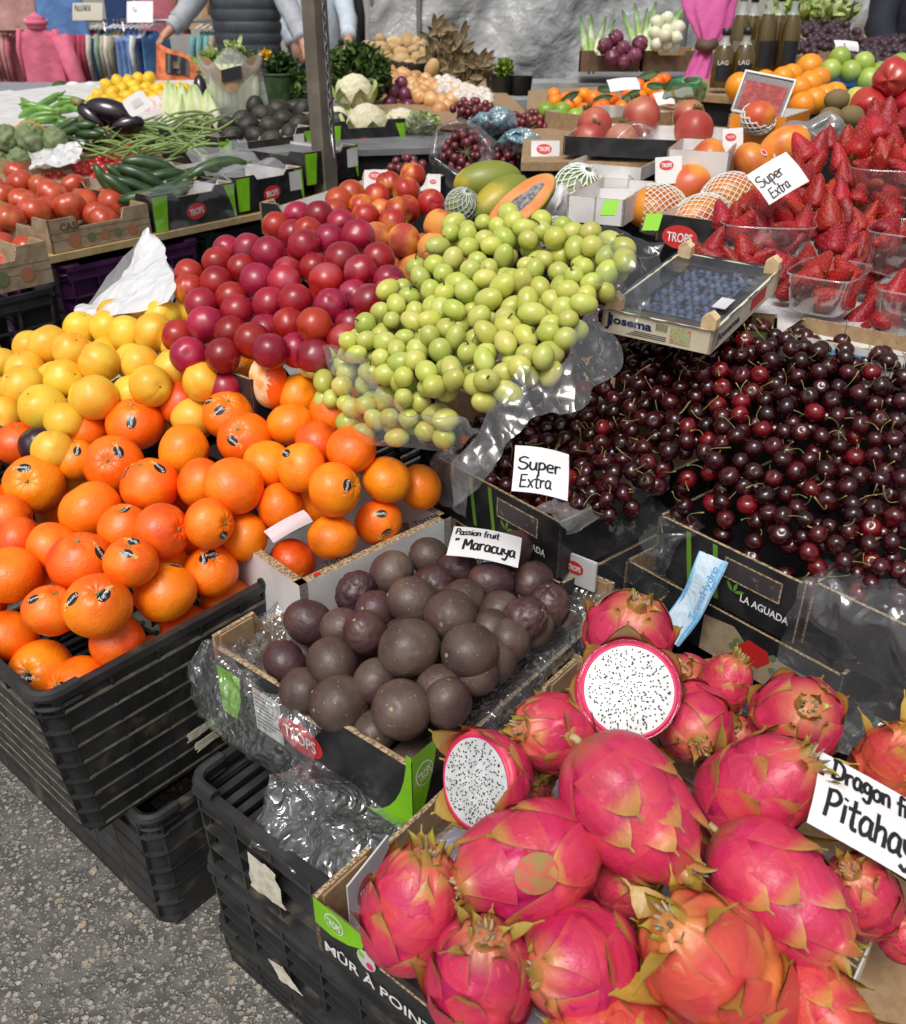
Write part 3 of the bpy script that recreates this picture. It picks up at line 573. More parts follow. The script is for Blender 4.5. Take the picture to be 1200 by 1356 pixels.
# ================================================================ containers
def crate(name, label, O, X, Y, h, group=None, taper=.02, m='plastic_black', slots=True, cat='plastic crate', rows=6, fine=True, lid=False, mrow=None):
    """open plastic crate: O near bottom corner, X and Y full rim vectors (horizontal), ribbed vented walls narrowing downwards"""
    O = Vector(O); X = Vector(X); Y = Vector(Y); t = thing(name, label, cat, O+(X+Y)/2, group); cx = O+(X+Y)/2; ux, uy = X.normalized(), Y.normalized(); lx, ly = X.length, Y.length
    def P(a, b, z): # a,b -1..1
        k = taper*(1-z/h); return cx+ux*a*(lx/2-k)+uy*b*(ly/2-k)+EZ*z
    mm = MT[m]; rim = MB(); rw = .011
    for (a0, b0, a1, b1) in ((-1, -1, 1, -1), (1, -1, 1, 1), (1, 1, -1, 1), (-1, 1, -1, -1)):
        p, q = P(a0, b0, h), P(a1, b1, h); d = (q-p).normalized(); nn = Vector((d.y, -d.x, 0))
        rim.box((p+q)/2-EZ*.006+nn*.002, d*((q-p).length/2-.012), nn*rw*.6, EZ*.006); rim.box((p+q)/2-EZ*.026+nn*.003, d*((q-p).length/2-.014), nn*.002, EZ*.015)
    for (a, b) in ((-1, -1), (1, -1), (1, 1), (-1, 1)):
        c0 = P(a, b, h); ea_, eb_ = ux*(-a), uy*(-b); pts = []
        for k in range(7):
            q = k/6*math.pi/2; pts.append(c0+ea_*(.024*(1-math.sin(q)))+eb_*(.024*(1-math.cos(q))))
        pts = [c0+ea_*.05]+pts+[c0+eb_*.05]; rim.tube([p+EZ*.001 for p in pts], .0085, 8); rim.tube([p-EZ*.02 for p in pts], .0045, 6)
        st_ = MB()
    rim.build('rim', mm, t, smooth='auto')
    for (a0, b0, a1, b1) in ((-1, -1, 1, -1), (1, -1, 1, 1), (1, 1, -1, 1), (-1, 1, -1, -1)):
        wl = MB(); L = (P(a1, b1, h)-P(a0, b0, h)).length; p0 = lambda s, z: P(a0+(a1-a0)*s, b0+(b1-b0)*s, z); dd = (p0(1, h)-p0(0, h)).normalized(); nn = Vector((dd.y, -dd.x, 0)); nc = max(4, int(L/.075)); rs = .02/L
        nr = rows
        for r in range(nr+1):   # horizontal fins
            z = .006+(h-.04)*r/nr; a, b = p0(rs, z), p0(1-rs, z); fw = .0095 if mrow else .0075; wl.box((a+b)/2+nn*(fw-.0065), dd*((b-a).length/2), (nn*fw+EZ*(-.004 if mrow else 0)), EZ*(.0024 if mrow else .0016), 1 if mrow else 0)
        for c in range(nc+1):
            s = rs+(1-2*rs)*c/nc; a, b = p0(s, 0), p0(s, h-.01); wl.add([a+dd*e*.0017+nn*g for (e, g) in ((-1, -.006), (1, -.006), (1, .008), (-1, .008))]+[b+dd*e*.0017+nn*g for (e, g) in ((-1, -.006), (1, -.006), (1, .008), (-1, .008))], [(0, 1, 5, 4), (1, 2, 6, 5), (2, 3, 7, 6), (3, 0, 4, 7)])
        for c in range(nc):     # inner skin with small openings
            s0, s1 = rs+(1-2*rs)*c/nc, rs+(1-2*rs)*(c+1)/nc; solid = (c in (0, nc-1)) or not slots
            for r in range(nr):
                z0, z1 = .006+(h-.04)*r/nr, .006+(h-.04)*(r+1)/nr
                if solid or (r == nr//2 and False): a, b, c2, d2 = p0(s0, z0), p0(s1, z0), p0(s1, z1), p0(s0, z1); wl.add([a-nn*.004, b-nn*.004, c2-nn*.004, d2-nn*.004, a-nn*.0055, b-nn*.0055, c2-nn*.0055, d2-nn*.0055], [(0, 1, 2, 3), (7, 6, 5, 4)])
                elif fine:
                    k = 3
                    for e in range(k+1):
                        sa = s0+(s1-s0)*(e/k-.16); sb = s0+(s1-s0)*(e/k+.16); sa, sb = max(sa, s0), min(sb, s1); zt = z1
                        a, b, c2, d2 = p0(sa, z0), p0(sb, z0), p0(sb, zt), p0(sa, zt); wl.add([a-nn*.004, b-nn*.004, c2-nn*.004, d2-nn*.004, a-nn*.0055, b-nn*.0055, c2-nn*.0055, d2-nn*.0055], [(0, 1, 2, 3), (7, 6, 5, 4), (0, 3, 7, 4), (1, 5, 6, 2)])
                    a, b, c2, d2 = p0(s0, z0+(z1-z0)*.72), p0(s1, z0+(z1-z0)*.72), p0(s1, z1), p0(s0, z1); wl.add([a-nn*.0043, b-nn*.0043, c2-nn*.0043, d2-nn*.0043, a-nn*.0052, b-nn*.0052, c2-nn*.0052, d2-nn*.0052], [(0, 1, 2, 3), (7, 6, 5, 4)])
        for (s_, sg) in ((0, 1), (1, -1)):   # rounded corner
            pass
        wl.build('side', mm if not mrow else [mm, MT[mrow]], t, smooth=False)
    for (a, b) in ((-1, -1), (1, -1), (1, 1), (-1, 1)):
        cn = MB()
        def cf(i, j, off=0):
            z = j*(h-.012); c0 = P(a, b, z); q = i*math.pi/2; R_ = .026; return c0+ux*(-a)*R_*(1-math.sin(q))+uy*(-b)*R_*(1-math.cos(q))+(ux*a*math.sin(q)+uy*b*math.cos(q))*off
        cn.grid(lambda i, j: cf(i, j, 0), 6, 3)
        for r in range(rows+1):
            z = (.006+(h-.04)*r/rows)/(h-.012); cn.grid(lambda i, j: cf(i, z, j*.009), 6, 1); cn.grid(lambda i, j: cf(i, z+.008, j*.009), 6, 1)
        cn.build('corner', mm, t)
    fl = MB(); zf = h-.03 if lid else .004; nb = 12 if not lid else 26
    for k in range(nb+1):
        s = -1+2*k/nb; a, b = P(s, -.97, zf), P(s, .97, zf); fl.box((a+b)/2, uy*((b-a).length/2), ux*.006, EZ*.003)
    for k in range(5):
        s = -.96+1.92*k/4; a, b = P(-.97, s, zf-.004), P(.97, s, zf-.004); fl.box((a+b)/2, ux*((b-a).length/2), uy*.009, EZ*.003)
    fl.build('floor_grid', mm, t, smooth=False)
    return t
def carton(name, label, O, X, Y, h, outer='card_black', inner='cardboard', wt=.005, tab=.03, tabs=True, group=None, walls=(1, 1, 1, 1), cat='cardboard box', hs=None, tabw=.07, Z=None):
    """open tray box: O near bottom corner, X, Y full vectors; four walls, floor, taller corner tabs"""
    O = Vector(O); X = Vector(X); Y = Vector(Y); Z = Vector(Z) if Z else EZ; t = thing(name, label, cat, O, group); ux, uy = X.normalized(), Y.normalized(); cs = [O, O+X, O+X+Y, O+Y]
    hs = hs or (h,)*4; TW = tabw if hasattr(tabw, '__len__') else None; tabw0 = tabw
    for i in range(4):
        if not walls[i]: continue
        a, b = cs[i], cs[(i+1) % 4]; d = (b-a).normalized(); nin = (cs[(i+2) % 4]-b).normalized(); L = (b-a).length; mb = MB(); H_ = hs[i]; tabw = TW[i] if TW else tabw0
        prof = [(0, H_+(tab if tabs else 0)), (tabw, H_+(tab if tabs else 0)), (tabw+.012, H_), (L-tabw-.012, H_), (L-tabw, H_+(tab if tabs else 0)), (L, H_+(tab if tabs else 0))]
        e = .0005 if i % 2 else 0
        lo = [a+d*max(p[0], e) for p in prof]; hi = [a+d*max(p[0], e)+Z*p[1] for p in prof]; k = len(prof)
        for dd_, mi, rev in ((Vector((0, 0, 0)), 0, 0), (nin*wt, 1, 1)):
            vs = [p+dd_ for p in lo]+[p+dd_ for p in hi]; mb.add(vs, [((j, j+1, k+j+1, k+j) if not rev else (j+1, j, k+j, k+j+1)) for j in range(k-1)], mi)
        mb.add([p for p in hi]+[p+nin*wt for p in hi], [(j, j+1, k+j+1, k+j) for j in range(k-1)], 2)
        mb.add([lo[0], hi[0], hi[0]+nin*wt, lo[0]+nin*wt, lo[-1], hi[-1], hi[-1]+nin*wt, lo[-1]+nin*wt], [(0, 1, 2, 3), (7, 6, 5, 4)], 2)
        mb.build('side', [MT[outer], MT[inner], MT['flute']], t, smooth=False)
        if tabs:    # folded corner gusset inside the tab
            for (c0, sgn) in ((a, 1), (b, -1)):
                g = MB(); g.slab(c0+d*sgn*(wt+.001)+nin*(wt+.0005), d*sgn*(tabw*.8), nin*.003, Z*(H_+tab-.002)); g.build('corner_flap', MT['cardboard'], t, smooth=False)
    MB().slab(O+ux*.002+uy*.002+Z*.001, ux*(X.length-.004), uy*(Y.length-.004), Z*.004).build('base', MT[inner], t, smooth=False)
    return t
def logo(parent, O, X, Y, cx, cy, a, b, s='TROPS', style='red', tilt=0, kind='logo'):
    X = Vector(X).normalized(); Y = Vector(Y); Y = (Y-X*Y.dot(X)).normalized(); O = Vector(O); X2 = X*math.cos(tilt)+Y*math.sin(tilt); Y2 = Y*math.cos(tilt)-X*math.sin(tilt); c = O+X*cx+Y*cy
    if style == 'red':
        l = patch(kind, ovalp(0, 0, a, b), MT['logo_red'], c, X2, Y2, parent, .0008); fg = 'white'
    else:
        l = patch(kind, ovalp(0, 0, a, b), MT['white'], c, X2, Y2, parent, .0008); patch('logo_ring', ovalp(0, 0, a*.9, b*.9), MT['lime'], c, X2, Y2, parent, .0012); fg = 'white'
    text_mesh('lettering', s, b*.8, MT[fg], c-X2*a*.72-Y2*b*.4, X2, Y2, parent, bold=.0004 if b > .01 else 0, off=.0016, width=a*1.44)
def punnet(label, O, X, Y, h, group=None):
    """clear plastic tray: thin walls with a rolled lip and rounded corners"""
    O = Vector(O); X = Vector(X); Y = Vector(Y); c = O+(X+Y)/2; t = thing('punnet', label, 'punnet', c, group); ux, uy, lx, ly = X.normalized(), Y.normalized(), X.length/2, Y.length/2
    def ring(z, k, n=32):
        out = []
        for i in range(n):
            q = 2*math.pi*i/n; cx_, sx_ = math.cos(q), math.sin(q); p = 5; r_ = (abs(cx_)**p+abs(sx_)**p)**(-1/p); out.append(c+ux*cx_*r_*(lx-k)+uy*sx_*r_*(ly-k)+EZ*z)
        return out
    mb = MB(); R_ = [ring(h, 0), ring(h*.55, .004), ring(h*.1, .009), ring(0, .014)]; n = 32
    for r in R_: pass
    mb.add([p for r in R_ for p in r], [(k*n+j, k*n+(j+1) % n, (k+1)*n+(j+1) % n, (k+1)*n+j) for k in range(3) for j in range(n)]+[tuple(3*n+j for j in range(n))]); mb.build('tray', MT['punnet_plastic'], t)
    q = ring(h, -.002); MB().tube(q+[q[0]], .0016, 6).build('lip', MT['punnet_plastic'], t); return t
# ================================================================ the ground
g = MB(); g.quad((-40, -20, 0), (40, -20, 0), (40, 60, 0), (-40, 60, 0)); tag(g.build('ground', MT['asphalt'], None, smooth=False), kind='structure')
mat('under', (.02, .018, .018), .9)
def fit(u, v, z0, k, s0, r): return atp(u, v, z0, k, s0)
# ================================================================ black crate of mandarins and the crates under it
MZ = .50
mc = atz(54, 931, MZ); mx = atz(380, 755, MZ); mdir = (mx-mc).normalized(); mlen = (mx-mc).length; mleft = Vector((-mdir.y, mdir.x, 0))
crate('plastic_crate', 'dusty black vented plastic crate heaped with mandarins, its open corner nearest the aisle', mc-EZ*.275, mleft*.62, mdir*mlen, .275, taper=.03, rows=7, mrow='plastic_dusty')
c2 = atz(226, 1226, 0)
crate('plastic_crate', 'black plastic crate standing on the asphalt under the crate of mandarins', c2, mleft*.6, mdir*.42, .222, taper=-.0, rows=5, slots=False)
crate('plastic_crate', 'black plastic crate on the ground at the left edge, below the row of mandarins', c2+mleft*.63-mdir*.03, mleft*.5, mdir*.42, .222, taper=0, rows=5)
crate('plastic_crate', 'black plastic crate stacked second from the ground at the far left edge', c2+mleft*.66-mdir*.0+EZ*.226, mleft*.5, mdir*.42, .2, taper=0, rows=5)
# torn paper scraps on the crate side
def scrap(label, a, b, c, d, n, par=None):
    X = (b-a); Y = (d-a); nn = X.cross(Y).normalized(); mb = MB(); rg = random.Random(label); pts = []
    for (p, q) in ((a, b), (b, c), (c, d), (d, a)):
        for k in range(6): f_ = k/6; pts.append(p.lerp(q, f_)+(X*rg.uniform(-.08, .08)+Y*rg.uniform(-.06, .06)))
    nn = -nn; mb.add([p+nn*.0022 for p in pts]+[p+nn*.0015 for p in pts], [tuple(range(len(pts)))]+[(i, (i+1) % len(pts), len(pts)+(i+1) % len(pts), len(pts)+i) for i in range(len(pts))]); o = mb.build('paper_label', MT['scrap'], None, smooth=False, loc=tuple(a)); return tag(o, label, 'label')
mat('scrap', (.66, .62, .52), .8, (.5, .45, .34), 60, bump=[(90, .4, 'n')])
def on_plane(u, v, O, n):
    d = dirv(u, v); t = (Vector(O)-Vector((0, 0, H))).dot(n)/d.dot(n); return Vector((0, 0, H))+d*t
mn = Vector((mdir.y, -mdir.x, 0)); sfo = mc+mn*.009
scrap('torn white paper strip stuck to the side of the mandarin crate, upper of the two', *[on_plane(u, v, sfo, mn) for (u, v) in ((247, 972), (282, 950), (284, 958), (250, 982))], mn)
scrap('torn white paper strip stuck to the side of the mandarin crate, lower of the two', *[on_plane(u, v, sfo, mn) for (u, v) in ((257, 985), (290, 962), (292, 972), (262, 994))], mn)
# mandarins : u, v, seen radius, look (0 plain, 1 red), calyx direction in the picture or None, sticker direction or None
MA = [(22, 590, 33, 1, (.1, .9, .4), (-.85, 0, .5)), (45, 647, 45, 0, (.15, .1, 1), (0, .55, .8)), (-8, 668, 30, 0, None, None), (36, 715, 28, 1, None, None), (20, 757, 42, 0, None, None), (55, 722, 30, 0, None, None), (112, 683, 44, 0, None, None), (150, 615, 41, 0, (.1, .1, 1), None), (112, 571, 33, 0, (.3, .9, .3), (.3, .8, .5)), (180, 562, 41, 0, (.05, .75, .6), (.2, 0, 1)), (238, 535, 32, 1, (-.8, .3, .5), None), (318, 500, 33, 0, None, None), (302, 550, 36, 0, (.2, .6, .8), (-.1, .1, 1)), (330, 580, 38, 0, (-.1, .35, .95), None), (243, 597, 38, 0, None, None), (200, 643, 41, 0, (-.3, .8, .5), (-.75, .45, .5)), (310, 643, 41, 0, None, None), (380, 563, 33, 0, None, None), (398, 525, 26, 0, None, None), (442, 545, 34, 0, None, (.6, -.1, .8)), (400, 617, 35, 0, None, (-.55, .6, .6)), (467, 597, 35, 0, None, None), (443, 648, 39, 0, (.9, .2, .4), None), (372, 670, 32, 0, None, None), (510, 637, 28, 0, None, None), (557, 645, 34, 0, None, None), (502, 688, 38, 0, (.5, -.6, .6), (.2, .35, .9)), (440, 712, 38, 0, (.1, .9, .3), None), (388, 743, 38, 1, None, None), (322, 713, 37, 0, None, None), (222, 700, 39, 1, (.9, .1, .5), (-.4, -.5, .8)), (268, 688, 34, 0, (.9, 0, .5), None), (172, 700, 30, 0, (0, .8, .5), None), (106, 743, 45, 0, (.1, .8, .6), None), (178, 757, 37, 0, (.1, .8, .6), (.25, .85, .4)), (276, 757, 40, 0, (.3, .6, .8), (-.1, .55, .85)), (221, 780, 46, 0, (-.3, .75, .6), None), (302, 799, 46, 0, (0, .9, .2), None), (137, 813, 47, 0, (.3, .55, .8), (-.45, .3, .8)), (72, 808, 34, 0, (.4, .8, .4), None), (12, 842, 42, 0, None, None), (55, 886, 50, 0, (-.1, .2, 1), (-.2, -.2, .95)), (107, 903, 53, 0, (-.55, .35, .8), (-.15, .25, .95)), (196, 872, 51, 0, None, None), (238, 832, 28, 1, None, None), (88, 618, 31, 0, (0, .9, .3), None), (12, 682, 30, 0, None, None), (-20, 800, 40, 0, None, None), (345, 620, 25, 0, None, None), (270, 640, 25, 0, None, None), (420, 590, 22, 1, None, None), (150, 850, 28, 1, None, None), (-30, 720, 36, 0, None, None), (-28, 610, 30, 0, None, None)]
mp = [mandarin_proto(s, True) for s in range(3)]+[mandarin_proto(3, True, 'mandarin_red')]+[mandarin_proto(4, False), mandarin_proto(5, False)]
def mplane(u, v): return atp(u, v, .575, .30, .54)
P_, R_ = [], []
for (u, v, r, lk, ca, stk) in MA:
    p = mplane(u, v); t = depth(p); R = max(.037, min(.0475, r*t/FP*.97)); ex = R*FP/t; sink = max(0, 1-r/ex)*.035
    d = dirv(u, v); p = p+d*sink; P_.append(p); R_.append(R if r > 30 else .038)
def inside(p, R):
    for _ in range(60):
        s_, w_ = (p-mc).dot(mdir), (p-mc).dot(mleft)
        if s_ < mlen+.02 and (w_ < R+.012 or s_ < R+.012) and p.z > .44: p = p+dirv(*px(p)[:2])*.004
        else: break
    return p
TWn = atz(396, 776, .545); TWf = atz(597, 684, .545); twd = (TWf-TWn).normalized(); twl = Vector((-twd.y, twd.x, 0))
def clear_wall(p, R):
    for _ in range(40):
        if (p-TWn).dot(twl) < R+.016 and (p-TWn).dot(twd) > -.03 and p.z > .5: p = p+dirv(*px(p)[:2])*.004
        else: break
    return p
P_ = [inside(p, r) for p, r in zip(P_, R_)]; P_ = [clear_wall(p, r*.8) for p, r in zip(P_, R_)]; P_ = relax(P_, R_, 25, .6, .93); P_ = [clear_wall(inside(p, r), r*.8) for p, r in zip(P_, R_)]
MP_, MR_ = list(P_), list(R_); ml = row_labels([(px(p)[0], px(p)[1]) for p in P_], 'mandarin', 'the mandarin heap', 7); rg = random.Random(5)
for i, (u, v, r, lk, ca, stk) in enumerate(MA):
    seed = 3 if lk else (i % 3 if ca else 4+i % 2); pr = mp[3] if lk else (mp[i % 3] if ca else mp[4+i % 2])
    q = axes(camdir(*ca), rg.uniform(0, 6)) if ca else axes(camdir(rg.uniform(-1, 1), rg.uniform(-1, .1), rg.uniform(-1, -.1)), rg.uniform(0, 6))
    L_ = ('reddish ' if lk else '')+ml[i].replace('mandarin,', 'mandarin with a sticker,' if stk else 'mandarin,', 1)
    o = place(pr, P_[i], q, R_[i]/.0455, L_, 'mandarins heaped at the front of the stall')
    if stk:
        sd_ = q.inverted() @ camdir(*stk); fruit_sticker(o, mand_fn(seed), sd_, rg.uniform(0, 6.28), 'pink' if i == 30 else 'black')
# half peeled mandarin standing in the heap
hp = mplane(362, 512)+CB*.045; t = thing('peeled_mandarin', 'half peeled mandarin with torn pale pith standing up at the back of the heap', 'mandarin', hp)
def hpf(a, b):
    x = Vector((math.sin(a)*math.cos(b), math.sin(a)*math.sin(b), math.cos(a))); return hp+camdir(1, 0, 0)*x.x*.030+camdir(-.1, 1, .2)*x.y*.042+CB*x.z*.026*(1+.1*nz(x, 2, 3))
MB().ball(hpf, 32, 20).build('segments', MT['pith'], t)
mb = MB(); mb.grid(lambda i, j: hpf(.25+i*1.25+.12*math.sin(j*19), -1.5+j*2.7)+(hpf(.3+i*1.2, -1.5+j*2.7)-hp).normalized()*(.003+.001*i), 10, 20); pe = mb.build('peel', MT['mandarin'], t)
# ---- boxes and film that carry the mandarins behind the crate
Tn, Tf = atz(396, 776, .545), atz(597, 682, .57); Tf.z = .545; Tf = atz(597, 684, .545); td = (Tf-Tn).normalized(); tl = Vector((-td.y, td.x, 0)); TL_ = (Tf-Tn).length
tb = carton('cardboard_box', 'white printed fruit box behind the mandarin crate, its long white edge beside the passion fruit', Tn-EZ*.13+tl*.5, -tl*.5, td*TL_, .13, 'card_white', 'card_white', .014, tabs=False)
text_mesh('lettering', 'Torres', .0125, MT['ink'], Tn+td*(TL_*.78)+tl*.0125+EZ*.001, td, tl, tb, shear=.25, bold=.0004, off=.0012); text_mesh('lettering', 'Torres', .0125, MT['ink'], Tn+td*(TL_*.19)+tl*.0125+EZ*.001, td, tl, tb, shear=.25, bold=.0004, off=.0012)
patch('emblem', ovalp(0, 0, .006, .004), MT['red_print'], Tn+td*(TL_*.12)+tl*.006+EZ*.001, td, tl, tb)
crate('plastic_crate', 'black plastic crate under the white printed fruit box', Tn-EZ*.36+tl*.5, -tl*.5, td*TL_, .22, taper=0, rows=4, fine=False)
cp_ = [on_plane(*q, mplane(385, 690)+EZ*.03, camdir(.2, .45, 1)) for q in ((356, 694), (411, 660), (413, 690), (361, 720))]
card('price_card', 'blank pinkish back of a paper price card stuck among the mandarins', cp_[3], cp_[2]-cp_[3], cp_[0]-cp_[3], (cp_[2]-cp_[3]).length, .022, [], paper=mat('pink_paper', (.72, .56, .58), .6))
# ================================================================ yellow plums
YZ = [(210, 515, 78), (115, 520, 45), (105, 597, 75), (90, 672, 80), (172, 742, 90), (10, 585, 38), (5, 690, 55), (290, 565, 55), (265, 645, 75), (320, 480, 55), (385, 450, 68), (395, 580, 77), (380, 705, 85), (475, 490, 68), (408, 512, 45), (560, 375, 52), (590, 478, 76), (640, 398, 66), (528, 590, 65), (570, 657, 80), (645, 605, 55), (485, 680, 45), (768, 645, 62), (245, 790, 55), (200, 905, 50), (430, 400, 40), (20, 760, 50), (-60, 640, 70), (-60, 540, 60), (300, 510, 40), (650, 500, 45), (210, 620, 40), (330, 700, 40), (700, 380, 35), (310, 610, 35), (480, 560, 40)]
yp = [stone_proto('yellow_plum', 'yellow_plum', .040, s, .06, .1, .05, 1.0, 'plum') for s in (1, 2, 3)]
def yplane(u, v): return atp(u, v, .70, .35, .80)
P_, R_, UV = [], [], []
for (x, y, r) in YZ:
    u, v, rp = x/2.857, 280+y/2.857, r/2.857; p = yplane(u, v); t = depth(p); R = max(.033, min(.0405, rp*t/FP)); sink = max(0, 1-rp/(R*FP/t))*.04; P_.append(p+dirv(u, v)*sink); R_.append(R)
P_ = relax(P_, R_, 25, .6, .93); YP_, YR_ = list(P_), list(R_); yl = row_labels([px(p)[:2] for p in P_], 'yellow plum', 'the yellow heap', 6)
for i, p in enumerate(P_): place(yp[i % 3], p, axes(camdir(rg.uniform(-1, 1), rg.uniform(-.8, .8), rg.uniform(-1, 1)), rg.uniform(0, 6)), R_[i]/.04, yl[i], 'yellow plums in the heap beyond the mandarins')
# dark plum and green label at the left edge of the heap
dp = yplane(48, 575); place(stone_proto('dark_plum', 'dark_plum' if mat('dark_plum', (.03, .006, .015), .35, (.3, .12, .02), 12, .6, .75, coat=.2) else '', .032, 8, cat='plum'), dp+EZ*-.02, axes(camdir(-.3, .5, .4)), 1, 'dark purple plum with a yellow patch at the left edge between yellow plums and mandarins')
yb = carton('cardboard_box', 'low printed box holding the yellow plums, its black and green edge showing at the left', yplane(0, 560)-EZ*.09-mleft*.02, mleft*.34, mdir*.42, .07, 'card_black', 'card_white', tab=.015)
carton('cardboard_box', 'low box under the middle of the yellow plum heap', yplane(110, 560)-EZ*.13, mleft*.16, mdir*.4, .06, 'card_black', 'card_white', tabs=False)
# ================================================================ red plums, peaches and nectarines
def rplane(u, v): return atp(u, v, .80, .36, .99)
q4 = lambda x, y, r: (x/2.857, 280+y/2.857, r/2.857); q5 = lambda x, y, r: (380+x/2.5, 240+y/2.5, r/2.5); q2 = lambda x, y, r: (400+x/3, y/3, r/3)
RP = [q4(*a) for a in [(940, 140, 55), (825, 190, 55), (1030, 170, 68), (1150, 150, 62), (860, 150, 35), (820, 270, 64), (960, 277, 70), (925, 215, 55), (880, 320, 50), (1085, 255, 65), (780, 350, 65), (900, 380, 67), (1028, 375, 70), (1130, 350, 65), (690, 465, 45), (780, 440, 73), (860, 455, 50), (955, 485, 70), (715, 545, 72), (855, 540, 67), (1072, 520, 64), (1150, 450, 58), (1000, 440, 45)]]
RP += [q5(*a) for a in [(120, 195, 55), (235, 185, 58), (180, 145, 42), (40, 175, 45), (172, 265, 62), (300, 260, 56), (275, 315, 58), (130, 335, 63), (37, 235, 45), (40, 405, 54), (155, 430, 57), (267, 420, 60), (20, 310, 45), (75, 285, 40), (50, 490, 50), (215, 380, 44), (180, 500, 40), (15, 540, 48), (215, 470, 40), (330, 370, 40), (90, 560, 40), (310, 330, 36), (95, 115, 50), (20, 130, 44)]]
PE = [q4(*a) for a in [(1085, 45, 50), (1150, 90, 56), (715, 240, 50), (720, 295, 50)]]+[q5(*a) for a in [(105, 508, 60)]]
rp_ = [stone_proto('red_plum', 'red_plum', .036, s, .04, .1, 0, 1, 'plum') for s in (1, 2, 3)]+[stone_proto('nectarine', 'nectarine', .036, 5, .07, .12, .03, 1, 'nectarine')]
P_, R_, K_ = [], [], []
for lst, kk in ((RP, 0), (PE, 3)):
    for (u, v, rp) in lst:
        p = rplane(u, v); t = depth(p); R = max(.029, min(.0345, rp*t/FP)); sink = max(0, 1-rp/(R*FP/t))*.035; P_.append(p+dirv(u, v)*sink); R_.append(R); K_.append(kk)
P_ = relax(P_, R_, 25, .6, .93); la = row_labels([px(p)[:2] for p in P_], 'FRUIT', 'the crimson heap', 7)
for i, p in enumerate(P_):
    pr = rp_[3] if K_[i] else rp_[i % 3]; place(pr, p, axes(camdir(rg.uniform(-1, 1), rg.uniform(-1, 1), rg.uniform(-.4, 1)), rg.uniform(0, 6)), R_[i]/.036, la[i].replace('FRUIT', 'orange flushed red plum' if K_[i] else 'crimson plum'), 'crimson plums heaped left of the green grapes')
# fill seen through the gaps: lower layer of the three heaps
def underfill(pts, plane, R, protos, top, topR, name, lab, grp, dz, seed, lim=30, ok=None):
    rg = random.Random(seed); xs = [a[0] for a in pts]; ys = [a[1] for a in pts]; cand = []
    hull = [(a[0], a[1]) for a in pts]; P0 = [plane(a[0], a[1]) for a in pts]; A = np.array([tuple(p) for p in P0])
    for i in range(400):
        a, b = rg.choice(P0), rg.choice(P0)
        if (a-b).length > .16: continue
        p = a.lerp(b, rg.random())+Vector((0, 0, -dz-rg.uniform(0, .02)))+Vector((rg.uniform(-.01, .01), rg.uniform(-.01, .01), 0))
        if ok and not ok(p): continue
        if cand and min((p-c).length for c in cand) < R*1.8: continue
        if min((p-c).length for c in top) < R*1.7: continue
        cand.append(p)
    c = seen([(p, R) for p in cand], [(p, r) for p, r in zip(top, topR)]); k = [cand[i] for i in np.argsort(-c) if c[i] > 6][:lim]
    ll = row_labels([px(p)[:2] for p in k], lab, 'the layer below', 6)
    for i, p in enumerate(k): place(protos[i % len(protos)], p, rquat(rg), R/.04 if name != 'r' else R/.036, ll[i], grp)
    return k
rowp = []
for lay, (zz, w0) in enumerate(((.478, .052), (.44, .10), (.40, .055))):
    for k in range(6):
        p = mc+mdir*(.058+.082*k+.03*(lay % 2))+mleft*w0; p.z = zz
        if (p-mc).dot(mdir) < mlen-.03 and min((p-q).length for q in MP_+rowp) > .068: rowp.append(p)
for p, l in zip(rowp, row_labels([px(q)[:2] for q in rowp], 'mandarin resting on the rim side', 'the crate', 6)): place(mp[4+len(l) % 2], p, rquat(rg), .92, l, 'mandarins heaped at the front of the stall')
MP_ = MP_+rowp; MR_ = MR_+[.041]*len(rowp)
MU = underfill([(a[0], a[1]) for a in MA], mplane, .040, [mp[4], mp[5]], MP_, MR_, 'm', 'orange mandarin half hidden', 'mandarins heaped at the front of the stall', .065, 8, 34, ok=lambda p: p.z > .3 and (p-TWn).dot(twl) > .06 and ((p-mc).dot(mdir) > mlen or ((p-mc).dot(mleft) > .055 and (p-mc).dot(mdir) > .055)))
underfill([(a[0], a[1]) for a in MA], mplane, .042, [mp[4], mp[5]], MP_+MU, MR_+[.04]*len(MU), 'm', 'orange mandarin low against the crate side', 'mandarins heaped at the front of the stall', .03, 18, 20, ok=lambda p: p.z > .3 and (p-TWn).dot(twl) > .055 and ((p-mc).dot(mdir) > mlen or ((p-mc).dot(mleft) > .05 and (p-mc).dot(mdir) > .05)))
underfill([(x/2.857, 280+y/2.857) for (x, y, r) in YZ], yplane, .037, yp, YP_, YR_, 'y', 'yellow plum half hidden', 'yellow plums in the heap beyond the mandarins', .055, 9, 24)
underfill([(a[0], a[1]) for a in RP], rplane, .033, rp_[:3], P_, R_, 'r', 'crimson plum half hidden', 'crimson plums heaped left of the green grapes', .045, 3)
carton('cardboard_box', 'fruit box under the crimson plum heap with a lime green corner', rplane(330, 480)-EZ*.12, mleft*.34, mdir*.5, .07, 'card_black', 'card_white', tab=.02)
# ================================================================ passion fruit box
N0 = atz(545, 1003, .5); PU, PR_ = -EA*.36, EB*.455; zb = .368
pb = carton('cardboard_box', 'black and lime printed cardboard box full of passion fruit, corner towards the aisle', Vector((N0.x, N0.y, zb)), PR_, PU, .105, 'card_black', 'cardboard', .006, tab=.028, hs=(.085, .105, .105, .085), tabw=(.075, .07, .07, .14))
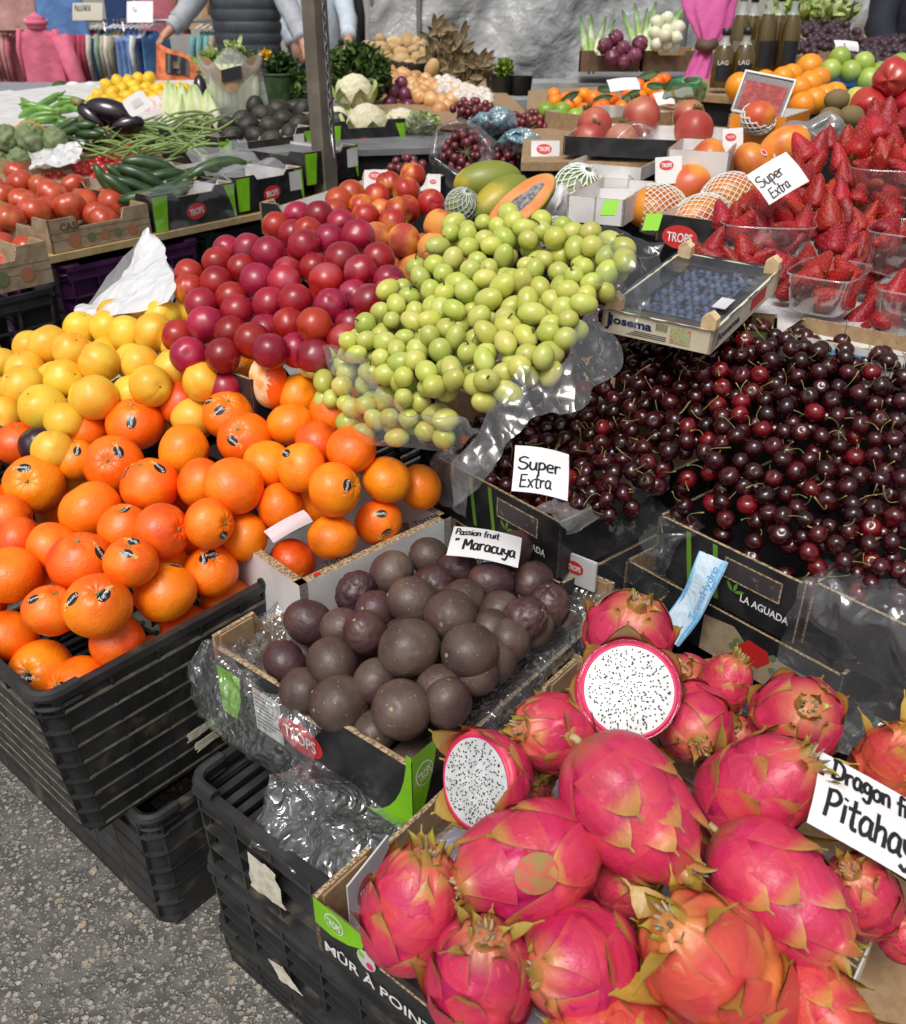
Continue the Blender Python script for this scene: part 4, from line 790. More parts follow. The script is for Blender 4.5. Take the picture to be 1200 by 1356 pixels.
# faces: right face runs along EB from the near corner, left face along -EA
nR, nL = EA, -EB
Oc = Vector((N0.x, N0.y, zb)); fX = EA; OL = Oc-EA*.36-EB*.0   # left face reads from far left to the near corner
hh = .133
patch('green_print', [(.36-.0005, 0), (.36-.0005, hh-.002)]+[(.36-.09+.082*math.sin(q), (hh-.002)*(1-math.cos(q))) for q in [i*math.pi/2/9 for i in range(9, -1, -1)]], MT['lime'], OL, fX, EZ, pb)
logo(pb, OL, fX, EZ, .165, .045, .042, .026, 'TROPS', 'red', 0)
patch('data_label', [(.075, .01), (.13, .01), (.13, .084), (.075, .084)], MT['card_white'], OL, fX, EZ, pb)
for k in range(9): patch('label_print', [(.079, .074-k*.0068), (.126-.01*(k % 3), .074-k*.0068), (.126-.01*(k % 3), .0755-k*.0068), (.079, .0755-k*.0068)], MT['ink'], OL, fX, EZ, pb, .0011)
patch('green_print', [(0, 0), (.03, 0), (.045, .04), (.05, .084), (0, .084)], MT['lime'], OL, fX, EZ, pb)
patch('green_print', [(0, .05), (0, hh-.002), (.045, hh-.002), (.04, .1), (.028, .06), (.012, .02), (0, 0)], MT['lime'], Oc, EB, EZ, pb)
logo(pb, Oc, EB, EZ, .021, .092, .0155, .019, 'TROPS', 'green', .25)
text_mesh('lettering', 'MÛR À POINT', .015, MT['white'], Oc+EB*.02+EZ*.01, EB, EZ, pb, bold=.0003, off=.0015, width=.15)
patch('leaf_print', [(.05, .03), (.065, .026), (.08, .032), (.095, .04), (.08, .044), (.062, .04)], MT['lime'], Oc, EB, EZ, pb, .001)
# white inner tab with red oval at the right corner of the box
rt = Oc+EB*.43-EA*.02+EZ*.12; tabm = MB().slab(rt, -EA*.07+EZ*.0, EZ*.05, EB*.004); tabm.build('inner_flap', MT['card_white'], pb, smooth=False)
logo(pb, rt-EA*.07-EB*.001, EA, EZ, .035, .03, .015, .011, 'TROPS', 'red')
PF = [(288, 410, 70, 1, 0), (425, 323, 63, 2, 0), (530, 265, 67, 0, 0), (640, 215, 58, 0, 0), (645, 305, 62, 2, 0), (722, 253, 55, 1, 0), (585, 360, 74, 0, 0), (470, 453, 68, 1, 0), (490, 372, 48, 0, 0), (385, 425, 50, 0, 0), (825, 303, 65, 1, 0), (885, 200, 60, 1, 0), (945, 290, 60, 1, 0), (750, 345, 56, 0, 0), (720, 417, 80, 0, 0), (910, 410, 68, 2, 0), (1020, 372, 66, 2, 0), (820, 430, 52, 0, 0), (1020, 455, 50, 0, 0), (948, 510, 64, 0, 0), (592, 510, 89, 0, 0), (768, 523, 84, 0, 0), (355, 530, 76, 0, 0), (485, 577, 64, 0, 0), (215, 525, 58, 1, 0), (268, 612, 73, 0, 0), (395, 665, 88, 0, 0), (572, 660, 90, 0, 0), (735, 662, 75, 0, 0), (672, 595, 60, 0, 0), (850, 592, 67, 0, 0), (850, 510, 44, 0, 0), (465, 712, 44, 0, 0), (545, 440, 34, 0, 0), (840, 370, 40, 0, 0), (640, 480, 34, 0, 0)]
pp = [passion_proto(1), passion_proto(2), passion_proto(3, False, .03)]; pu = [passion_proto(4, True, .03), passion_proto(5, True, .05)]; pw = [passion_proto(6, True, .13), passion_proto(7, True, .16)]
def pplane(u, v): return atp(u, v, .515, .13, .56)
P_, R_ = [], []
for (x, y, r, k, _) in PF:
    u, v, rp = 280+x/2.222, 640+y/2.222, r/2.222; p = pplane(u, v)
    ctr = ((u-575)/220)**2+((v-850)/150)**2; p = atp(u, v, .462+.055*max(0, 1-ctr), .16, .56); t = depth(p); R = max(.0285, min(.0395, rp*t/FP)); sink = max(0, 1-rp/(R*FP/t))*.04; P_.append(p+dirv(u, v)*sink); R_.append(R)
def inbox(p, R):
    a, b = -(p-Oc).dot(EA), (p-Oc).dot(EB); m_ = R*.75+.006; return p-EA*(min(max(a, m_), .36-m_)-a)+EB*(min(max(b, m_), .455-m_)-b)
P_ = relax(P_, R_, 25, .8, .93); P_ = [inbox(p, r*.6) for p, r in zip(P_, R_)]; la = row_labels([px(p)[:2] for p in P_], 'FRUIT', 'the passion fruit box', 6)
for i, p in enumerate(P_):
    k = PF[i][3]; pr = (pp[i % 3], pu[i % 2], pw[i % 2])[k]; place(pr, p, axes(camdir(rg.uniform(-1, 1), rg.uniform(-.6, 1), rg.uniform(-.3, .7)), rg.uniform(0, 6)), R_[i]/.0385, la[i].replace('FRUIT', ('smooth brown passion fruit', 'dark purple passion fruit', 'wrinkled purple passion fruit')[k]), 'passion fruit in the black and lime box')
PFP, PFR = P_, R_
# lower layer in the box
lo = [(Vector((Oc+EB*(.05+.071*i+.03*(j % 2)))+(-EA)*(.045+.066*j))+EZ*(.05)) for i in range(6) for j in range(5)]
lo = [p for p in lo if min((p-q).length for q in P_) > .05]; cc = seen([(p, .034) for p in lo], list(zip(P_, R_))); lo = [p for i, p in enumerate(lo) if cc[i] > 5]
la = row_labels([px(p)[:2] for p in lo], 'half hidden passion fruit', 'the bottom layer', 5)
for i, p in enumerate(lo): place(pp[i % 3], p, rquat(rg), .9, la[i], 'passion fruit in the black and lime box')
# clear bag lining the passion fruit box and falling over its left side
def rimp(a, b, z): return Oc+(-EA)*a*.36+EB*b*.455+EZ*z
bagm = MB()
rowL = [(-.02, .2), (.25, .25), (.5, .3), (.8, .3), (1.03, .3)]
pts = []
for a in (-.0, .2, .42, .65, .85, 1.04, 1.06, 1.05):
    pass
def side_rows(f): return [f(k) for k in range(6)]
prof = [(.075, .045), (.03, .085), (0, .118), (-.022, .09), (-.034, .03), (-.012, -.012)]      # (inwards, height) across the rim
seq = []
for k in range(6):
    seq.append([Oc+(-EA)*a+EB*(prof[k][0]*w2+sh)+EZ*(prof[k][1]*hz) for (a, w2, hz, sh) in ((.15, .4, .8, 0), (.17, .9, .78, 0), (.2, 1.1, .8, 0), (.24, 1.2, .9, 0), (.30, 1.2, 1, 0), (.36, 1.2, 1.05, .01))])
corner = [[Oc+(-EA)*(.36-prof[k][0])+EB*(max(prof[k][0], -.03)*.6+.03*0)+EZ*(prof[k][1]*1.08) for k in range(6)]]
left = [[Oc+(-EA)*(.36-prof[k][0])+EB*b+EZ*(prof[k][1]) for k in range(6)] for b in (.04, .14, .24, .34, .43)]
G_ = [[seq[k][j] for k in range(6)] for j in range(6)]+corner+left
sheet(G_, 7, .013, 16, 2, bagm)
G2 = []
for b, hz in ((.08, .85), (.15, .9), (.24, 1), (.33, 1), (.42, 1), (.455, 1)): G2.append([Oc-EA*.075+EB*b+EZ*.06, Oc-EA*.035+EB*b+EZ*.082*hz, Oc-EA*.006+EB*b+EZ*.112*hz, Oc+EA*.012+EB*b+EZ*.1*hz, Oc+EA*.014+EB*b+EZ*.06])
sheet(G2, 6, .009, 20, 5, bagm)
G3 = [[Oc+EB*b-EA*a+EZ*z for (b, z) in ((.38, .06), (.42, .1), (.46, .125), (.475, .09))] for a in (0, .1, .2, .3, .36)]; sheet(G3, 6, .008, 20, 6, bagm)
tag(bagm.build('plastic_bag', MT['bag_film'], None, loc=tuple(Oc)), 'crumpled clear plastic bag lining the passion fruit box and hanging over its left side', 'plastic bag')
cpx = [at(566, 690, 1.30), at(650, 696, 1.30), at(684, 756, 1.23), at(590, 735, 1.235)]
card('price_card', 'white card hand lettered Passion fruit Maracuya standing in the passion fruit', cpx[3], cpx[2]-cpx[3], cpx[0]-cpx[3], (cpx[2]-cpx[3]).length, (cpx[0]-cpx[3]).length*.95, [('Passion fruit', .019, .005, .052, 0, .5, .12), ('" Maracuya', .024, .008, .015, .0, .62, .13)], skew=.1)
# ---- stack of black crates below the passion fruit
ST = atz(253, 1030, .362)
zc = .362
for k, (hh_, lab) in enumerate(((.15, 'black plastic crate at the top of the stack under the passion fruit box'), (.13, 'black plastic crate in the middle of the stack under the passion fruit box'), (.08, 'black plastic crate at the bottom of the stack under the passion fruit box'))):
    zc2 = zc-hh_+.001; crate('plastic_crate', lab, ST-EZ*(.362-zc2)+Vector((0, 0, 0)), EA*.6, EB*.42, hh_-.003, 'stacked black crates by the aisle', taper=.004, rows=3 if k < 2 else 2, slots=(k == 0), lid=(k == 0)); zc = zc2
sf = ST-EB*.0125; sn = -EB
scrap('torn cream paper label on the top crate of the stack', *[on_plane(u, v, sf, sn) for (u, v) in ((329, 1128), (362, 1150), (380, 1205), (336, 1172))], sn)
scrap('small torn cream paper label low on the crate stack', *[on_plane(u, v, sf, sn) for (u, v) in ((358, 1270), (375, 1280), (402, 1318), (372, 1296))], sn)
fb = MB(); sheet([[ST+EA*(.12+.06*j)+EB*(.0+.045*i)+EZ*(.02+.03*((i+j) % 2)-(.05 if i == 0 else 0)) for j in range(6)] for i in range(4)], 9, .013, 15, 9, fb); sheet([[at(300+30*j, 1000+24*i, 1.1+.01*i) +EZ*0 for j in range(6)] for i in range(4)], 1, .001, 20, 1, MB())
tag(fb.build('plastic_film', MT['bag_film'], None, loc=tuple(ST)), 'crumpled clear plastic film lying on top of the black crate stack', 'plastic film')
# ================================================================ dragon fruit box
DO = atz(414, 1187, .45); DX, DY = EA*.43, EB*.50; zd = .366
db_ = carton('cardboard_box', 'open cardboard box of dragon fruit with lime and black printed sides at the front', Vector((DO.x, DO.y, zd)), DX, DY, .066, 'card_black', 'cardboard', .006, tab=.02, tabw=.08, hs=(.05, .07, .07, .066))
Od = Vector((DO.x, DO.y, zd))
patch('green_print', [(.0006, .045), (.0006, .085), (.075, .085), (.07, .062), (.05, .05), (.025, .043)], MT['lime'], Od, EA, EZ, db_)
logo(db_, Od, EA, EZ, .03, .066, .0135, .0135, 'TROPS', 'green', -.05)
text_mesh('lettering', 'MÛR À POINT', .015, MT['white'], Od+EA*.012+EZ*.012, EA, EZ, db_, bold=.0003, off=.0015, width=.15)
patch('fruit_label', ovalp(.075, .05, .013, .014, 12), MT['card_white'], Od, EA, EZ, db_, .0014); patch('fruit_label_print', ovalp(.08, .045, .005, .005, 12), MT['sticker_pink'], Od, EA, EZ, db_, .0019); patch('fruit_label_print', [(.064, .052), (.072, .05), (.072, .057), (.066, .06)], MT['lime'], Od, EA, EZ, db_, .0019)
patch('green_print', [(.15, .0), (.2, .0), (.2, .05), (.17, .05)], MT['lime'], Od, EA, EZ, db_)
MB().slab(Od+EB*.10+EA*.012+EZ*.012, EB*-.075+EA*.012, EZ*.082, EA*.002).build('white_liner', MT['card_white'], db_, smooth=False)
logo(db_, Od+EB*.025+EA*.0255+EZ*.012, (EB*.075-EA*.012), EZ, .03, .045, .016, .02, 'TROPS', 'red')
mat('lilac', (.5, .46, .58), .6, (.36, .33, .44), 30, bump=[(40, .5, 'n')]); MB().slab(Od+EA*.02+EB*.012+EZ*.012, EA*.38, EB*.44, EZ*.008).build('lilac_pad', MT['lilac'], db_, smooth=False)
MB().slab(Od+EA*.09+EB*.002+EZ*.05, EA*.32, EB*.014, EZ*.012).build('folded_edge', MT['card_black'], db_, smooth=False)
c2o = Od+EA*.44+EB*.2
b2 = carton('cardboard_box', 'open cardboard box at the lower right edge beside the dragon fruit, corrugated corner showing', c2o, EA*.3, EB*.4, .075, 'card_black', 'cardboard', .006, tab=.02)
logo(b2, c2o+EB*.02+EA*.01, -EB, EZ, .0, .06, .02, .022, 'TROPS', 'red')
MB().slab(c2o+EA*.02+EB*.05, EB*.07, EZ*.085, EA*.002).build('white_liner', MT['card_white'], b2, smooth=False)
crate('plastic_crate', 'black plastic crate under the dragon fruit box', ST+EA*.605-EZ*.2, EA*.5, EB*.42, .195, taper=0, rows=4, fine=False)
crate('plastic_crate', 'black plastic crate on the ground under the dragon fruit', ST+EA*.605-EZ*.361, EA*.5, EB*.42, .158, taper=0, rows=3, fine=False)
dpz = [dragon_proto(11, 'dragon', L=.068, R=.046), dragon_proto(12, 'dragon', L=.06, R=.05, rows=3, per=4), dragon_proto(13, 'dragon_orange', L=.08, R=.046, rows=4, per=4, curl=.7), dragon_proto(14, 'dragon', L=.068, R=.046, rows=3, per=4, curl=.3, scar=True), dragon_proto(15, 'dragon', L=.072, R=.047, rows=4, per=5, curl=.5)]
hpz = dragon_proto(21, 'dragon', L=.06, R=.05, half=True, crown=False)
# u, v, half width px, height, axis towards the crown, roll, prototype, label
DF = [(832, 842, 57, .60, (.1, .75, .65), 0, 1, 'deep pink dragon fruit standing crown up behind the large cut half'),
 (738, 972, 56, .565, (-.75, .25, .6), 1, 0, 'dragon fruit with green leafy crown pointing left, below the large cut half'),
 (835, 1068, 82, .575, (.6, -.72, .3), 2.2, 0, 'large smooth pink dragon fruit in the middle with one green triangular scale'),
 (918, 958, 50, .56, (-.1, -.25, .96), 0, 1, 'dragon fruit with dried stalk facing the viewer, right of the large cut half'),
 (958, 908, 36, .56, (.3, .7, .3), 3, 0, 'small dark pink dragon fruit against the back wall of the box'),
 (1055, 952, 58, .565, (-.1, .45, .9), 1, 1, 'rose shaped pink dragon fruit facing up behind the dragon fruit card'),
 (1003, 1046, 70, .56, (.6, .6, .5), 2, 4, 'pink dragon fruit with long yellow green crown leaves, left of the dragon fruit card'),
 (1175, 1015, 48, .53, (.2, .8, .5), 1, 2, 'reddish orange dragon fruit at the right edge above the dragon fruit card'),
 (697, 1142, 76, .54, (-.9, -.2, .25), .6, 3, 'round pink dragon fruit with a brown scar on top'),
 (548, 1203, 70, .50, (.2, .93, .3), 1.2, 0, 'upright pink dragon fruit at the left corner of its box'),
 (636, 1298, 76, .485, (.05, .85, .5), 2, 4, 'dragon fruit with pointed red scales round its top, second from left at the bottom'),
 (765, 1275, 75, .49, (-.8, .15, .58), 3, 1, 'smooth magenta dragon fruit with a wide curled scale, bottom edge of the heap'),
 (950, 1285, 94, .51, (-.6, .68, .42), .4, 2, 'biggest orange red dragon fruit with thick yellow scales at the bottom'),
 (1030, 1180, 80, .53, (.62, -.55, .55), 1.5, 4, 'pink dragon fruit with a broad green scale below the dragon fruit card'),
 (1140, 1185, 52, .51, (-.45, .7, .5), 2.5, 0, 'pink dragon fruit partly under the dragon fruit card'),
 (825, 1175, 46, .48, (.3, .3, .8), 1, 0, 'shaded dragon fruit deep in the gap below the central one'),
 (808, 1368, 60, .46, (-.9, .1, .4), 1, 2, 'orange dragon fruit cut off by the bottom edge, leftmost of the low ones'),
 (1092, 1345, 60, .47, (.4, -.6, .6), 3.5, 2, 'red dragon fruit low at the bottom edge right of the biggest orange one'),
 (985, 985, 34, .52, (-.4, .6, .5), 4, 0, 'dark pink dragon fruit squeezed behind the yellow green crowned one'),
 (1195, 1240, 30, .47, (.2, .6, .5), 2, 1, 'dark dragon fruit low at the right edge beside the cardboard corner'),
 (905, 905, 40, .53, (-.2, .5, .8), 3, 1, 'pink dragon fruit sunk beneath the large cut half'),
 (690, 1050, 40, .48, (.2, .5, .8), 3, 0, 'dark dragon fruit hidden between the small cut half and the central one'),
 (940, 1120, 40, .47, (.2, .5, .8), 3, 3, 'shaded dragon fruit below the yellow green crowned one'),
 (700, 1230, 40, .43, (.2, .2, .8), 2, 0, 'shaded dragon fruit in the bottom gap below the scarred one'),
 (870, 1230, 36, .43, (.2, .2, .8), 2, 3, 'dark dragon fruit in the gap left of the biggest orange one')]
for (u, v, hw, z, ax, ro, k, lab) in DF:
    p = atz(u, v, z); t = depth(p); R0 = (.05, .05, .052, .048, .052)[k]*1.06; place(dpz[k], p, axes(camdir(*ax), ro), hw*t/FP/R0, lab, 'dragon fruit in the front box')
for (u, v, hw, z, ax, ro, lab) in ((833, 914, 64, .62, (-.12, .3, .95), 0, 'large cut dragon fruit half wrapped in film, white speckled face up'), (630, 1036, 63, .555, (-.72, .1, .69), 1, 'smaller cut dragon fruit half turned to the left beside the passion fruit box')):
    p = atz(u, v, z); t = depth(p); sc_ = hw*t/FP/.05; h_ = place(hpz, p, axes(camdir(*ax), ro), sc_, lab, 'cut dragon fruit halves')
    if u == 833:
        q = axes(camdir(*ax), ro); mb = MB(); mb.ball(lambda a, b: p+q @ (Vector((math.sin(a)*math.cos(b)*.0525, math.sin(a)*math.sin(b)*.0525, -.0012 if a < 1.5 else (math.cos(a)*.056)))*sc_*(1+.012*nz(Vector((math.cos(b)*3, math.sin(b)*3, a*2)), 2.5, 1))), 64, 24)
        tag(mb.build('cling_film', MT['clear_film'], None, loc=tuple(p)), 'cling film stretched round the large cut dragon fruit half', 'plastic film')
ck = [at(1098, 994, .885), at(1325, 1112, .85), at(1300, 1225, .81), at(1067, 1088, .83)]
card('price_card', 'large white card hand lettered Dragon fruit Pitahaya at the right edge', ck[3], ck[2]-ck[3], ck[0]-ck[3], (ck[2]-ck[3]).length, (ck[0]-ck[3]).length*.95, [('Dragon fruit', .0215, .014, .058, 0, .74, .17), ('"', .013, .002, .044, 0, 1, .2), ('Pitahaya', .029, .012, .016, 0, .80, .14)], skew=0)
# ================================================================ cherries
e1 = Vector((.64, -.77, 0)).normalized(); e2 = Vector((.77, .64, 0)).normalized()
N1 = atz(742, 693, .60); hb = .095; B1o = N1-e1*.285-EZ*hb; N2 = atz(1066, 775, .60); L2 = N2-e1*.235; B2o = L2-EZ*hb
cpw = [B1o+e1*.015+e2*.02, N1-e1*.012+e2*.02, N1+e2*.06, N1+e1*.05+e2*.075, L2+e2*.04, L2+e1*.012+e2*.02, N2+e2*.02, N2+e1*.01+e2*.035, N2+e1*.28+e2*.035, N2+e1*.28+e2*.40, B1o+e2*.40-e1*.02, B1o+e2*.2-e1*.03]
cpoly = [(p.x, p.y) for p in cpw]
def csurf(x, y):
    w_ = (x-B1o.x)*e2.x+(y-B1o.y)*e2.y; a_ = (x-B1o.x)*e1.x+(y-B1o.y)*e1.y; f1 = (L2-B1o).dot(e2)+.02; kk = max(0, min(1, (a_-.38)/.3)); f0 = .02+(f1-.02)*kk*min(1, 1)
    h1 = .606+max(0, min(.2, (w_-f0)*.58)); h1 = min(h1, .625+max(0, (w_-f1))*2) if a_ > (L2-B1o).dot(e1)-.01 else h1
    return h1+.014*noise.noise(Vector((x*9, y*9, 3)))
cb_ = deposit(cpoly, csurf, .0134, 3300, 4, 1.4, 13)
cnt = seen(cb_, [(p, r) for p, r in zip(PFP, PFR)]); order = np.argsort(-cnt); vis = [i for i in order if cnt[i] > 8]
cpz = [cherry_proto(1), cherry_proto(2), cherry_proto(3), cherry_proto(4, 'cherry', False), cherry_proto(7, 'cherry', False)]; cpr = [cherry_proto(5, 'cherry_red'), cherry_proto(6, 'cherry_red', False)]
rg = random.Random(77); first = vis[:296]; rest = vis[296:]
chl = row_labels([px(cb_[i][0])[:2] for i in first], 'cherry', 'the cherry heap', 17)
for n_, i in enumerate(first):
    p, r = cb_[i]; u, v, t = px(p); red = rg.random() < (.17 if u > 900 else .08); q = axes(Vector((rg.uniform(-1, 1), rg.uniform(-1, 1), rg.uniform(-.4, 1.2)))+CB*.4, rg.uniform(0, 6)); pr = rg.choice(cpr) if red else rg.choice(cpz)
    place(pr, p, q, r/.0138, ('bright red ' if red else 'glossy dark ')+chl[n_], 'bright red cherries in the heap' if red else 'dark cherries in the heap')
mb = MB(); stm = MB()
for i in rest:
    p, r = cb_[i]; mb.ell(p, r*1.03, r, r*.95, None, 14, 10)
    if rg.random() < .7: d = Vector((rg.uniform(-1, 1), rg.uniform(-1, 1), rg.uniform(.3, 1))).normalized(); e = Vector((d.y, -d.x, .2)); stm.tube([p+d*r*.8, p+d*(r+.012)+e*.003, p+d*(r+.026)+e*.011], [.0006, .0005, .001], 5)
cs = mb.build('cherry_mass', MT['cherry'], None); tag(cs, 'the remaining dark cherries deeper in and at the back of the cherry heap', 'cherries', 'dark cherries in the heap', 'stuff')
st = stm.build('stems', MT['stem'], cs); tag(st, kind='stuff')
# cherry boxes
b1 = carton('cardboard_box', 'black cardboard cherry box at the left with lettered slotted front and filmed corner', B1o, e1*.285, e2*.36, hb, 'card_black', 'cardboard', .005, tab=.0, tabs=False)
def aguada(box, O, L, x0):
    mb = MB(); w_, h_ = .085, .028; x1 = x0; y1 = .052
    patch('slot', [(x1, y1), (x1+w_, y1), (x1+w_, y1+h_), (x1, y1+h_)], MT['clear_window'], O, e1, EZ, box, .001)
    for (a, b, c, d) in ((x1-.002, y1-.002, w_+.004, .002), (x1-.002, y1+h_, w_+.004, .002), (x1-.002, y1, .002, h_), (x1+w_, y1, .002, h_)):
        MB().slab(O+e1*a+EZ*b-e2*.0015, e1*c, EZ*d, e2*.001).build('slot_edge', MT['flute'], box, smooth=False)
    text_mesh('lettering', 'LA AGUADA', .0115, MT['white'], O+e1*(x1+.03)+EZ*.026, e1, EZ, box, bold=.0003, off=.0012, width=.075)
    for tl_ in (.4, 2.2, 1.3): patch('leaf_print', [(x1+.018+math.cos(tl_)*.002+math.cos(tl_+q_)*.0 + a*math.cos(tl_)-b*math.sin(tl_), .034+a*math.sin(tl_)+b*math.cos(tl_)) for (a, b) in ((0, 0), (.006, -.0025), (.012, -.002), (.017, 0), (.012, .0025), (.006, .0025)) for q_ in (0,)], MT['lime_dark'], O, e1, EZ, box, .001)
    for k, x in enumerate((x1-.07, x1-.025)): patch('green_stripe', [(x, .092), (x+.008, .092), (x+.022, .01), (x+.014, .01)], MT['lime_dark'], O, e1, EZ, box, .0008)
mat('clear_window', (.06, .05, .055), .12, (.2, .17, .18), 60, .55, .75, coat=.5); mat('lime_dark', (.13, .3, .03), .5)
aguada(b1, B1o, .285, .155)
b2_ = carton('cardboard_box', 'black cardboard cherry box nearer the right with lettered slotted front over the dragon fruit', B2o, e1*.235, e2*.4, hb, 'card_black', 'card_black', .005, tabs=False); aguada(b2_, B2o, .235, .12)
b3o = B2o+e1*.238+e2*.015; b3 = carton('cardboard_box', 'black cardboard cherry box cut by the right edge of the view, covered in clear film', b3o, e1*.3, e2*.4, hb, 'card_black', 'card_black', .005, tabs=False)
MB().slab(B2o+e1*.2365-e2*.002+EZ*.004, e1*.0015, e2*.001, EZ*hb).build('edge_strip', MT['flute'], b3, smooth=False)
# lower printed box below the cherry boxes with strawberry print
lb = B2o-EZ*.085-e1*.05; lbx = carton('cardboard_box', 'dark printed box with a wood print panel and red strawberry picture below the cherries', lb, e1*.36, e2*.4, .078, 'card_black', 'cardboard', .005, tabs=False)
patch('wood_print_panel', [(.15, .0), (.36, .0), (.36, .05), (.22, .05), (.2, .066), (.15, .06)], MT['woodprint'], lb, e1, EZ, lbx); patch('strawberry_print', [(.21, .04), (.225, .058), (.255, .055), (.262, .04), (.245, .02), (.225, .022)], MT['red_print'], lb, e1, EZ, lbx, .001)
for (x, y) in ((.205, .045), (.262, .05), (.265, .03), (.2, .035)): patch('leaf_print', [(x, y-.007), (x+.008, y-.003), (x+.012, y+.003), (x+.003, y+.006), (x-.004, y)], MT['green_print'], lb, e1, EZ, lbx, .0012)
lb2 = N1-e1*.26-EZ*.195; lx2 = carton('cardboard_box', 'box with a pale blue cartoon print band under the left cherry box', lb2, e1*.27, e2*.35, .095, 'card_black', 'cardboard', .005, tabs=False)
patch('print_band', [(.1, .055), (.27, .055), (.27, .09), (.1, .09)], MT['sky_print'], lb2, e1, EZ, lx2); patch('white_print', [(.15, .06), (.2, .06), (.2, .085), (.15, .085)], MT['card_white'], lb2, e1, EZ, lx2, .001)
patch('red_cross_print', [(.17, .062), (.178, .062), (.178, .084), (.17, .084)], MT['red_print'], lb2, e1, EZ, lx2, .0015); patch('red_cross_print', [(.162, .07), (.186, .07), (.186, .076), (.162, .076)], MT['red_print'], lb2, e1, EZ, lx2, .0016)
for k in range(3): crate('plastic_crate', ('black plastic crate under the left cherry box', 'black plastic crate under the middle of the cherry boxes', 'black plastic crate under the right cherry box')[k], B1o+e1*(.31*k)+e2*.02-EZ*.34, e1*.3, e2*.4, .24, taper=0, rows=3, fine=False)
# card in the cherries
ck = [at(692, 590, 1.165), at(771, 600, 1.165), at(745, 661, 1.115), at(676, 650, 1.115)]
card('price_card', 'white card hand lettered Super Extra standing in the cherries', ck[3], ck[2]-ck[3], ck[0]-ck[3], (ck[2]-ck[3]).length*1.08, (ck[0]-ck[3]).length, [('Super', .0225, .006, .034, .02, .78, .12), ('Extra', .019, .01, .007, .02, .72, .12)], skew=.0)
# film over the box corners and the blue printed strip between the boxes
f1 = MB(); sheet([[B2o-e1*a+e2*b+EZ*z for (b, z) in ((.03, .1), (-.01, .098), (-.035, .06), (-.04, .01), (-.05, -.04))] for a in (-.06, -.02, .03, .08, .13)], 8, .012, 18, 3, f1)
tag(f1.build('plastic_bag', MT['clear_film'], None, loc=tuple(B2o)), 'crinkled clear bag with a pale blue printed strip in the gap between the cherry boxes', 'plastic bag')
tb_ = [c for c in C.objects if c.name.startswith('plastic_bag')][-1]
mat('blue_film', (.2, .5, .8), .3, (.3, .58, .85), 30, bump=[(40, .5, 'n')], coat=.2); mat('pale_film', (.62, .76, .88), .3, (.5, .68, .84), 30, bump=[(40, .6, 'n')])
sO = on_plane(868, 838, B2o-e2*.045, -(e2*.9-EZ*.3).normalized()); sX = (e1+e2*.05).normalized(); sY = (EZ*.93+e2*.3).normalized()
def strip(a, b, off, m, nm):
    q = MB(); X_ = sX; Y_ = (sY-X_*sY.dot(X_)).normalized(); N_ = X_.cross(Y_); q.grid(lambda i, j: sO+Y_*(i*.14)+X_*(a+(b-a)*j+.012*math.sin(i*2.2)+.016*i)+N_*(off+.003*math.sin(i*9+j*2)+.002*math.sin(j*11)), 16, 5); return q.build(nm, MT[m], tb_)
strip(0, .042, 0, 'pale_film', 'printed_strip'); strip(0, .006, .0012, 'blue_film', 'strip_border'); strip(.036, .042, .0012, 'blue_film', 'strip_border')
Y_ = (sY-sX*sY.dot(sX)).normalized(); text_mesh('lettering', 'TransHydro', .011, MT['sky_print'], sO+sX*.052+Y_*.045+sX.cross(Y_)*.004, Y_+sX*.12, -sX, tb_, off=.001, width=.085)
patch('leaf_print', [(.012, .012), (.02, .008), (.03, .014), (.032, .024), (.02, .026), (.012, .02)], MT['sky_print'], sO+sX.cross(Y_)*.004, sX, Y_, tb_, .001)
f2 = MB(); sheet([[b3o+e1*a+e2*b+EZ*z for (b, z) in ((.05, .115), (.0, .108), (-.02, .07), (-.018, .02), (-.03, -.03), (-.05, -.06))] for a in (-.01, .05, .12, .2, .28)], 7, .011, 14, 11, f2)
tag(f2.build('plastic_film', MT['clear_thick'], None, loc=tuple(b3o)), 'wrinkled clear film hanging over the front of the right cherry box', 'plastic film')
f3 = MB(); sheet([[B1o+e1*(.0+a)+e2*b+EZ*z for (b, z) in ((.05, .1), (0, .102), (-.012, .06), (-.014, .03))] for a in (0, .05, .1)], 7, .006, 20, 4, f3); sheet([[N1+e2*a-e1*b+EZ*z for (b, z) in ((.05, .008), (.0, .012), (-.01, -.015))] for a in (.0, .08, .16, .24)], 6, .007, 22, 6, f3)
tag(f3.build('plastic_film', MT['milky_film'], None, loc=tuple(N1)), 'folded milky film along the rim of the left cherry box', 'plastic film')
f4 = MB(); sheet([[at(950+55*i, 905+18*j+10*i, 1.16-.02*j) for j in range(4)] for i in range(6)], 6, .014, 14, 8, f4)
tag(f4.build('plastic_film', MT['clear_thick'], None, loc=tuple(at(1100, 930, 1.1))), 'crumpled clear film behind the dragon fruits at the right edge', 'plastic film')
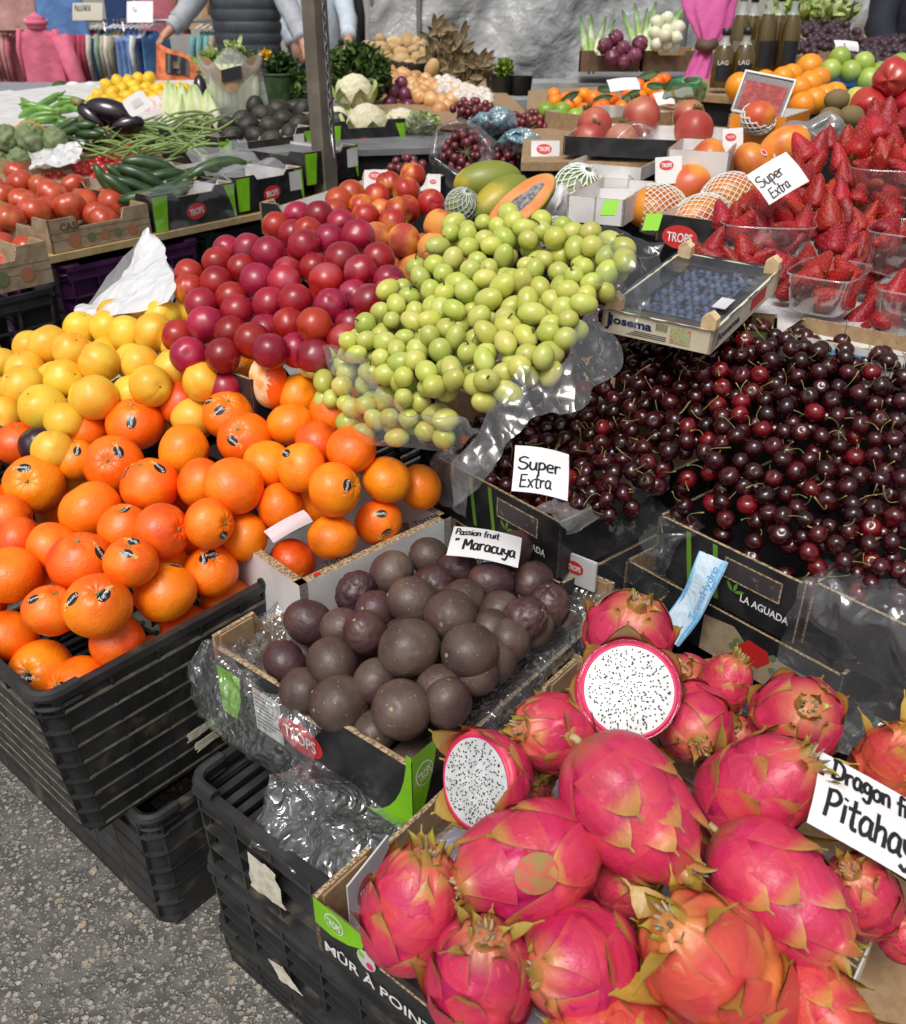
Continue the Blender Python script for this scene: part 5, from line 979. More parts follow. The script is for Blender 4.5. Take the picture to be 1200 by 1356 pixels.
# ================================================================ green grapes
def gsurf(x, y):
    s = x*EB.x+y*EB.y; return .845+.5*(s-1.0)-.0*abs(x)
def gplane(u, v): return atp(u, v, .845, .5, 1.0)
gpx = [(455, 455), (512, 385), (560, 345), (600, 300), (680, 288), (740, 292), (800, 310), (835, 330), (830, 350), (785, 380), (765, 430), (740, 470), (700, 488), (655, 515), (600, 512), (555, 520), (505, 495), (470, 478)]
gpoly = [tuple(gplane(*q)[:2]) for q in gpx]
gb = deposit(gpoly, lambda x, y: gsurf(x, y)+.010+.012*noise.noise(Vector((x*8, y*8, 9))), .0152, 1300, 9, 1.1, 9)
g2px = [(400, 470), (440, 452), (500, 500), (560, 522), (600, 530), (590, 548), (540, 548), (475, 540), (430, 505)]; g2poly = [tuple(atp(u, v, .80, .5, 1.0)[:2]) for u, v in g2px]
gb2 = deposit(g2poly, lambda x, y: gsurf(x, y)-.05, .0152, 300, 12, 1.2, 8)
allg = gb+gb2; cnt = seen(allg); vis = [i for i in range(len(allg)) if cnt[i] > 8]; nb0 = len(gb)
cent = [(530, 400), (600, 350), (690, 320), (790, 345), (620, 430), (700, 400), (560, 480), (660, 490), (490, 490)]; bl = ['bunch of green grapes at the left shoulder of the pile, next to the crimson plums', 'bunch of green grapes on the upper left of the pile, below the papaya', 'bunch of green grapes at the top of the pile, in front of the cut papaya', 'loose yellowish bunch of green grapes beside the wooden cornered blueberry box', 'bunch of green grapes in the very middle of the pile', 'bunch of green grapes right of the middle of the pile', 'bunch of green grapes low on the left of the pile above the bagged ones', 'bunch of green grapes hanging over the front, nearest the cherries', 'small bunch at the left foot of the grape pile', 'green grapes inside the clear bag at the front of the pile']
gm = [grape_mesh(.0155, st_, 18, 12).build('grape', MT['grape'], None) for st_ in (1.06, 1.2, 1.34)]; gme = [o.data for o in gm]; [bpy.data.objects.remove(o) for o in gm]
bun = []
for k in range(10):
    c = gplane(*cent[k]) if k < 9 else atp(500, 555, .8, .5, 1); bun.append(thing('grape_bunch', bl[k], 'grapes', c, 'green grape bunches'))
members = [[] for _ in range(10)]
for i in vis:
    u, v, t = px(allg[i][0]); k = 9 if i >= nb0 else min(range(9), key=lambda j: (u-cent[j][0])**2+(v-cent[j][1])**2); members[k].append(i)
for k in range(10):
    mem = sorted(members[k], key=lambda i: -cnt[i]); over = mem[95:]
    for i in mem[:95]:
        o = bpy.data.objects.new('grape', gme[i % 3]); C.objects.link(o); o.parent = bun[k]; o.location = allg[i][0]-Vector(bun[k].location); o.rotation_mode = 'QUATERNION'; o.rotation_quaternion = rquat(rg); o.scale = (allg[i][1]/.0152*rg.uniform(.9, 1.1),)*3
    if over:
        mb = MB(); [mb.ell(allg[i][0], .0165, .0165, .018, None, 12, 8) for i in over]; tag(mb.build('grapes', MT['grape'], bun[k]), kind='stuff')
    sm = MB(); pp_ = [allg[i][0] for i in mem[:95]]
    for j in range(0, len(pp_)-1, 3):
        a = pp_[j]; nb = sorted(pp_, key=lambda q: (q-a).length)[1:4]
        for b in nb[:2]: m_ = (a+b)/2-CB*.004; sm.tube([a, m_+EZ*.01+Vector((rg.uniform(-.006, .006), rg.uniform(-.006, .006), 0)), b], [.0014, .001, .0014], 5)
    if k < 9:
        for j in range(2): a = rg.choice(pp_) ; d = camdir(rg.uniform(-1, 1), rg.uniform(0, 1), 1.2); sm.tube([a, a+d*.018, a+d*.026+CR*rg.uniform(-.01, .01)], [.0022, .0013, .0018], 6)
    if sm.v: sm.build('stalk', MT['stem_brown'], bun[k])
# film sheets round the grapes
def gp(u, v, dz): p = gplane(u, v); return p+EZ*dz
fm = MB(); sheet([[gp(430, 455, .0), gp(445, 495, .0), gp(475, 522, -.06)], [gp(470, 465, .0), gp(500, 520, .02), gp(530, 545, -.05)], [gp(520, 530, .0), gp(560, 550, .0), gp(580, 556, -.04)], [gp(610, 555, .0), gp(625, 560, .01), gp(640, 575, .0)]], 9, .012, 13, 2, fm)
tag(fm.build('plastic_bag', MT['clear_thick'], None, loc=tuple(gplane(500, 540))), 'clear plastic bag crumpled over the lowest grapes at the front of the pile', 'plastic bag')
fm = MB(); sheet([[gp(600, 585, -.03), gp(606, 610, -.06)], [gp(640, 570, .01), gp(655, 590, -.03)], [gp(665, 530, .025), gp(690, 555, -.01)], [gp(690, 500, .02), gp(725, 530, -.01)], [gp(730, 505, .01), gp(765, 520, -.02)], [gp(765, 450, .02), gp(800, 480, -.03)], [gp(790, 415, .01), gp(830, 440, -.03)]], 10, .009, 14, 7, fm)
tag(fm.build('plastic_film', MT['clear_thick'], None, loc=tuple(gplane(690, 520))), 'torn milky film edge between the green grapes and the cherries', 'plastic film')
fm = MB(); sheet([[gp(770, 300, .0), gp(790, 340, .02), gp(800, 390, .015)], [gp(820, 300, .0), gp(835, 345, .02), gp(830, 400, .01)], [gp(870, 310, -.01), gp(880, 350, -.01), gp(850, 400, -.03)]], 10, .014, 20, 5, fm)
tag(fm.build('plastic_bag', MT['clear_film'], None, loc=tuple(gplane(820, 350))), 'clear bag wrinkled round the far right grapes beside the blueberry box', 'plastic bag')
for k, (u, v, w_) in enumerate(((455, 492, .03), (745, 445, .022))):
    O_ = gp(u, v, .035); fl_ = patch('film_print', [(-w_, -.008), (w_, -.008), (w_, .008), (-w_, .008)], mat('mint_film', (.6, .78, .7), .4, (.3, .6, .45), 120, .5, .6, alpha=.6), O_, camdir(1, .15, -.1), camdir(0, 1, .3), None) if False else None
gbx = carton('cardboard_box', 'brown cardboard box under the green grapes, edge showing above the cherry box', B1o-e1*.2+e2*.16+EZ*.06, e1*.30, e2*.42, .07, 'cardboard', 'cardboard', .005, tabs=False)
crate('plastic_crate', 'black plastic crate under the green grapes', B1o-e1*.3+e2*.2-EZ*.2, e1*.28, e2*.42, .22, taper=0, rows=3, fine=False)
crate('plastic_crate', 'black plastic crate under the crimson plums', rplane(330, 480)-EZ*.345, mleft*.34, mdir*.5, .22, taper=0, rows=3, fine=False)
# ================================================================ wooden cornered blueberry box
jN, jL = at(940, 470, 1.30), at(796, 438, 1.365); jX = (jN-jL); jw = jX.length; jX.normalize(); jd = (at(1028, 385, 1.475)-jN); jl = jd.length; jY = jd.normalized(); jZ = jX.cross(jY).normalized(); jh = .036
bj = thing('blueberry_box', 'cream printed box of blueberries under dark film with wooden corner posts', 'fruit box', jL)
o0 = jL
for (o_, a, b, nm) in ((o0, jX*jw, jY*.004, 'front_panel'), (o0+jX*jw, jY*jl, -jX*.004, 'side_panel'), (o0+jY*jl, jX*jw, -jY*.004, 'back_panel'), (o0, jY*jl, jX*.004, 'side_panel')): MB().slab(o_, a, b, jZ*jh).build(nm, MT['card_cream'], bj, smooth=False)
MB().slab(o0+jX*.005+jY*.005, jX*(jw-.01), jY*(jl-.01), jZ*.003).build('base', MT['cardboard'], bj, smooth=False)
for (a, b) in ((0, 0), (1, 0), (0, 1), (1, 1)):
    c = o0+jX*(a*(jw-.024)+.003)+jY*(b*(jl-.02)+.003); pk = MB(); pk.slab(c, jX*.021, jY*.016, jZ*(jh+.016)); pts = [c, c+jX*.021, c+jX*.021+jY*.016, c+jY*.016]; pk.add([p+jZ*(jh+.016) for p in pts]+[c+jX*.0105+jY*.016+jZ*(jh+.024), c+jX*.0105+jZ*(jh+.024)], [(0, 1, 5), (2, 3, 4), (0, 5, 4, 3), (1, 2, 4, 5)]); pk.build('corner_post', MT['pine'], bj, smooth=False)
text_mesh('lettering', 'Josema', .013, MT['navy'], o0+jX*.012+jZ*.017, jX, jZ, bj, bold=.0006, off=.0008, width=.065)
text_mesh('lettering', 'J', .021, MT['navy'], o0+jX*.0075+jZ*.0125, jX, jZ, bj, bold=.0004, off=.0009)
text_mesh('lettering', 'Josema', .013, MT['navy'], o0+jX*jw+jY*.02+jZ*.012, jY, jZ, bj, bold=.0005, off=.0008, width=.085)
for k in range(3): patch('small_print', [(.05-.005*k, .011-k*.003), (.1, .011-k*.003), (.1, .0122-k*.003), (.05-.005*k, .0122-k*.003)], MT['ink'], o0, jX, jZ, bj, .0008)
for k in range(7): patch('bar_print', [(.083+k*.0026, .02), (.0845+k*.0026, .02), (.0845+k*.0026, .031), (.083+k*.0026, .031)], MT['green_print'], o0, jX, jZ, bj, .0008)
patch('small_print', [(.105, .006), (.135, .006), (.135, .03), (.105, .03)], mat('cream_green', (.42, .5, .25), .6, (.6, .2, .12), 260, .5, .6), o0, jX, jZ, bj, .0008)
patch('red_print', [(jl*.55, .01), (jl*.78, .01), (jl*.78, .03), (jl*.55, .03)], MT['logo_red'], o0+jX*jw, jY, jZ, bj, .0008)
fl = MB(); fl.grid(lambda i, j: o0+jX*(-.004+i*(jw+.008))+jY*(-.004+j*(jl+.008))+jZ*(jh+.002-.007*min(1, 8*min(i, 1-i, j, 1-j))+.0016*nz((i*3, j*5, 0), 2.4, 1)), 26, 34)
mat('dark_film', (.02, .02, .022), .22, (.05, .05, .055), 20, coat=.5, bump=[(50, .3, 'n')])
# dark film border with a clear middle
fr = MB(); cf_ = MB()
def jf(i, j): return o0+jX*(-.003+i*(jw+.006))+jY*(-.003+j*(jl+.006))+jZ*(jh+.001-.006*min(1, 9*min(i, 1-i, j, 1-j))+.0016*nz((i*3, j*5, 0), 2.4, 1))
nI, nJ = 24, 36; vs = [jf(i/nI, j/nJ) for i in range(nI+1) for j in range(nJ+1)]
for i in range(nI):
    for j in range(nJ):
        q = (i*(nJ+1)+j, (i+1)*(nJ+1)+j, (i+1)*(nJ+1)+j+1, i*(nJ+1)+j+1); x, y = i/nI, j/nJ; clear = .2 < x < .82 and .12 < y < .86
        cx_ = any(abs(x-a)+abs(y-b) < .035 for (a, b) in ((.3, .25), (.5, .3), (.7, .25), (.3, .5), (.5, .55), (.7, .5), (.35, .75), (.62, .75)))
        (cf_ if clear and not cx_ else fr).f.append(q)
for m_ in (fr, cf_): m_.v = [tuple(p) for p in vs]; m_.m = [0]*len(m_.f); m_.tone = [(0, 0, 0)]*len(vs)
fr.build('dark_film', MT['dark_film'], bj); cf_.build('film_window', MT['clear_film'], bj)
patch('barcode_label', [(-.012, -.009), (.012, -.009), (.012, .009), (-.012, .009)], MT['card_white'], o0+jX*(jw-.02)+jY*(jl*.42)+jZ*(jh+.0), (jY+jX*.2).normalized(), -jX, bj, .001) if False else None
MB().slab(o0+jX*(jw-.036)+jY*(jl*.3)+jZ*(jh-.0005), jX*.02, jY*.04, jZ*.001).build('barcode_label', MT['card_white'], bj, smooth=False)
bb = MB().ell((0, 0, 0), .0065, .0065, .0058, None, 10, 7).build('blueberry', MT['blueberry'], None); bb['category'] = 'blueberry'; k = 0; bbl = []
for i in range(11):
    for j in range(17): bbl.append(o0+jX*(.012+i*.0125+.004*(j % 2)+rg.uniform(-.001, .001))*((jw-.02)/.14)+jY*(.014+j*.0122)*(jl/.235)+jZ*(.018+rg.uniform(0, .004)))
for p, l_ in zip(bbl, row_labels([px(p)[:2] for p in bbl], 'blueberry', 'the cream box', 11)): place(bb, p, rquat(rg), rg.uniform(.9, 1.1), l_, 'blueberries in the cream box')
# base below it: table board, papers, blue printed box edges
jb = jN+jY*.05-EZ*.02
# ================================================================ tables behind and beside
def board(name, label, q, z, m='card_white', th=.02, skirt=True, cat='table', inset=.02, sm='cloth_black', lo=0):
    P = [atz(u, v, z) for u, v in q]; t = thing(name, label, cat, P[0]); n = len(P); c = sum(P, Vector())/n
    mb = MB(); mb.add(P+[p-EZ*th for p in P], [tuple(range(n-1, -1, -1)), tuple(range(n, 2*n))]+[(i, (i+1) % n, n+(i+1) % n, n+i) for i in range(n)]); mb.build('top', MT[m], t, smooth=False)
    if skirt:
        Q = [p+(c-p).normalized()*inset-EZ*th for p in P]; mb = MB()
        for i in range(n):
            a, b = Q[i], Q[(i+1) % n]; L = (b-a).length; k = max(2, int(L/.03)); nn = Vector(((b-a).y, -(b-a).x, 0)).normalized(); w_ = int(L/.12)+2
            mb.grid(lambda x, y: a.lerp(b, x)+nn*(.008*math.sin(x*w_*6.28)*y)+EZ*((lo-a.z)*y), k, 4)
        mb.build('skirt', MT[sm], t)
    return t
mat('fabric_grey', (.2, .21, .23), .9, (.3, .31, .33), 40); mat('lemon', (.85, .55, .012), .45, (.8, .45, .01), 30, bump=[(300, .2, 'v')], rnd=.06, coat=.15); mat('tomato', (.5, .055, .018), .33, (.55, .12, .035), 12, .45, .7, coat=.4, rnd=.12, tint=((.4, .25, .05), 8, .64, .8)); mat('cherry_tomato', (.55, .02, .02), .25, coat=.4, rnd=.2)
mat('aubergine', (.012, .005, .012), .15, coat=.5); mat('cucumber', (.018, .05, .014), .35, (.04, .085, .02), 25, rnd=.2, coat=.2); mat('bean', (.16, .25, .06), .5, (.22, .32, .1), 30, rnd=.2); mat('pepper_green', (.1, .25, .03), .3, (.16, .33, .05), 20, coat=.3, rnd=.2); mat('pepper_orange', (.82, .28, .01), .3, coat=.3, rnd=.1)
mat('artichoke', (.14, .2, .08), .6, (.22, .26, .13), 30, bump=[(60, .5, 's')]); mat('avocado', (.018, .016, .012), .5, (.04, .036, .022), 60, bump=[(200, .5, 'v')], rnd=.3); mat('endive', (.66, .72, .38), .45, (.75, .78, .55), 10, attr=((.2, .38, .05),)); mat('curd', (.66, .6, .4), .8, (.74, .7, .52), 60, bump=[(120, .8, 's'), (300, .4, 'n')])
mat('potato', (.48, .3, .13), .75, (.58, .4, .2), 20, bump=[(60, .2, 'n')], rnd=.12); mat('onion', (.56, .27, .1), .4, (.68, .42, .2), 14, coat=.15, rnd=.18); mat('red_onion', (.12, .02, .05), .35, (.2, .05, .09), 14, coat=.2, rnd=.2); mat('garlic', (.74, .7, .62), .55, (.66, .55, .5), 30, rnd=.08); mat('white_onion', (.74, .74, .6), .4, (.66, .7, .45), 10, coat=.15)
mat('papaya', (.22, .25, .03), .45, (.5, .38, .03), 9, .45, .65, bump=[(40, .1, 'n')], coat=.15); mat('papaya_flesh', (.86, .3, .1), .45, (.8, .22, .06), 20, bump=[(60, .2, 'n')]); mat('papaya_seed', (.1, .1, .1), .4, (.3, .3, .3), 120, bump=[(200, .8, 's')]); mat('net', (.82, .85, .8), .5)
mat('mango', (.78, .3, .03), .4, (.6, .09, .03), 8, .42, .6, coat=.2, rnd=.1, spots=((.4, .2, .05), 90, .08)); mat('melon', (.12, .2, .06), .6, (.3, .36, .14), 30); mat('pomegranate', (.42, .05, .04), .45, (.52, .2, .1), 9, .4, .68, coat=.2, rnd=.1, bump=[(60, .12, 'n')]); mat('orange', (.87, .33, .012), .42, (.87, .26, .01), 14, bump=[(260, .2, 'v')], coat=.2, rnd=.06); mat('lime_fruit', (.2, .34, .015), .4, (.34, .42, .04), 12, coat=.2, rnd=.12)
mat('green_apple', (.3, .42, .06), .35, (.4, .5, .1), 14, coat=.2, rnd=.08); mat('yellow_apple', (.6, .58, .1), .35, coat=.2); mat('fig', (.03, .014, .02), .5, (.06, .025, .035), 40, rnd=.3); mat('red_pepper', (.45, .01, .025), .25, (.5, .05, .03), 10, coat=.4); mat('kiwi', (.2, .14, .06), .8)
mat('oil', (.09, .055, .006), .08, trans=0, coat=.6, spec=.6); mat('glass_clear', (.75, .8, .75), .06, alpha=.35, coat=.5); mat('black_cap', (.015, .015, .015), .4)
mat('leek', (.66, .72, .5), .5, (.3, .45, .12), 14, attr=((.06, .16, .03),)); mat('husk', (.16, .12, .06), .8, (.28, .21, .11), 30, rnd=.2)
def q1(x, y, r=0): return (x/5, y/5, r/5)
def q3(x, y, r=0): return (x/4.615, 120+y/4.615, r/4.615)
def q4b(x, y, r=0): return (230+x/5, 100+y/5, r/5)
def q6(x, y, r=0): return (740+x/4.615, 90+y/4.615, r/4.615)
def q7(x, y, r=0): return (920+x/4.286, y/4.286, r/4.286)
def q8(x, y, r=0): return (920+x/4.286, 140+y/4.286, r/4.286)
rg = random.Random(31)
def heap(proto, R0, pts, tf, what, where, per=6, group=None, jit=1, flat=None, relaxed=.94, dirs=None, cl=(.85, 1.12)):
    """fruits at the sight lines (u, v, seen radius) met with the distance tf(u, v)"""
    P_, R_ = [], []
    for (u, v, r) in pts:
        t = tf(u, v); R = max(R0*cl[0], min(R0*cl[1], r*t/FP)); P_.append(at(u, v, t)+dirv(u, v)*max(0, 1-r/(R*FP/t))*R); R_.append(R)
    if relaxed: P_ = relax(P_, R_, 15, .7, relaxed)
    la = row_labels([px(p)[:2] for p in P_], what, where, per)
    pr = proto if isinstance(proto, list) else [proto]
    for i, p in enumerate(P_):
        q = rquat(rg) if dirs is None else axes(camdir(*dirs(rg)), rg.uniform(0, 6)); place(pr[i % len(pr)], p, q, R_[i]/R0, la[i] if len(pts) > 1 else what, group)
    return P_, R_
def bproto(name, m, R, f=None, cat=None, nu=20, nv=14, extra=None):
    f = f or (lambda a, b: 1); o = MB().ball(lambda a, b: Vector((math.sin(a)*math.cos(b), math.sin(a)*math.sin(b), math.cos(a)))*R*f(a, b) if not isinstance(f(a, b), Vector) else f(a, b)*R, nu, nv).build(name, MT[m], None); o['category'] = cat or name
    if extra: extra(o)
    return o
V3 = Vector
def ellf(x, y, z): return lambda a, b: V3((math.sin(a)*math.cos(b)*x, math.sin(a)*math.sin(b)*y, math.cos(a)*z))
# ---------------------------------------------------------------- left stall: row of boxes receding along the aisle
nb = at(71, 336, 2.36); LA = Vector((-EB.y, EB.x, 0))    # LA points back from the aisle
bd = MB(); bo = nb-EZ*.02-EB*.02; bd.slab(bo-EZ*.0+LA*-.012, EB*1.32, LA*1.1, EZ*.018)
tt = thing('table', 'long plywood board on crates carrying the tomato and cucumber boxes of the left stall', 'table', bo); bd.build('top', MT['wood'], tt, smooth=False)
lm = MB()
for s in (.02, .66, 1.26): lm.slab(bo+EB*s+LA*.5, EB*.04, LA*.04, -EZ*(bo.z-.002))
for i, s in enumerate((.02, .66, 1.26)): MB().slab(bo+EB*s+LA*.6, EB*.04, LA*.04, -EZ*(bo.z-.002)).build('leg', MT['wood'], tt, smooth=False)
crate('plastic_crate', 'purple vented plastic crate under the lettered tomato box', bo-EZ*.262+EB*.03, EB*.44, LA*.4, .24, m='plastic_purple', taper=.012, rows=4)
crate('plastic_crate', 'purple plastic crate on the ground at the bottom of its stack', bo-EZ*.51+EB*.03, EB*.44, LA*.4, .24, m='plastic_purple', taper=.012, rows=4, fine=False)
for k, (s, z, l) in enumerate(((.5, .262, 'black crate under the cucumber boxes'), (.5, .51, 'black crate on the ground under the cucumber boxes'), (.96, .262, 'black crate under the avocado end of the board'))): crate('plastic_crate', l, bo-EZ*z+EB*s+LA*.03, EB*.4, LA*.4, .24, taper=.01, rows=4, fine=False)
cb0 = carton('tomato_box', 'wood printed low box of red tomatoes with curved corners', nb, EB*.30, LA*.42, .055, 'woodprint', 'woodprint', .005, tab=.028, tabw=.075)
text_mesh('lettering', 'CASI', .019, MT['brown_print'], nb+EB*.03+EZ*.052, EB, EZ, cb0, bold=.0006, off=.0012)
for k, (x, r, m) in enumerate(((.065, .018, 'tomato_print'), (.115, .013, 'green_print'), (.155, .013, 'tomato_print'), (.195, .012, 'green_print'), (.24, .015, 'tomato_print'))): patch('tomato_print', ovalp(x, .023, r, r*.95), MT[m], nb, EB, EZ, cb0, .001)
for z in (.028, .046): patch('plank_line', [(0, z), (.3, z), (.3, z+.0012), (0, z+.0012)], MT['brown_print'], nb, EB, EZ, cb0, .0007)
for k in range(3): patch('tomato_print', ovalp(-.05-.03*k, .024, .012, .012), MT['tomato_print'], nb, LA*-1, EZ, cb0, .001)
rb = at(72, 373, 2.14); cb1 = carton('tomato_box', 'wood printed tomato box standing lower at the left edge of the view', rb-EB*.36, EB*.36, LA*.4, .065, 'woodprint', 'woodprint', .005, tab=.03)
for k, (x, m) in enumerate(((.3, 'tomato_print'), (.24, 'green_print'), (.17, 'tomato_print'))): patch('tomato_print', ovalp(x, .03, .017, .017), MT[m], rb-EB*.36, EB, EZ, cb1, .001)
for z in (.032, .052): patch('plank_line', [(0, z), (.36, z), (.36, z+.0012), (0, z+.0012)], MT['brown_print'], rb-EB*.36, EB, EZ, cb1, .0007)
for k, z in enumerate((.245, .49)): crate('plastic_crate', ('black crate directly under the lower tomato box', 'black crate on the ground under the lower tomato box')[k], rb-EB*.36-EZ*z, EB*.36, LA*.4, .235, taper=.008, rows=4, fine=False)
def tom(a, b): r = 1.08-.22*math.exp(-(a/.4)**2)-.13*(1-abs(math.cos(3*b)))**2*math.sin(a)**.7; return V3((math.sin(a)*math.cos(b)*r, math.sin(a)*math.sin(b)*r, math.cos(a)*.82*r))
tp = [bproto('tomato', 'tomato', .045, tom, nu=30, nv=18), bproto('tomato', 'tomato', .045, lambda a, b: tom(a, b)*(1+.12*math.exp(-((math.pi-a)/.3)**2)), nu=30, nv=18)]
T1 = [(40, 660, 60), (110, 510, 70), (130, 565, 85), (135, 675, 82), (215, 735, 98), (250, 595, 65), (325, 635, 95), (415, 715, 95), (450, 585, 78), (505, 685, 88), (690, 640, 85), (685, 705, 95), (640, 785, 60), (65, 770, 50), (5, 745, 45), (570, 740, 45), (300, 720, 50), (-40, 600, 70)]
heap(tp, .045, [q3(*a) for a in T1], lambda u, v: 2.50+.006*(275-v)+.0008*u, 'red tomato', 'the lettered tomato box', 6, 'tomatoes in the wood printed boxes', dirs=lambda r: (r.uniform(-.7, .7), .7, r.uniform(-.2, .9)))
heap(tp, .045, [q3(*a) for a in [(5, 850, 50), (5, 970, 55), (105, 1005, 48), (60, 1020, 40), (-50, 1010, 60), (-60, 920, 60)]], lambda u, v: 2.28+.005*(340-v), 'red tomato', 'the lower left tomato box', 6, 'tomatoes in the wood printed boxes')
def trops_face(box, O, X, L, h, lb=True, lime=(0, .04), lcx=.5, lr=.034):
    patch('green_print', [(lime[0], 0), (lime[1], 0), (lime[1]+.012, h), (lime[0], h)], MT['lime'], O, X, EZ, box, .0008)
    patch('green_print', [(L-.006, 0), (L-.002, 0), (L-.002, h), (L-.04, h), (L-.02, h*.5)], MT['lime'], O, X, EZ, box, .0008)
    logo(box, O, X, EZ, L*lcx, h*.4, lr, lr*.66, 'TROPS', 'red', .1)
    if lb: patch('data_label', [(L*.78, h*.35), (L*.78+.05, h*.35), (L*.78+.05, h*.95), (L*.78, h*.95)], MT['card_white'], O, X, EZ, box, .0012)
for k, (s, L, lab, z) in enumerate(((.315, .29, 'black and lime box of cucumbers beside the tomato box', 0), (.615, .27, 'black and lime box with a data label, third along the plywood board', .01), (.90, .24, 'black and lime box below the avocados at the end of the board', .05))):
    O_ = nb+EB*s+EZ*z; b_ = carton('cardboard_box', lab, O_, EB*L, LA*.42, .085, 'card_black', 'card_white', .005, tab=.015); trops_face(b_, O_, EB, L, .095, k > 0, lcx=.5 if k < 2 else .45)
fz = MB(); O_ = nb+EB*.315; sheet([[O_+EB*s-LA*d+EZ*z for (d, z) in ((-.09, .1), (-.02, .115), (.02, .09), (.022, .04), (.03, -.01))] for s in (-.01, .08, .18, .28)], 6, .012, 14, 4, fz)
tag(fz.build('plastic_bag', MT['clear_film'], None, loc=tuple(O_)), 'clear bag hanging over the front of the cucumber box', 'plastic bag')
fz = MB(); O_ = nb+EB*.6; sheet([[O_+EB*s+LA*d+EZ*z for (d, z) in ((.0, .09), (.08, .13), (.16, .11), (.25, .17))] for s in (.02, .1, .18, .28)], 6, .016, 10, 6, fz)
tag(fz.build('plastic_bag', MT['milky_film'], None, loc=tuple(O_)), 'milky bag folded open around the big cucumbers', 'plastic bag')
def cuc(L, R, m, name, cat, bend=.08):
    pts = [V3((math.sin(i/8*3.1)*L*bend, 0, -L/2+L*i/8)) for i in range(9)]; r = [R*.25, R*.75, R*.95, R, R, R, R*.95, R*.7, R*.22]; o = MB().tube(pts, r, 12).build(name, MT[m], None); o['category'] = cat; MB().tube([V3((0, 0, L/2-.003)), V3((0, .002, L/2+.012))], [R*.22, R*.18], 6).build('stem', MT['stem'], o, local=True); return o
cz = cuc(.17, .021, 'cucumber', 'cucumber', 'cucumber')
for i, (u, v, ang) in enumerate([(175, 225, .1), (200, 222, -.2), (190, 238, -.6), (215, 232, .5), (225, 245, .9), (205, 252, .7), (165, 238, -.9), (180, 250, -.5), (160, 255, -1), (195, 262, .4), (215, 262, .8), (150, 245, -1.1), (230, 255, 1.0)]):
    place(cz, at(u, v, 2.66+.004*(250-v)), axes(camdir(math.cos(ang), math.sin(ang)*.6, -.3), i), rg.uniform(.75, 1.05), None, 'cucumbers left of the black pole')
CN = [o for o in C.objects if o.name.startswith('cucumber') and o.parent is None]
for i, (o, l) in enumerate(zip(CN, row_labels([px(o.location)[:2] for o in CN], 'dark green cucumber', 'the cucumber box', 4))): o['label'] = l
for i, (u, v, ang, l) in enumerate([(262, 232, .35, 'large dark cucumber in the milky bag, the left one'), (288, 226, .4, 'large dark cucumber in the milky bag, the right one')]): place(cz, at(u, v, 2.85), axes(camdir(math.cos(ang), math.sin(ang), -.3), i), 1.15, l, 'cucumbers left of the black pole')
# terraces rising behind
board('table', 'rising middle shelf of the left stall under beans, artichokes and cherry tomatoes', [(-40, 262), (110, 262), (235, 232), (300, 205), (300, 165), (120, 165), (-60, 180)], .745, 'cardboard')
board('table', 'upper shelf of the left stall under the lemons and peppers', [(-60, 195), (100, 180), (215, 165), (290, 150), (290, 105), (120, 108), (-60, 130)], .83, 'card_white')
board('table', 'steel edged shelf under the avocados and cauliflowers', [(290, 205), (415, 200), (600, 195), (640, 120), (470, 95), (280, 115)], .80, 'grey_metal')
for i, (u, v) in enumerate(((60, 222), (150, 205))):
    pass
cb2 = carton('cardboard_box', 'torn brown cardboard tray with crumpled foil between artichokes and tomatoes', at(20, 222, 2.95)-EZ*.03, EB*.42, LA*.3, .05, 'cardboard', 'cardboard', .005, tabs=False)
fz = MB(); sheet([[at(45+22*i, 226-9*j-4*i, 2.88+.06*j)+EZ*.01 for j in range(4)] for i in range(4)], 6, .02, 16, 2, fz); tag(fz.build('foil', MT['white_bag'], None, loc=tuple(at(75, 210, 2.9))), 'crumpled pale plastic sheet with red print in the cardboard tray', 'plastic sheet')
ct = bproto('cherry_tomato', 'cherry_tomato', .0165, ellf(.95, .95, 1.1), 'tomato', 14, 10)
pts = [(rg.uniform(100, 195), 0, 6) for i in range(46)]; pts = [(u, 243-(u-100)*.25+rg.uniform(-26, 6), 6.3) for (u, _, _) in pts]+[(60, 235, 5), (68, 233, 5), (75, 237, 5), (64, 240, 5), (80, 232, 5), (170, 196, 7), (172, 205, 7)]
heap(ct, .0165, pts, lambda u, v: 2.92+.007*(240-v), 'small red cherry tomato', 'the cherry tomatoes', 10, 'cherry tomatoes on the left stall', cl=(.9, 1.1))
ar = bproto('artichoke', 'artichoke', .048, lambda a, b: (1+.07*math.sin(a*9+2*math.sin(5*b))+.06*abs(math.sin(5*b+int(a*3)*.6)))*(1-.12*math.cos(a)), nu=40, nv=24)
heap(ar, .048, [(8, 188, 18), (42, 187, 19), (68, 184, 15), (28, 204, 14), (3, 207, 13)], lambda u, v: 3.05, 'green artichoke', 'the artichokes', 5, 'artichokes at the left edge', dirs=lambda r: (r.uniform(-.3, .3), .8, .4))
po = cuc(.1, .018, 'pepper_orange', 'orange_pepper', 'pepper', .15)
for i, (u, v, a, l) in enumerate([(28, 172, .5, 'orange pepper above the artichokes, left one'), (46, 176, -.5, 'orange pepper above the artichokes, right one'), (22, 186, 1.2, 'orange pepper tucked between two artichokes')]): place(po, at(u, v, 3.15), axes(camdir(math.cos(a), math.sin(a), 0), i), 1.05, l, 'orange peppers')
pg = cuc(.16, .015, 'pepper_green', 'green_pepper', 'pepper', .12); pgl = []
for i in range(20):
    u, v = 45+rg.uniform(0, 65), 150+rg.uniform(-16, 14); o = place(pg, at(u, v, 3.5+.01*(150-v)), axes(camdir(1, rg.uniform(-.6, .5), rg.uniform(-.2, .4)), i), rg.uniform(.8, 1.1), None, 'long green peppers'); pgl.append(o)
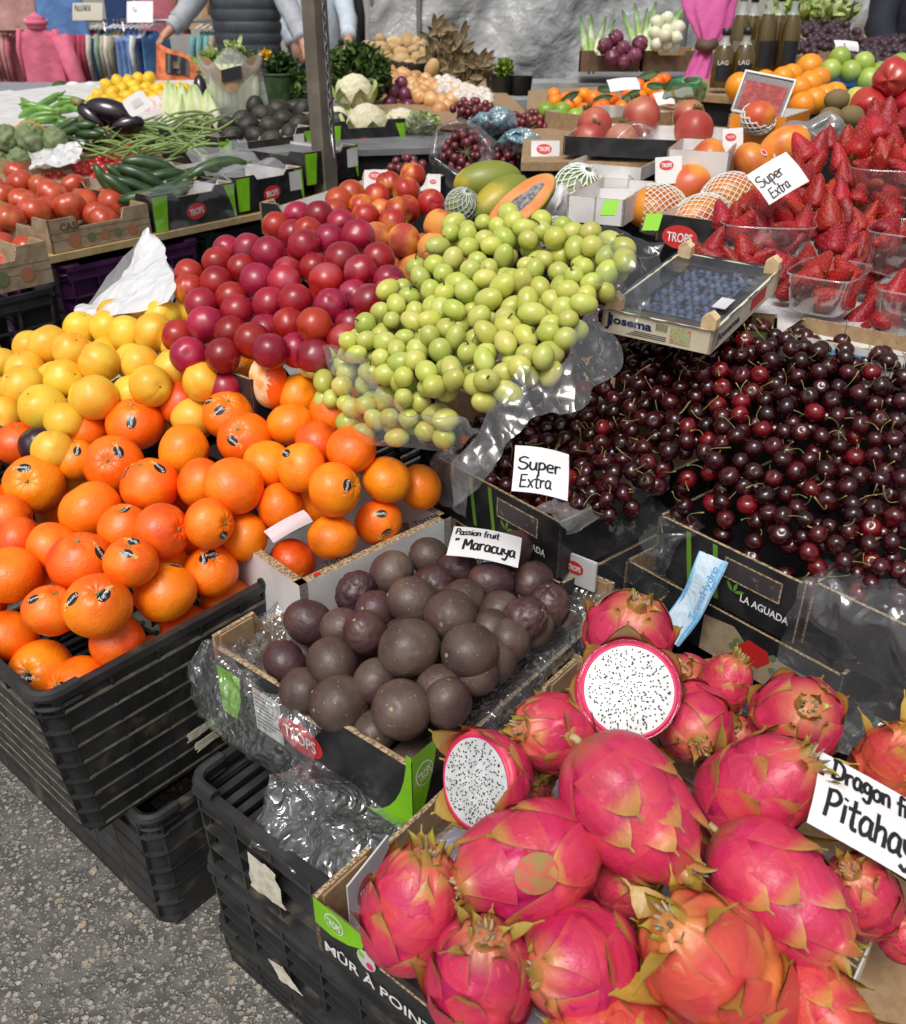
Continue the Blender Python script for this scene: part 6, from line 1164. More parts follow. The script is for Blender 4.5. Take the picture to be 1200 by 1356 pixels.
for o, l in zip(pgl, row_labels([px(o.location)[:2] for o in pgl], 'long green pepper', 'the pepper pile', 5)): o['label'] = l
def aub(o): MB().tube([V3((0, 0, .085)), V3((0, .004, .1)), V3((.004, .008, .12))], [.02, .012, .008], 8).build('cap', MT['stem'], o, local=True)
au = bproto('aubergine', 'aubergine', .045, lambda a, b: V3((math.sin(a)*math.cos(b), math.sin(a)*math.sin(b), math.cos(a)*2.0))*(1-.22*math.cos(a)), extra=aub)
for i, (u, v, a, s, l) in enumerate([(140, 147, 2.9, 1.15, 'large glossy black aubergine lying above the green beans'), (165, 166, 3.4, .75, 'smaller aubergine behind the white price tag'), (118, 152, 2.4, .8, 'dark aubergine at the left of the big one'), (265, 112, 1.7, .7, 'purple aubergine standing beside the lettuce')]): place(au, at(u, v, 3.2 if i < 3 else 3.9), axes(camdir(math.cos(a), math.sin(a), .1), i), s*.86, l, 'aubergines')
zu = cuc(.14, .02, 'cucumber', 'courgette', 'courgette')
for i, (u, v) in enumerate([(85, 168), (95, 176), (108, 170), (118, 178), (100, 184), (125, 168)]): place(zu, at(u, v, 3.1), axes(camdir(1, .5-.2*i, .2), i), .8, f'dark green courgette below the peppers, {["1st", "2nd", "3rd", "4th", "5th", "6th"][[0, 1, 3, 4, 2, 5][i]]} from the left', 'courgettes')
le = bproto('lemon', 'lemon', .036, lambda a, b: V3((math.sin(a)*math.cos(b), math.sin(a)*math.sin(b), math.cos(a)*1.22))*(1+.08*math.exp(-(a/.25)**2)+.1*math.exp(-((math.pi-a)/.2)**2)))
LM = [(710, 570, 40), (785, 545, 37), (850, 545, 40), (925, 520, 36), (980, 520, 42), (745, 620, 40), (815, 590, 38), (880, 575, 38), (905, 605, 38), (970, 590, 42), (850, 650, 48), (660, 640, 42), (760, 665, 38), (880, 690, 40), (950, 650, 38), (990, 635, 40), (1040, 600, 32), (1090, 590, 32), (1130, 600, 32), (1180, 590, 32), (1060, 640, 32), (1230, 600, 30), (1020, 660, 35), (700, 680, 38), (800, 700, 38), (640, 680, 34)]
heap(le, .036, [q1(*a) for a in LM], lambda u, v: 4.35+.02*(115-v), 'yellow lemon', 'the lemon pile', 6, 'lemons at the back of the left stall')
bm = [cuc(.15, .0045, 'bean', 'green_bean', 'bean', b_) for b_ in (.1, .2, -.1)]; bl_ = []
for i in range(95):
    u = rg.uniform(130, 285); v = 182+rg.uniform(-22, 22)-(u-200)*.08; o = place(bm[i % 3], at(u, v, 3.15+.010*(185-v)), axes(camdir(1, rg.uniform(-.5, .6), rg.uniform(-.3, .3)), i), rg.uniform(.8, 1.15), None, 'green beans'); bl_.append(o)
for o, l in zip(bl_, row_labels([px(o.location)[:2] for o in bl_], 'thin green bean', 'the bean heap', 10)): o['label'] = l
for i in ():
    pass
en = MB().ball(lambda a, b: V3((math.sin(a)*math.cos(b)*.024, math.sin(a)*math.sin(b)*.024, math.cos(a)*.075))*(1+.08*math.cos(4*b)), 20, 16, tone=lambda a, b: (max(0, math.cos(a)*1.3-.3)*.8, 0, 0)).build('endive', MT['endive'], None); en['category'] = 'endive'
for i, (u, v, a) in enumerate([(222, 135, .15), (232, 140, .0), (244, 138, -.1), (254, 142, .1), (264, 140, -.2), (275, 146, .1), (284, 150, -.3), (238, 150, .3)]): place(en, at(u, v, 3.6), axes(camdir(a, 1, .3), i), 1, f'pale endive head, {["1st", "2nd", "4th", "5th", "6th", "7th", "8th", "3rd"][i]} from the left in the row behind the beans', 'endives')
tg = at(173, 158, 3.0); rt_ = thing('price_tag', 'white rounded plastic price tag standing in the green beans', 'price tag', tg); X_, Y_ = camdir(1, .62, 0), camdir(-.5, .9, .3)
patch('plate', [(.012+.0*i_, 0) for i_ in ()]+[(.045+.04*math.copysign(abs(math.cos(q))**.4, math.cos(q)), .03+.03*math.copysign(abs(math.sin(q))**.4, math.sin(q))) for q in [i*.2094 for i in range(30)]], MT['white'], tg, X_, Y_, rt_); patch('print', [(.03, .02), (.065, .02), (.065, .042), (.03, .042)], MT['card_white'], tg, X_, Y_, rt_, .002); MB().box(tg+X_*.045+Y_*.03-X_.cross(Y_)*.004, X_*.035, Y_*.025, X_.cross(Y_)*.003).build('back', MT['steel'], rt_, smooth=False)
card('price_card', 'white paper card with pink print lying by the lemons', at(196, 150, 3.6), at(250, 135, 3.7)-at(196, 150, 3.6), camdir(.25, 1, -.4), .16, .06, [], paper=mat('pink_print_paper', (.76, .68, .7), .6, (.7, .4, .45), 60, .52, .6))
av = bproto('avocado', 'avocado', .04, lambda a, b: V3((math.sin(a)*math.cos(b), math.sin(a)*math.sin(b), math.cos(a)*1.25))*(1-.16*math.cos(a)), nu=24, nv=16)
AV = [(350, 350, 62), (440, 300, 55), (500, 335, 70), (535, 220, 58), (585, 265, 70), (690, 235, 72), (660, 345, 68), (745, 300, 62), (850, 250, 65), (850, 330, 65), (530, 400, 50), (640, 430, 50), (800, 215, 50), (1080, 300, 55), (400, 400, 45), (770, 390, 55), (930, 300, 55), (960, 230, 50), (1010, 260, 50)]
heap(av, .04, [q4b(*a) for a in AV], lambda u, v: 3.35+.012*(175-v), 'dark avocado', 'the avocado box', 6, 'avocados by the black pole')
for k, (u0, v0, t0, u1, v1, t1, l) in enumerate([(372, 222, 3.25, 416, 212, 3.35, 'black and lime box holding the avocados, just left of the pole'), (436, 210, 3.35, 538, 200, 3.45, 'black box with lime corners in front of the cauliflowers')]):
    a, b = at(u0, v0, t0), at(u1, v1, t1); b.z = a.z; X_ = b-a
    if k == 0: a = a-X_*1.6; X_ = X_*2.6
    b_ = carton('cardboard_box', l, a, X_, Vector((-X_.y, X_.x, 0)).normalized()*.35, .1, 'card_black', 'card_white', .005, tab=.025); trops_face(b_, a, X_, X_.length, .11, k == 0, lcx=.82 if k == 0 else .45, lr=.034)
# cauliflowers, herbs, potatoes, onions
def flor(a, b): return 1+.05*nz((math.cos(b)*math.sin(a), math.sin(b)*math.sin(a), math.cos(a)), 5, 2)+.04*abs(nz((math.cos(b)*math.sin(a), math.sin(b)*math.sin(a), math.cos(a)), 11, 4))
def leafblade(mb, O, D, L, W, up=EZ, curl=.3, m=0):
    D = V3(D).normalized(); s_ = D.cross(up).normalized(); n_ = s_.cross(D); mb.grid(lambda i, j: V3(O)+D*(i*L)+s_*((j-.5)*W*math.sin(math.pi*min(1, .12+i*.88))**.7)+n_*(curl*L*i*i+abs(j-.5)*W*.35), 5, 4, m)
def caul_leaves(o):
    for k in range(7):
        mb = MB(); q = k*.9; leafblade(mb, (math.cos(q)*.05, math.sin(q)*.05, -.05), (math.cos(q)*.6, math.sin(q)*.6, 1), .11, .07, V3((math.cos(q), math.sin(q), 0)), -.1); mb.build('leaf', MT['leaf_pale'], o, local=True)
cf = bproto('cauliflower', 'curd', .08, lambda a, b: flor(a, b)*(1 if a < 1.9 else .85), nu=60, nv=40, extra=caul_leaves)
for (u, v, t, s, l) in ((487, 167, 3.5, 1.0, 'cauliflower directly behind the black box with lime corners'), (532, 172, 3.55, .98, 'cauliflower at the right end beside the wrapped greens'), (470, 125, 3.9, 1.0, 'leafy cauliflower on top behind the other two'), (447, 158, 3.7, .6, 'small cauliflower just right of the pole')): place(cf, at(u, v, t), axes(camdir(0, .8, .6), u), s, l, 'cauliflowers')
def bush(name, label, c, rx, ry, rz, n, m, cat, lw=.03, seed=1, group=None):
    r = random.Random(seed); t = thing(name, label, cat, c, group); mb = MB(); st_ = MB()
    for i in range(n):
        d = V3((r.gauss(0, 1), r.gauss(0, 1), r.gauss(0, 1))).normalized()*(r.random()**.4); p = V3(c)+V3((d.x*rx, d.y*ry, d.z*rz)); D = V3((r.uniform(-1, 1), r.uniform(-1, 1), r.uniform(-.3, 1)))
        leafblade(mb, p, D, lw*r.uniform(.7, 1.3), lw*.7, V3((r.uniform(-1, 1), r.uniform(-1, 1), 1)), r.uniform(-.3, .3))
        if i % 12 == 0: st_.tube([V3(c)-EZ*rz, p], [.003, .0015], 4)
    mb.build('leaves', MT[m], t); st_.build('stems', MT['leaf'], t); return t
bush('herb_bunch', 'big dark green parsley bunch right of the black pole', at(470, 100, 4.15), .17, .12, .13, 1500, 'leaf', 'herbs', .035, 2)
bush('herb_bunch', 'leafy green herb bunch just left of the black pole above the avocados', at(395, 128, 4.0), .05, .06, .11, 320, 'leaf', 'herbs', .03, 3)
bush('herb_bunch', 'dark herb plant standing in a green pot', at(372, 88, 4.0), .075, .06, .05, 420, 'leaf_dark', 'herbs', .025, 4)
p0 = at(372, 128, 4.0); pt = thing('plant_pot', 'dark green plastic pot under the herb plant', 'pot', p0-EZ*.07)
MB().grid(lambda i, j: p0+V3((math.cos(j*6.283), math.sin(j*6.283), 0))*(.05+.02*i)+EZ*(-.08+.17*i), 4, 24).build('pot_wall', MT['plastic_green' if False else 'leaf_dark'], pt); MB().tube([p0+V3((math.cos(q*.2618), math.sin(q*.2618), 0))*.07+EZ*.09 for q in range(25)], .006, 6).build('rim', MT['leaf_dark'], pt)
bush('flower_bunch', 'small bright yellow flower head beside the herb pot', at(352, 74, 4.0), .022, .02, .02, 90, 'lemon', 'flowers', .02, 5)
bush('lettuce', 'round pale green lettuce behind the paper bag', at(283, 92, 4.2), .055, .05, .07, 260, 'leaf_pale', 'lettuce', .05, 6)
bush('lettuce', 'pale leafy lettuce peeking over the paper bag', at(312, 75, 4.3), .05, .05, .04, 160, 'leaf_pale', 'lettuce', .05, 7)
# open printed bag of pale vegetables
def bagf(): 
    c = at(308, 108, 4.0); t = thing('vegetable_bag', 'open white and brown printed bag full of pale green vegetables', 'bag', c-EZ*.15)
    mb = MB(); mb.grid(lambda i, j: c+CR*(.125*(1+.1*i)*math.cos(j*6.283)*1)+V3((0, 1, 0))*(.06*math.sin(j*6.283))+EZ*(-.14+.24*i+.035*math.cos(4*j*6.283)*i**3)+CR*.01*math.sin(i*14+j*9), 12, 40); mb.build('film_wall', MT['milky_film'], t)
    mb = MB(); mb.grid(lambda i, j: c+CR*(.13*(2*i-1))-V3((0, 1, 0))*(.062*math.sin(i*3.14)+.004)+EZ*(.03+.07*j-.05*math.sin(i*3.14)+.02*math.sin(i*9)), 14, 4); mb.build('paper_band', MT['cardboard'], t)
    mb = MB(); mb.grid(lambda i, j: c+CR*(-.03+.09*i)-V3((0, 1, 0))*(.072)+EZ*(.0+.05*j+.02*i), 3, 2); mb.build('dark_print', MT['ink'], t)
    for k in range(7): x = -.09+.03*k; mb = MB(); mb.tube([c+CR*x-EZ*.13, c+CR*(x+.01)-EZ*.02, c+CR*(x+.006)+EZ*.07], [.02, .024, .012], 8); mb.build('vegetable', MT['endive'], t)
bagf()
# potatoes in a black tray
ptr = crate('plastic_tray', 'black slatted tray of potatoes tilted at the back', at(475, 80, 4.9)-EZ*.02, at(540, 100, 4.6)-at(475, 80, 4.9), V3((.2, .34, 0)), .07, taper=.0, rows=2, fine=False, cat='tray')
po_ = [bproto('potato', 'potato', .042, lambda a, b, s=s: V3((math.sin(a)*math.cos(b), math.sin(a)*math.sin(b)*.85, math.cos(a)*1.25))*(1+.06*nz((math.cos(b), math.sin(b), a), 1.5, s))) for s in (1, 2)]
PT = [(265, 185, 22), (315, 160, 22), (370, 170, 28), (420, 165, 28), (330, 200, 30), (400, 240, 32), (395, 213, 24), (470, 190, 28), (440, 205, 24), (515, 275, 33), (315, 215, 24), (460, 240, 24), (488, 215, 24), (360, 195, 24), (430, 260, 24), (345, 235, 24), (300, 190, 22), (455, 175, 22), (480, 245, 22)]
heap(po_, .042, [q2(*a) for a in PT], lambda u, v: 4.8+.012*(80-v), 'brown potato', 'the potato tray', 6, 'potatoes')
on = bproto('onion', 'onion', .036, lambda a, b: V3((math.sin(a)*math.cos(b), math.sin(a)*math.sin(b), math.cos(a)*.92))*(1+.18*math.exp(-(a/.22)**2))); ro = bproto('red_onion', 'red_onion', .036, lambda a, b: V3((math.sin(a)*math.cos(b), math.sin(a)*math.sin(b), math.cos(a)*.92))*(1+.18*math.exp(-(a/.22)**2)), 'onion')
ga = bproto('garlic', 'garlic', .026, lambda a, b: V3((math.sin(a)*math.cos(b), math.sin(a)*math.sin(b), math.cos(a)*.85))*(1+.06*math.cos(8*b)+.5*math.exp(-(a/.2)**2)), 'garlic', 32, 14)
O1 = [(505+rg.uniform(0, 90), 0) for i in range(44)]; O1 = [(u, 92+(u-505)*.42+rg.uniform(-8, 14), 9.5) for (u, _) in O1]+[(560, 125, 11), (577, 132, 11), (590, 118, 10), (583, 146, 11), (603, 125, 10)]
heap(on, .036, O1, lambda u, v: 4.3+.014*(120-v), 'golden onion', 'the onion heap', 9, 'onions')
heap(ro, .036, [(512, 118, 10), (522, 122, 10), (532, 126, 10), (518, 131, 10), (529, 118, 9), (538, 134, 10)], lambda u, v: 4.2, 'dark red onion', 'the red onions', 6, 'red onions')
G1 = [(572+rg.uniform(0, 75), 0) for i in range(46)]; G1 = [(u, 103+(u-572)*.38+rg.uniform(-5, 14), 7) for (u, _) in G1]
heap(ga, .026, G1, lambda u, v: 4.3+.015*(115-v), 'white garlic bulb', 'the garlic heap', 9, 'garlic')
board('table', 'far shelf under the onions, garlic and potatoes', [(450, 150), (600, 165), (700, 150), (640, 95), (470, 85)], .83, 'cardboard')
for k, (u, v, l, rx, rz) in enumerate(((590, 68, 'tall bundle of dry brown stalks behind the onions', .09, .14), (622, 92, 'low spread of dry brown stalks beside the tall bundle', .1, .05))):
    c = at(u, v, 4.7); t = thing('dried_stalks', l, 'stalks', c-EZ*rz); mb = MB()
    for i in range(60): d = V3((rg.uniform(-1, 1), rg.uniform(-.5, .5), rg.uniform(-.2, 1.2))); a = c+V3((rg.uniform(-1, 1)*rx*.4, rg.uniform(-1, 1)*.04, -rz)); mb.tube([a, a+V3((d.x*rx*.5, 0, rz*1.1)), a+V3((d.x*rx*1.2, d.y*.05, rz*1.5*(.5+d.z*.5)))], [.006, .005, .003], 5)
    mb.build('stalks', MT['husk'], t)
    mb = MB(); [leafblade(mb, c+V3((rg.uniform(-1, 1)*rx, rg.uniform(-.04, .04), rg.uniform(-1, .8)*rz)), (rg.uniform(-1, 1), 0, rg.uniform(-.6, 1)), .08, .03, V3((0, -1, .2)), .3) for i in range(70)]; mb.build('husks', MT['husk'], t)
bush('flower_bunch', 'round yellow green bunch in a black pot beyond the garlic', at(668, 92, 4.7), .05, .05, .055, 300, 'lime_fruit', 'plant', .02, 9)
for k, (u, v) in enumerate(((665, 112), (690, 112))): c = at(u, v, 4.7); MB().grid(lambda i, j: c+V3((math.cos(j*6.283), math.sin(j*6.283), 0))*(.05+.01*i)+EZ*(-.05+.09*i), 3, 16).build('plant_pot', MT['black_cap'], None, loc=tuple(c)); tag([o for o in C.objects if o.name.startswith('plant_pot')][-1], ('small black pot under the yellow green bunch', 'small black pot right of the yellow green bunch')[k], 'pot', 'black pots')
# ---------------------------------------------------------------- pole
pf = at(433, 262, 3.05); pl = thing('pole', 'brown grey square metal stall pole with a hanging chain', 'pole', (pf.x, pf.y, 0)); X_ = EB*.028; Y_ = LA*.028
MB().box((pf.x, pf.y, 1.3), X_, Y_, EZ*1.3).build('post', MT['pole'], pl, smooth=False); chn = MB()
for k in range(26):
    c = V3((pf.x, pf.y, 1.52-.027*k))-LA*.034+EB*.006; a = V3(EB) if k % 2 else V3(LA); chn.tube([c+a*.006*math.cos(q*.785)+EZ*.017*math.sin(q*.785) for q in range(9)], .0022, 5, cap=False)
chn.build('chain', MT['grey_metal'], pl); MB().tube([V3((pf.x, pf.y, .87))-LA*.036+EB*.006, V3((pf.x, pf.y, .80))-LA*.04+EB*.006, V3((pf.x, pf.y, .785))-LA*.05+EB*.01], .003, 6).build('hook', MT['steel'], pl)
for (v0, l) in ((218, 'upper'), (235, 'lower')):
    a, b = at(438, v0+4, 3.3), at(600, v0-12, 3.5); b.z = a.z; r_ = MB(); r_.slab(a, b-a, LA*.03, -EZ*.03); tag(r_.build('shelf_rail', MT['grey_metal'], None, smooth=False, loc=tuple(a)), f'{l} grey wooden rail below the cauliflower box right of the pole', 'rail')
# ---------------------------------------------------------------- red grapes, papaya, nectarines
rgm = grape_mesh(.0125, 1.08, 12, 8).build('grape', MT['red_grape'], None); rgme = rgm.data; bpy.data.objects.remove(rgm)
def rbunch(label, u, v, t, ru, rv, n, seed):
    r = random.Random(seed); c = at(u, v, t); g_ = thing('grape_bunch', label, 'grapes', c, 'red grape bunches')
    sp_ = []
    for i in range(n*3):
        q = r.uniform(0, 6.283); k = math.sqrt(r.random()); p = at(u+ru*k*math.cos(q), v+rv*k*math.sin(q), t+.04*k*k+r.uniform(0, .03)); 
        if sp_ and min((p-x).length for x in sp_) < .019: continue
        sp_.append(p); o = bpy.data.objects.new('grape', rgme); C.objects.link(o); o.parent = g_; o.location = p-c
        if len(sp_) >= n: break
    mb = MB(); [mb.tube([c+CB*.01, p], [.0015, .001], 4) for p in sp_[::3]]; mb.build('stalk', MT['stem_brown'], g_)
rbunch('dark red grapes inside the open clear bag', 618, 205, 2.5, 30, 32, 60, 1); rbunch('red grapes at the top left of the red grape pile', 625, 145, 2.9, 26, 13, 34, 2); rbunch('red grapes in the middle of the row behind the clear bag', 665, 160, 2.85, 24, 14, 34, 3); rbunch('red grapes at the right end beside the limes', 706, 165, 2.85, 20, 16, 30, 4); rbunch('small bunch of red grapes behind the nectarines', 540, 222, 2.45, 24, 13, 26, 5); rbunch('dark grapes in the shade right of the clear bag', 680, 205, 2.7, 24, 14, 26, 6)
def tube_bag(label, u, v, t, ru, rv, m, seed, ring=False, amp=.018):
    KS = ((.72, .03), (.95, .055), (1.15, .03), (1.12, -.03)) if ring else ((.05, .035), (.45, .05), (.85, .03), (1.1, -.02))
    c = at(u, v, t); mb = MB(); sheet([[c+CR*(math.cos(a_)*ru*t/FP*k)+CU*(math.sin(a_)*rv*t/FP*k)+CB*(d_) for (k, d_) in KS] for a_ in [i*6.283/10 for i in range(11)]], 4, amp, 12, seed, mb); return tag(mb.build('plastic_bag', MT[m], None, loc=tuple(c)), label, 'plastic bag')
tube_bag('open clear bag with a pale blue tint around the dark red grapes', 615, 203, 2.5, 36, 36, 'clear_thick', 3, True)
tube_bag('blue tinted bag pulled back beside the red grapes', 690, 182, 2.7, 26, 13, 'blue_bag', 4); tube_bag('blue and clear bag rim above the open grape bag', 655, 158, 2.75, 28, 12, 'blue_bag', 5)
tube_bag('clear wrap over greens right of the cauliflowers', 560, 165, 3.4, 22, 13, 'clear_film', 6); bush('leafy_greens', 'wrapped leafy greens right of the cauliflowers', at(560, 168, 3.45), .06, .04, .035, 160, 'leaf_pale', 'greens', .04, 11)
def papf(a, b): return V3((math.sin(a)*math.cos(b), math.sin(a)*math.sin(b), math.cos(a)*1.75))*(1-.13*math.cos(a))
pap = bproto('papaya', 'papaya', .055, papf, nu=36, nv=24, extra=lambda o: MB().tube([V3((0, 0, .083)), V3((0, 0, .092))], [.008, .006], 8).build('stem', MT['stem_brown'], o, local=True))
for (u, v, t, d, s, l) in ((652, 240, 2.2, (.95, .15, -.1), .88, 'green yellow papaya lying behind, blunt end left'), (668, 262, 2.12, (.75, .6, -.2), .86, 'green yellow papaya lying between the whole one and the cut half')): place(pap, at(u, v, t), axes(camdir(*d), 0), s, l, 'papayas')
c = at(690, 268, 2.0); q = axes(camdir(.75, .62, 0), 0); q = Matrix((camdir(-.62, .75, .1)*-1, CB, camdir(.78, .62, 0))).transposed()
nrm = camdir(-.35, .35, .85); ax_ = camdir(.76, .62, .05); ax_ = (ax_-nrm*ax_.dot(nrm)).normalized(); sd2 = ax_.cross(nrm); Mh = Matrix((sd2, nrm, ax_)).transposed()
ph = thing('papaya_half', 'cut papaya half with orange flesh and grey seed hollow', 'papaya', c)
MB().ball(lambda a, b: c+Mh @ V3((.047*math.sin(a)*math.cos(b), min(.0, .047*math.sin(a)*math.sin(b)), .092*math.cos(a))), 40, 24).build('rind', MT['papaya'], ph)
MB().grid(lambda i, j: c+Mh @ V3((.045*i*math.cos(j*6.283), .001+.0*i, .089*i*math.sin(j*6.283))), 6, 40).build('flesh', MT['papaya_flesh'], ph)
MB().grid(lambda i, j: c+Mh @ V3((.017*i*math.cos(j*6.283)*(1+.15*math.sin(j*40)), .0035-.002*i, .066*i*math.sin(j*6.283))), 5, 48).build('seeds', MT['papaya_seed'], ph)
NE = [(175, 815, 55), (195, 770, 50), (297, 785, 56), (345, 735, 48), (415, 760, 56), (440, 700, 52), (490, 815, 56), (255, 865, 50), (370, 840, 56), (362, 890, 50), (125, 845, 40), (310, 840, 36), (430, 830, 40), (230, 825, 36), (55, 870, 50)]
def rpl(u, v): return 2.0+.004*(270-v)
heap([stone_proto('nectarine', 'nectarine', .037, 5+k, .07, .12, .03, 1, 'nectarine') for k in (1, 2)], .037, [q2(*a) for a in NE], rpl, 'red and yellow nectarine', 'the nectarine box', 5, 'nectarines behind the plums')
PC = [(335, 975, 52), (400, 985, 50), (540, 915, 56), (510, 1000, 55), (470, 990, 40), (440, 1030, 50), (590, 1010, 40), (370, 1020, 40)]
heap(stone_proto('peach', 'peach', .037, 9, .08, .14, .02, 1, 'peach'), .037, [q2(*a) for a in PC], lambda u, v: 1.72, 'fuzzy orange peach', 'the peaches between plums and grapes', 4, 'peaches')
def wbox(label, u0, v0, t0, u1, v1, h, d_=.3, lg=None, outer='card_white', inner='card_white', m=None, tab=.0, back=None):
    a = at(u0, v0, t0); b = atz(u1, v1, a.z); X_ = b-a; Y_ = Vector((-X_.y, X_.x, 0)).normalized()*d_; b_ = carton('cardboard_box', label, a, X_, Y_, h, outer, inner, .005, tab=tab or .001, tabs=tab > 0, tabw=min(.05, X_.length*.3))
    if lg: logo(b_, a, X_, EZ, X_.length*lg[0], h*lg[1], lg[2], lg[2]*.62, 'TROPS', 'red', 0)
    return b_, a, X_
b_, a, X_ = wbox('black tray box of nectarines, front edge above the crimson plums', 455, 322, 2.02, 590, 268, .05, .22, None, 'card_black', 'card_white', tab=.02)
for (u, v, t, w_, h_, l) in ((482, 250, 2.15, .055, .045, 'white inner flap with a red oval behind the nectarines'), (566, 262, 2.1, .03, .055, 'white flap standing right of the nectarines'), (505, 326, 1.72, .05, .03, 'white flap with a red oval among the peaches'), (703, 222, 2.35, .075, .07, 'tall white carton flap with a red oval above the netted fruit')):
    p = at(u, v, t); X2 = camdir(1, .05, -.1); o = MB().slab(p, X2*w_, camdir(0, 0, -1)*.004, camdir(.02, 1, 0)*h_).build('carton_flap', MT['card_white'], None, smooth=False, loc=tuple(p)); tag(o, l, 'box flap'); logo(o, p, X2, camdir(.02, 1, 0), w_*.5, h_*.68, w_*.27, w_*.18, 'TROPS', 'red')
def net(parent, q, c, rx, rz, z0, z1, n=15, r=.0009, m='net', R=None, name='net_sleeve'):
    mb = MB()
    for k in range(n):
        for sg in (1, -1):
            pts = []
            for i in range(15):
                z = z0+(z1-z0)*i/14; b = 2*math.pi*k/n+sg*i/14*1.9; rr = math.sqrt(max(.02, 1-z*z))*rx; pts.append(V3(c)+q @ V3((rr*math.cos(b)*1.03, rr*math.sin(b)*1.03, z*rz*1.02)))
            mb.tube(pts, r, 4, cap=False)
    return mb.build(name, MT[m], parent)
mg = bproto('mango', 'mango', .048, lambda a, b: V3((math.sin(a)*math.cos(b), math.sin(a)*math.sin(b)*.86, math.cos(a)*1.25))*(1+.05*math.cos(a)), nu=30, nv=20)
for i, (u, v, t, s, d, l, netz) in enumerate((a_[0], a_[1], a_[2]*1.09, a_[3]*1.09, *a_[4:]) for a_ in [(934, 222, 1.95, .95, (.2, .9, .5), 'red orange mango with an oval sticker', None), (905, 248, 1.85, .9, (.8, .2, .4), 'orange mango below the stickered one', None), (1037, 197, 1.9, .92, (.9, .4, .3), 'orange mango left of the upper strawberries', None), (870, 277, 1.72, .95, (-.8, .1, -.1), 'mango in a white foam net with its orange end bare, leftmost', (-1, .45)), (928, 292, 1.66, .95, (-.9, -.3, .0), 'mango in a white foam net, front middle of the mango box', (-1, .8)), (965, 262, 1.75, .95, (.9, .3, 0), 'mango in a white foam net behind the front netted one', (-1, .6)), (1000, 222, 1.9, .9, (-.6, .6, .4), 'mango with a sticker half in a net behind the strawberry card', (-1, .1)), (975, 225, 1.95, .8, (.6, .6, .4), 'mango tip in a pinkish net sleeve above the price card', (-1, .7))]):
    q = axes(camdir(*d), i); o = place(mg, at(u, v, t), q, s, l, 'mangoes'); 
    if netz: net(o, Matrix.Identity(3), (0, 0, 0), .048, .06, netz[0], netz[1], 22, .0009).location = (0, 0, 0)
    if i in (0, 6): fruit_sticker(o, lambda v_: .048*1.03, q.inverted() @ camdir(.1, .35, .9), 1, 'black' if False else 'pink')
for o in C.objects:
    if o.name.startswith('net_sleeve') and o.parent and o.parent.name.startswith('mango'):
        me = o.data; w0 = Vector(o.parent.location)
        for v_ in me.vertices: v_.co = v_.co+w0     # build() took the parent's place off; these nets are in the mango's own axes
ml_ = bproto('netted_melon', 'melon', .06, ellf(1, 1, .95), 'melon', 24, 16)
for (u, v, t, s, l) in ((765, 252, 2.15, .98, 'round green fruit in a white foam net right of the cut papaya'), (737, 312, 1.85, .62, 'small netted green fruit behind the green grapes'), (612, 272, 2.1, .65, 'netted green fruit just left of the papayas')):
    o = place(ml_, at(u, v, t), axes(camdir(.3, .5, .8), 0), s, l, 'netted green fruits'); n_ = net(o, Matrix.Identity(3), (0, 0, 0), .06, .06, -1, 1, 16, .002)
    for v_ in n_.data.vertices: v_.co = v_.co+Vector(o.location)
tube_bag('white foam net bunched below the netted green fruit', 742, 268, 2.1, 20, 26, 'white_bag', 8)
bb_, a, X_ = wbox('long black box edge in front of the netted mangoes', 868, 318, 1.76, 985, 335, .05, .3, None, 'card_black', 'card_white'); logo(bb_, a+X_*.05, X_, EZ, .04, .012, .036, .022, 'TROPS', 'red')
for (l, u0, v0, t0, u1, v1, h, d_, oc) in (('white carton below the pomegranates', 750, 232, 2.2, 848, 240, .03, .25, 'card_white'), ('second white carton edge above the green grapes', 770, 268, 2.0, 850, 268, .03, .2, 'card_white'), ('white carton corner beside the mangoes', 825, 300, 1.8, 866, 272, .05, .12, 'card_white'), ('white carton holding the mangoes at the back', 880, 235, 2.05, 960, 240, .06, .2, 'card_white'), ('orange printed box below the red food tray', 960, 192, 2.35, 1035, 198, .075, .22, 'orange_card'), ('cardboard box edge under the far mandarins', 720, 178, 2.9, 800, 190, .07, .3, 'cardboard'), ('black edged box of pomegranates', 745, 205, 2.3, 960, 215, .045, .3, 'card_black')): wbox(l, u0, v0, t0, u1, v1, h, d_, None, oc, 'card_white')
for (u, v, t, w_, h_, l) in ((868, 245, 1.98, .06, .06, 'white carton flap with a red oval left of the mangoes'), (957, 208, 2.1, .05, .065, 'white carton flap with a red oval below the orange box')):
    p = at(u, v, t); X2 = camdir(1, .12, -.1); o = MB().slab(p, X2*w_, camdir(0, 0, -1)*.004, camdir(0, 1, 0)*h_).build('carton_flap', MT['card_white'], None, smooth=False, loc=tuple(p)); tag(o, l, 'box flap'); logo(o, p, X2, camdir(0, 1, 0), w_*.5, h_*.68, w_*.27, w_*.18, 'TROPS', 'red')
for (u, v, t, l) in ((795, 285, 1.7, 'lime green carton tab above the grapes'), (850, 305, 1.55, 'lime green carton tab by the mango box'), (352, 302, 1.95, 'lime green carton corner behind the crimson plums')):
    p = at(u, v, t); tag(MB().slab(p, CR*.028, CB*-.003, camdir(.3, 1, 0)*.03).build('carton_tab', MT['lime'], None, smooth=False, loc=tuple(p)), l, 'box tab')
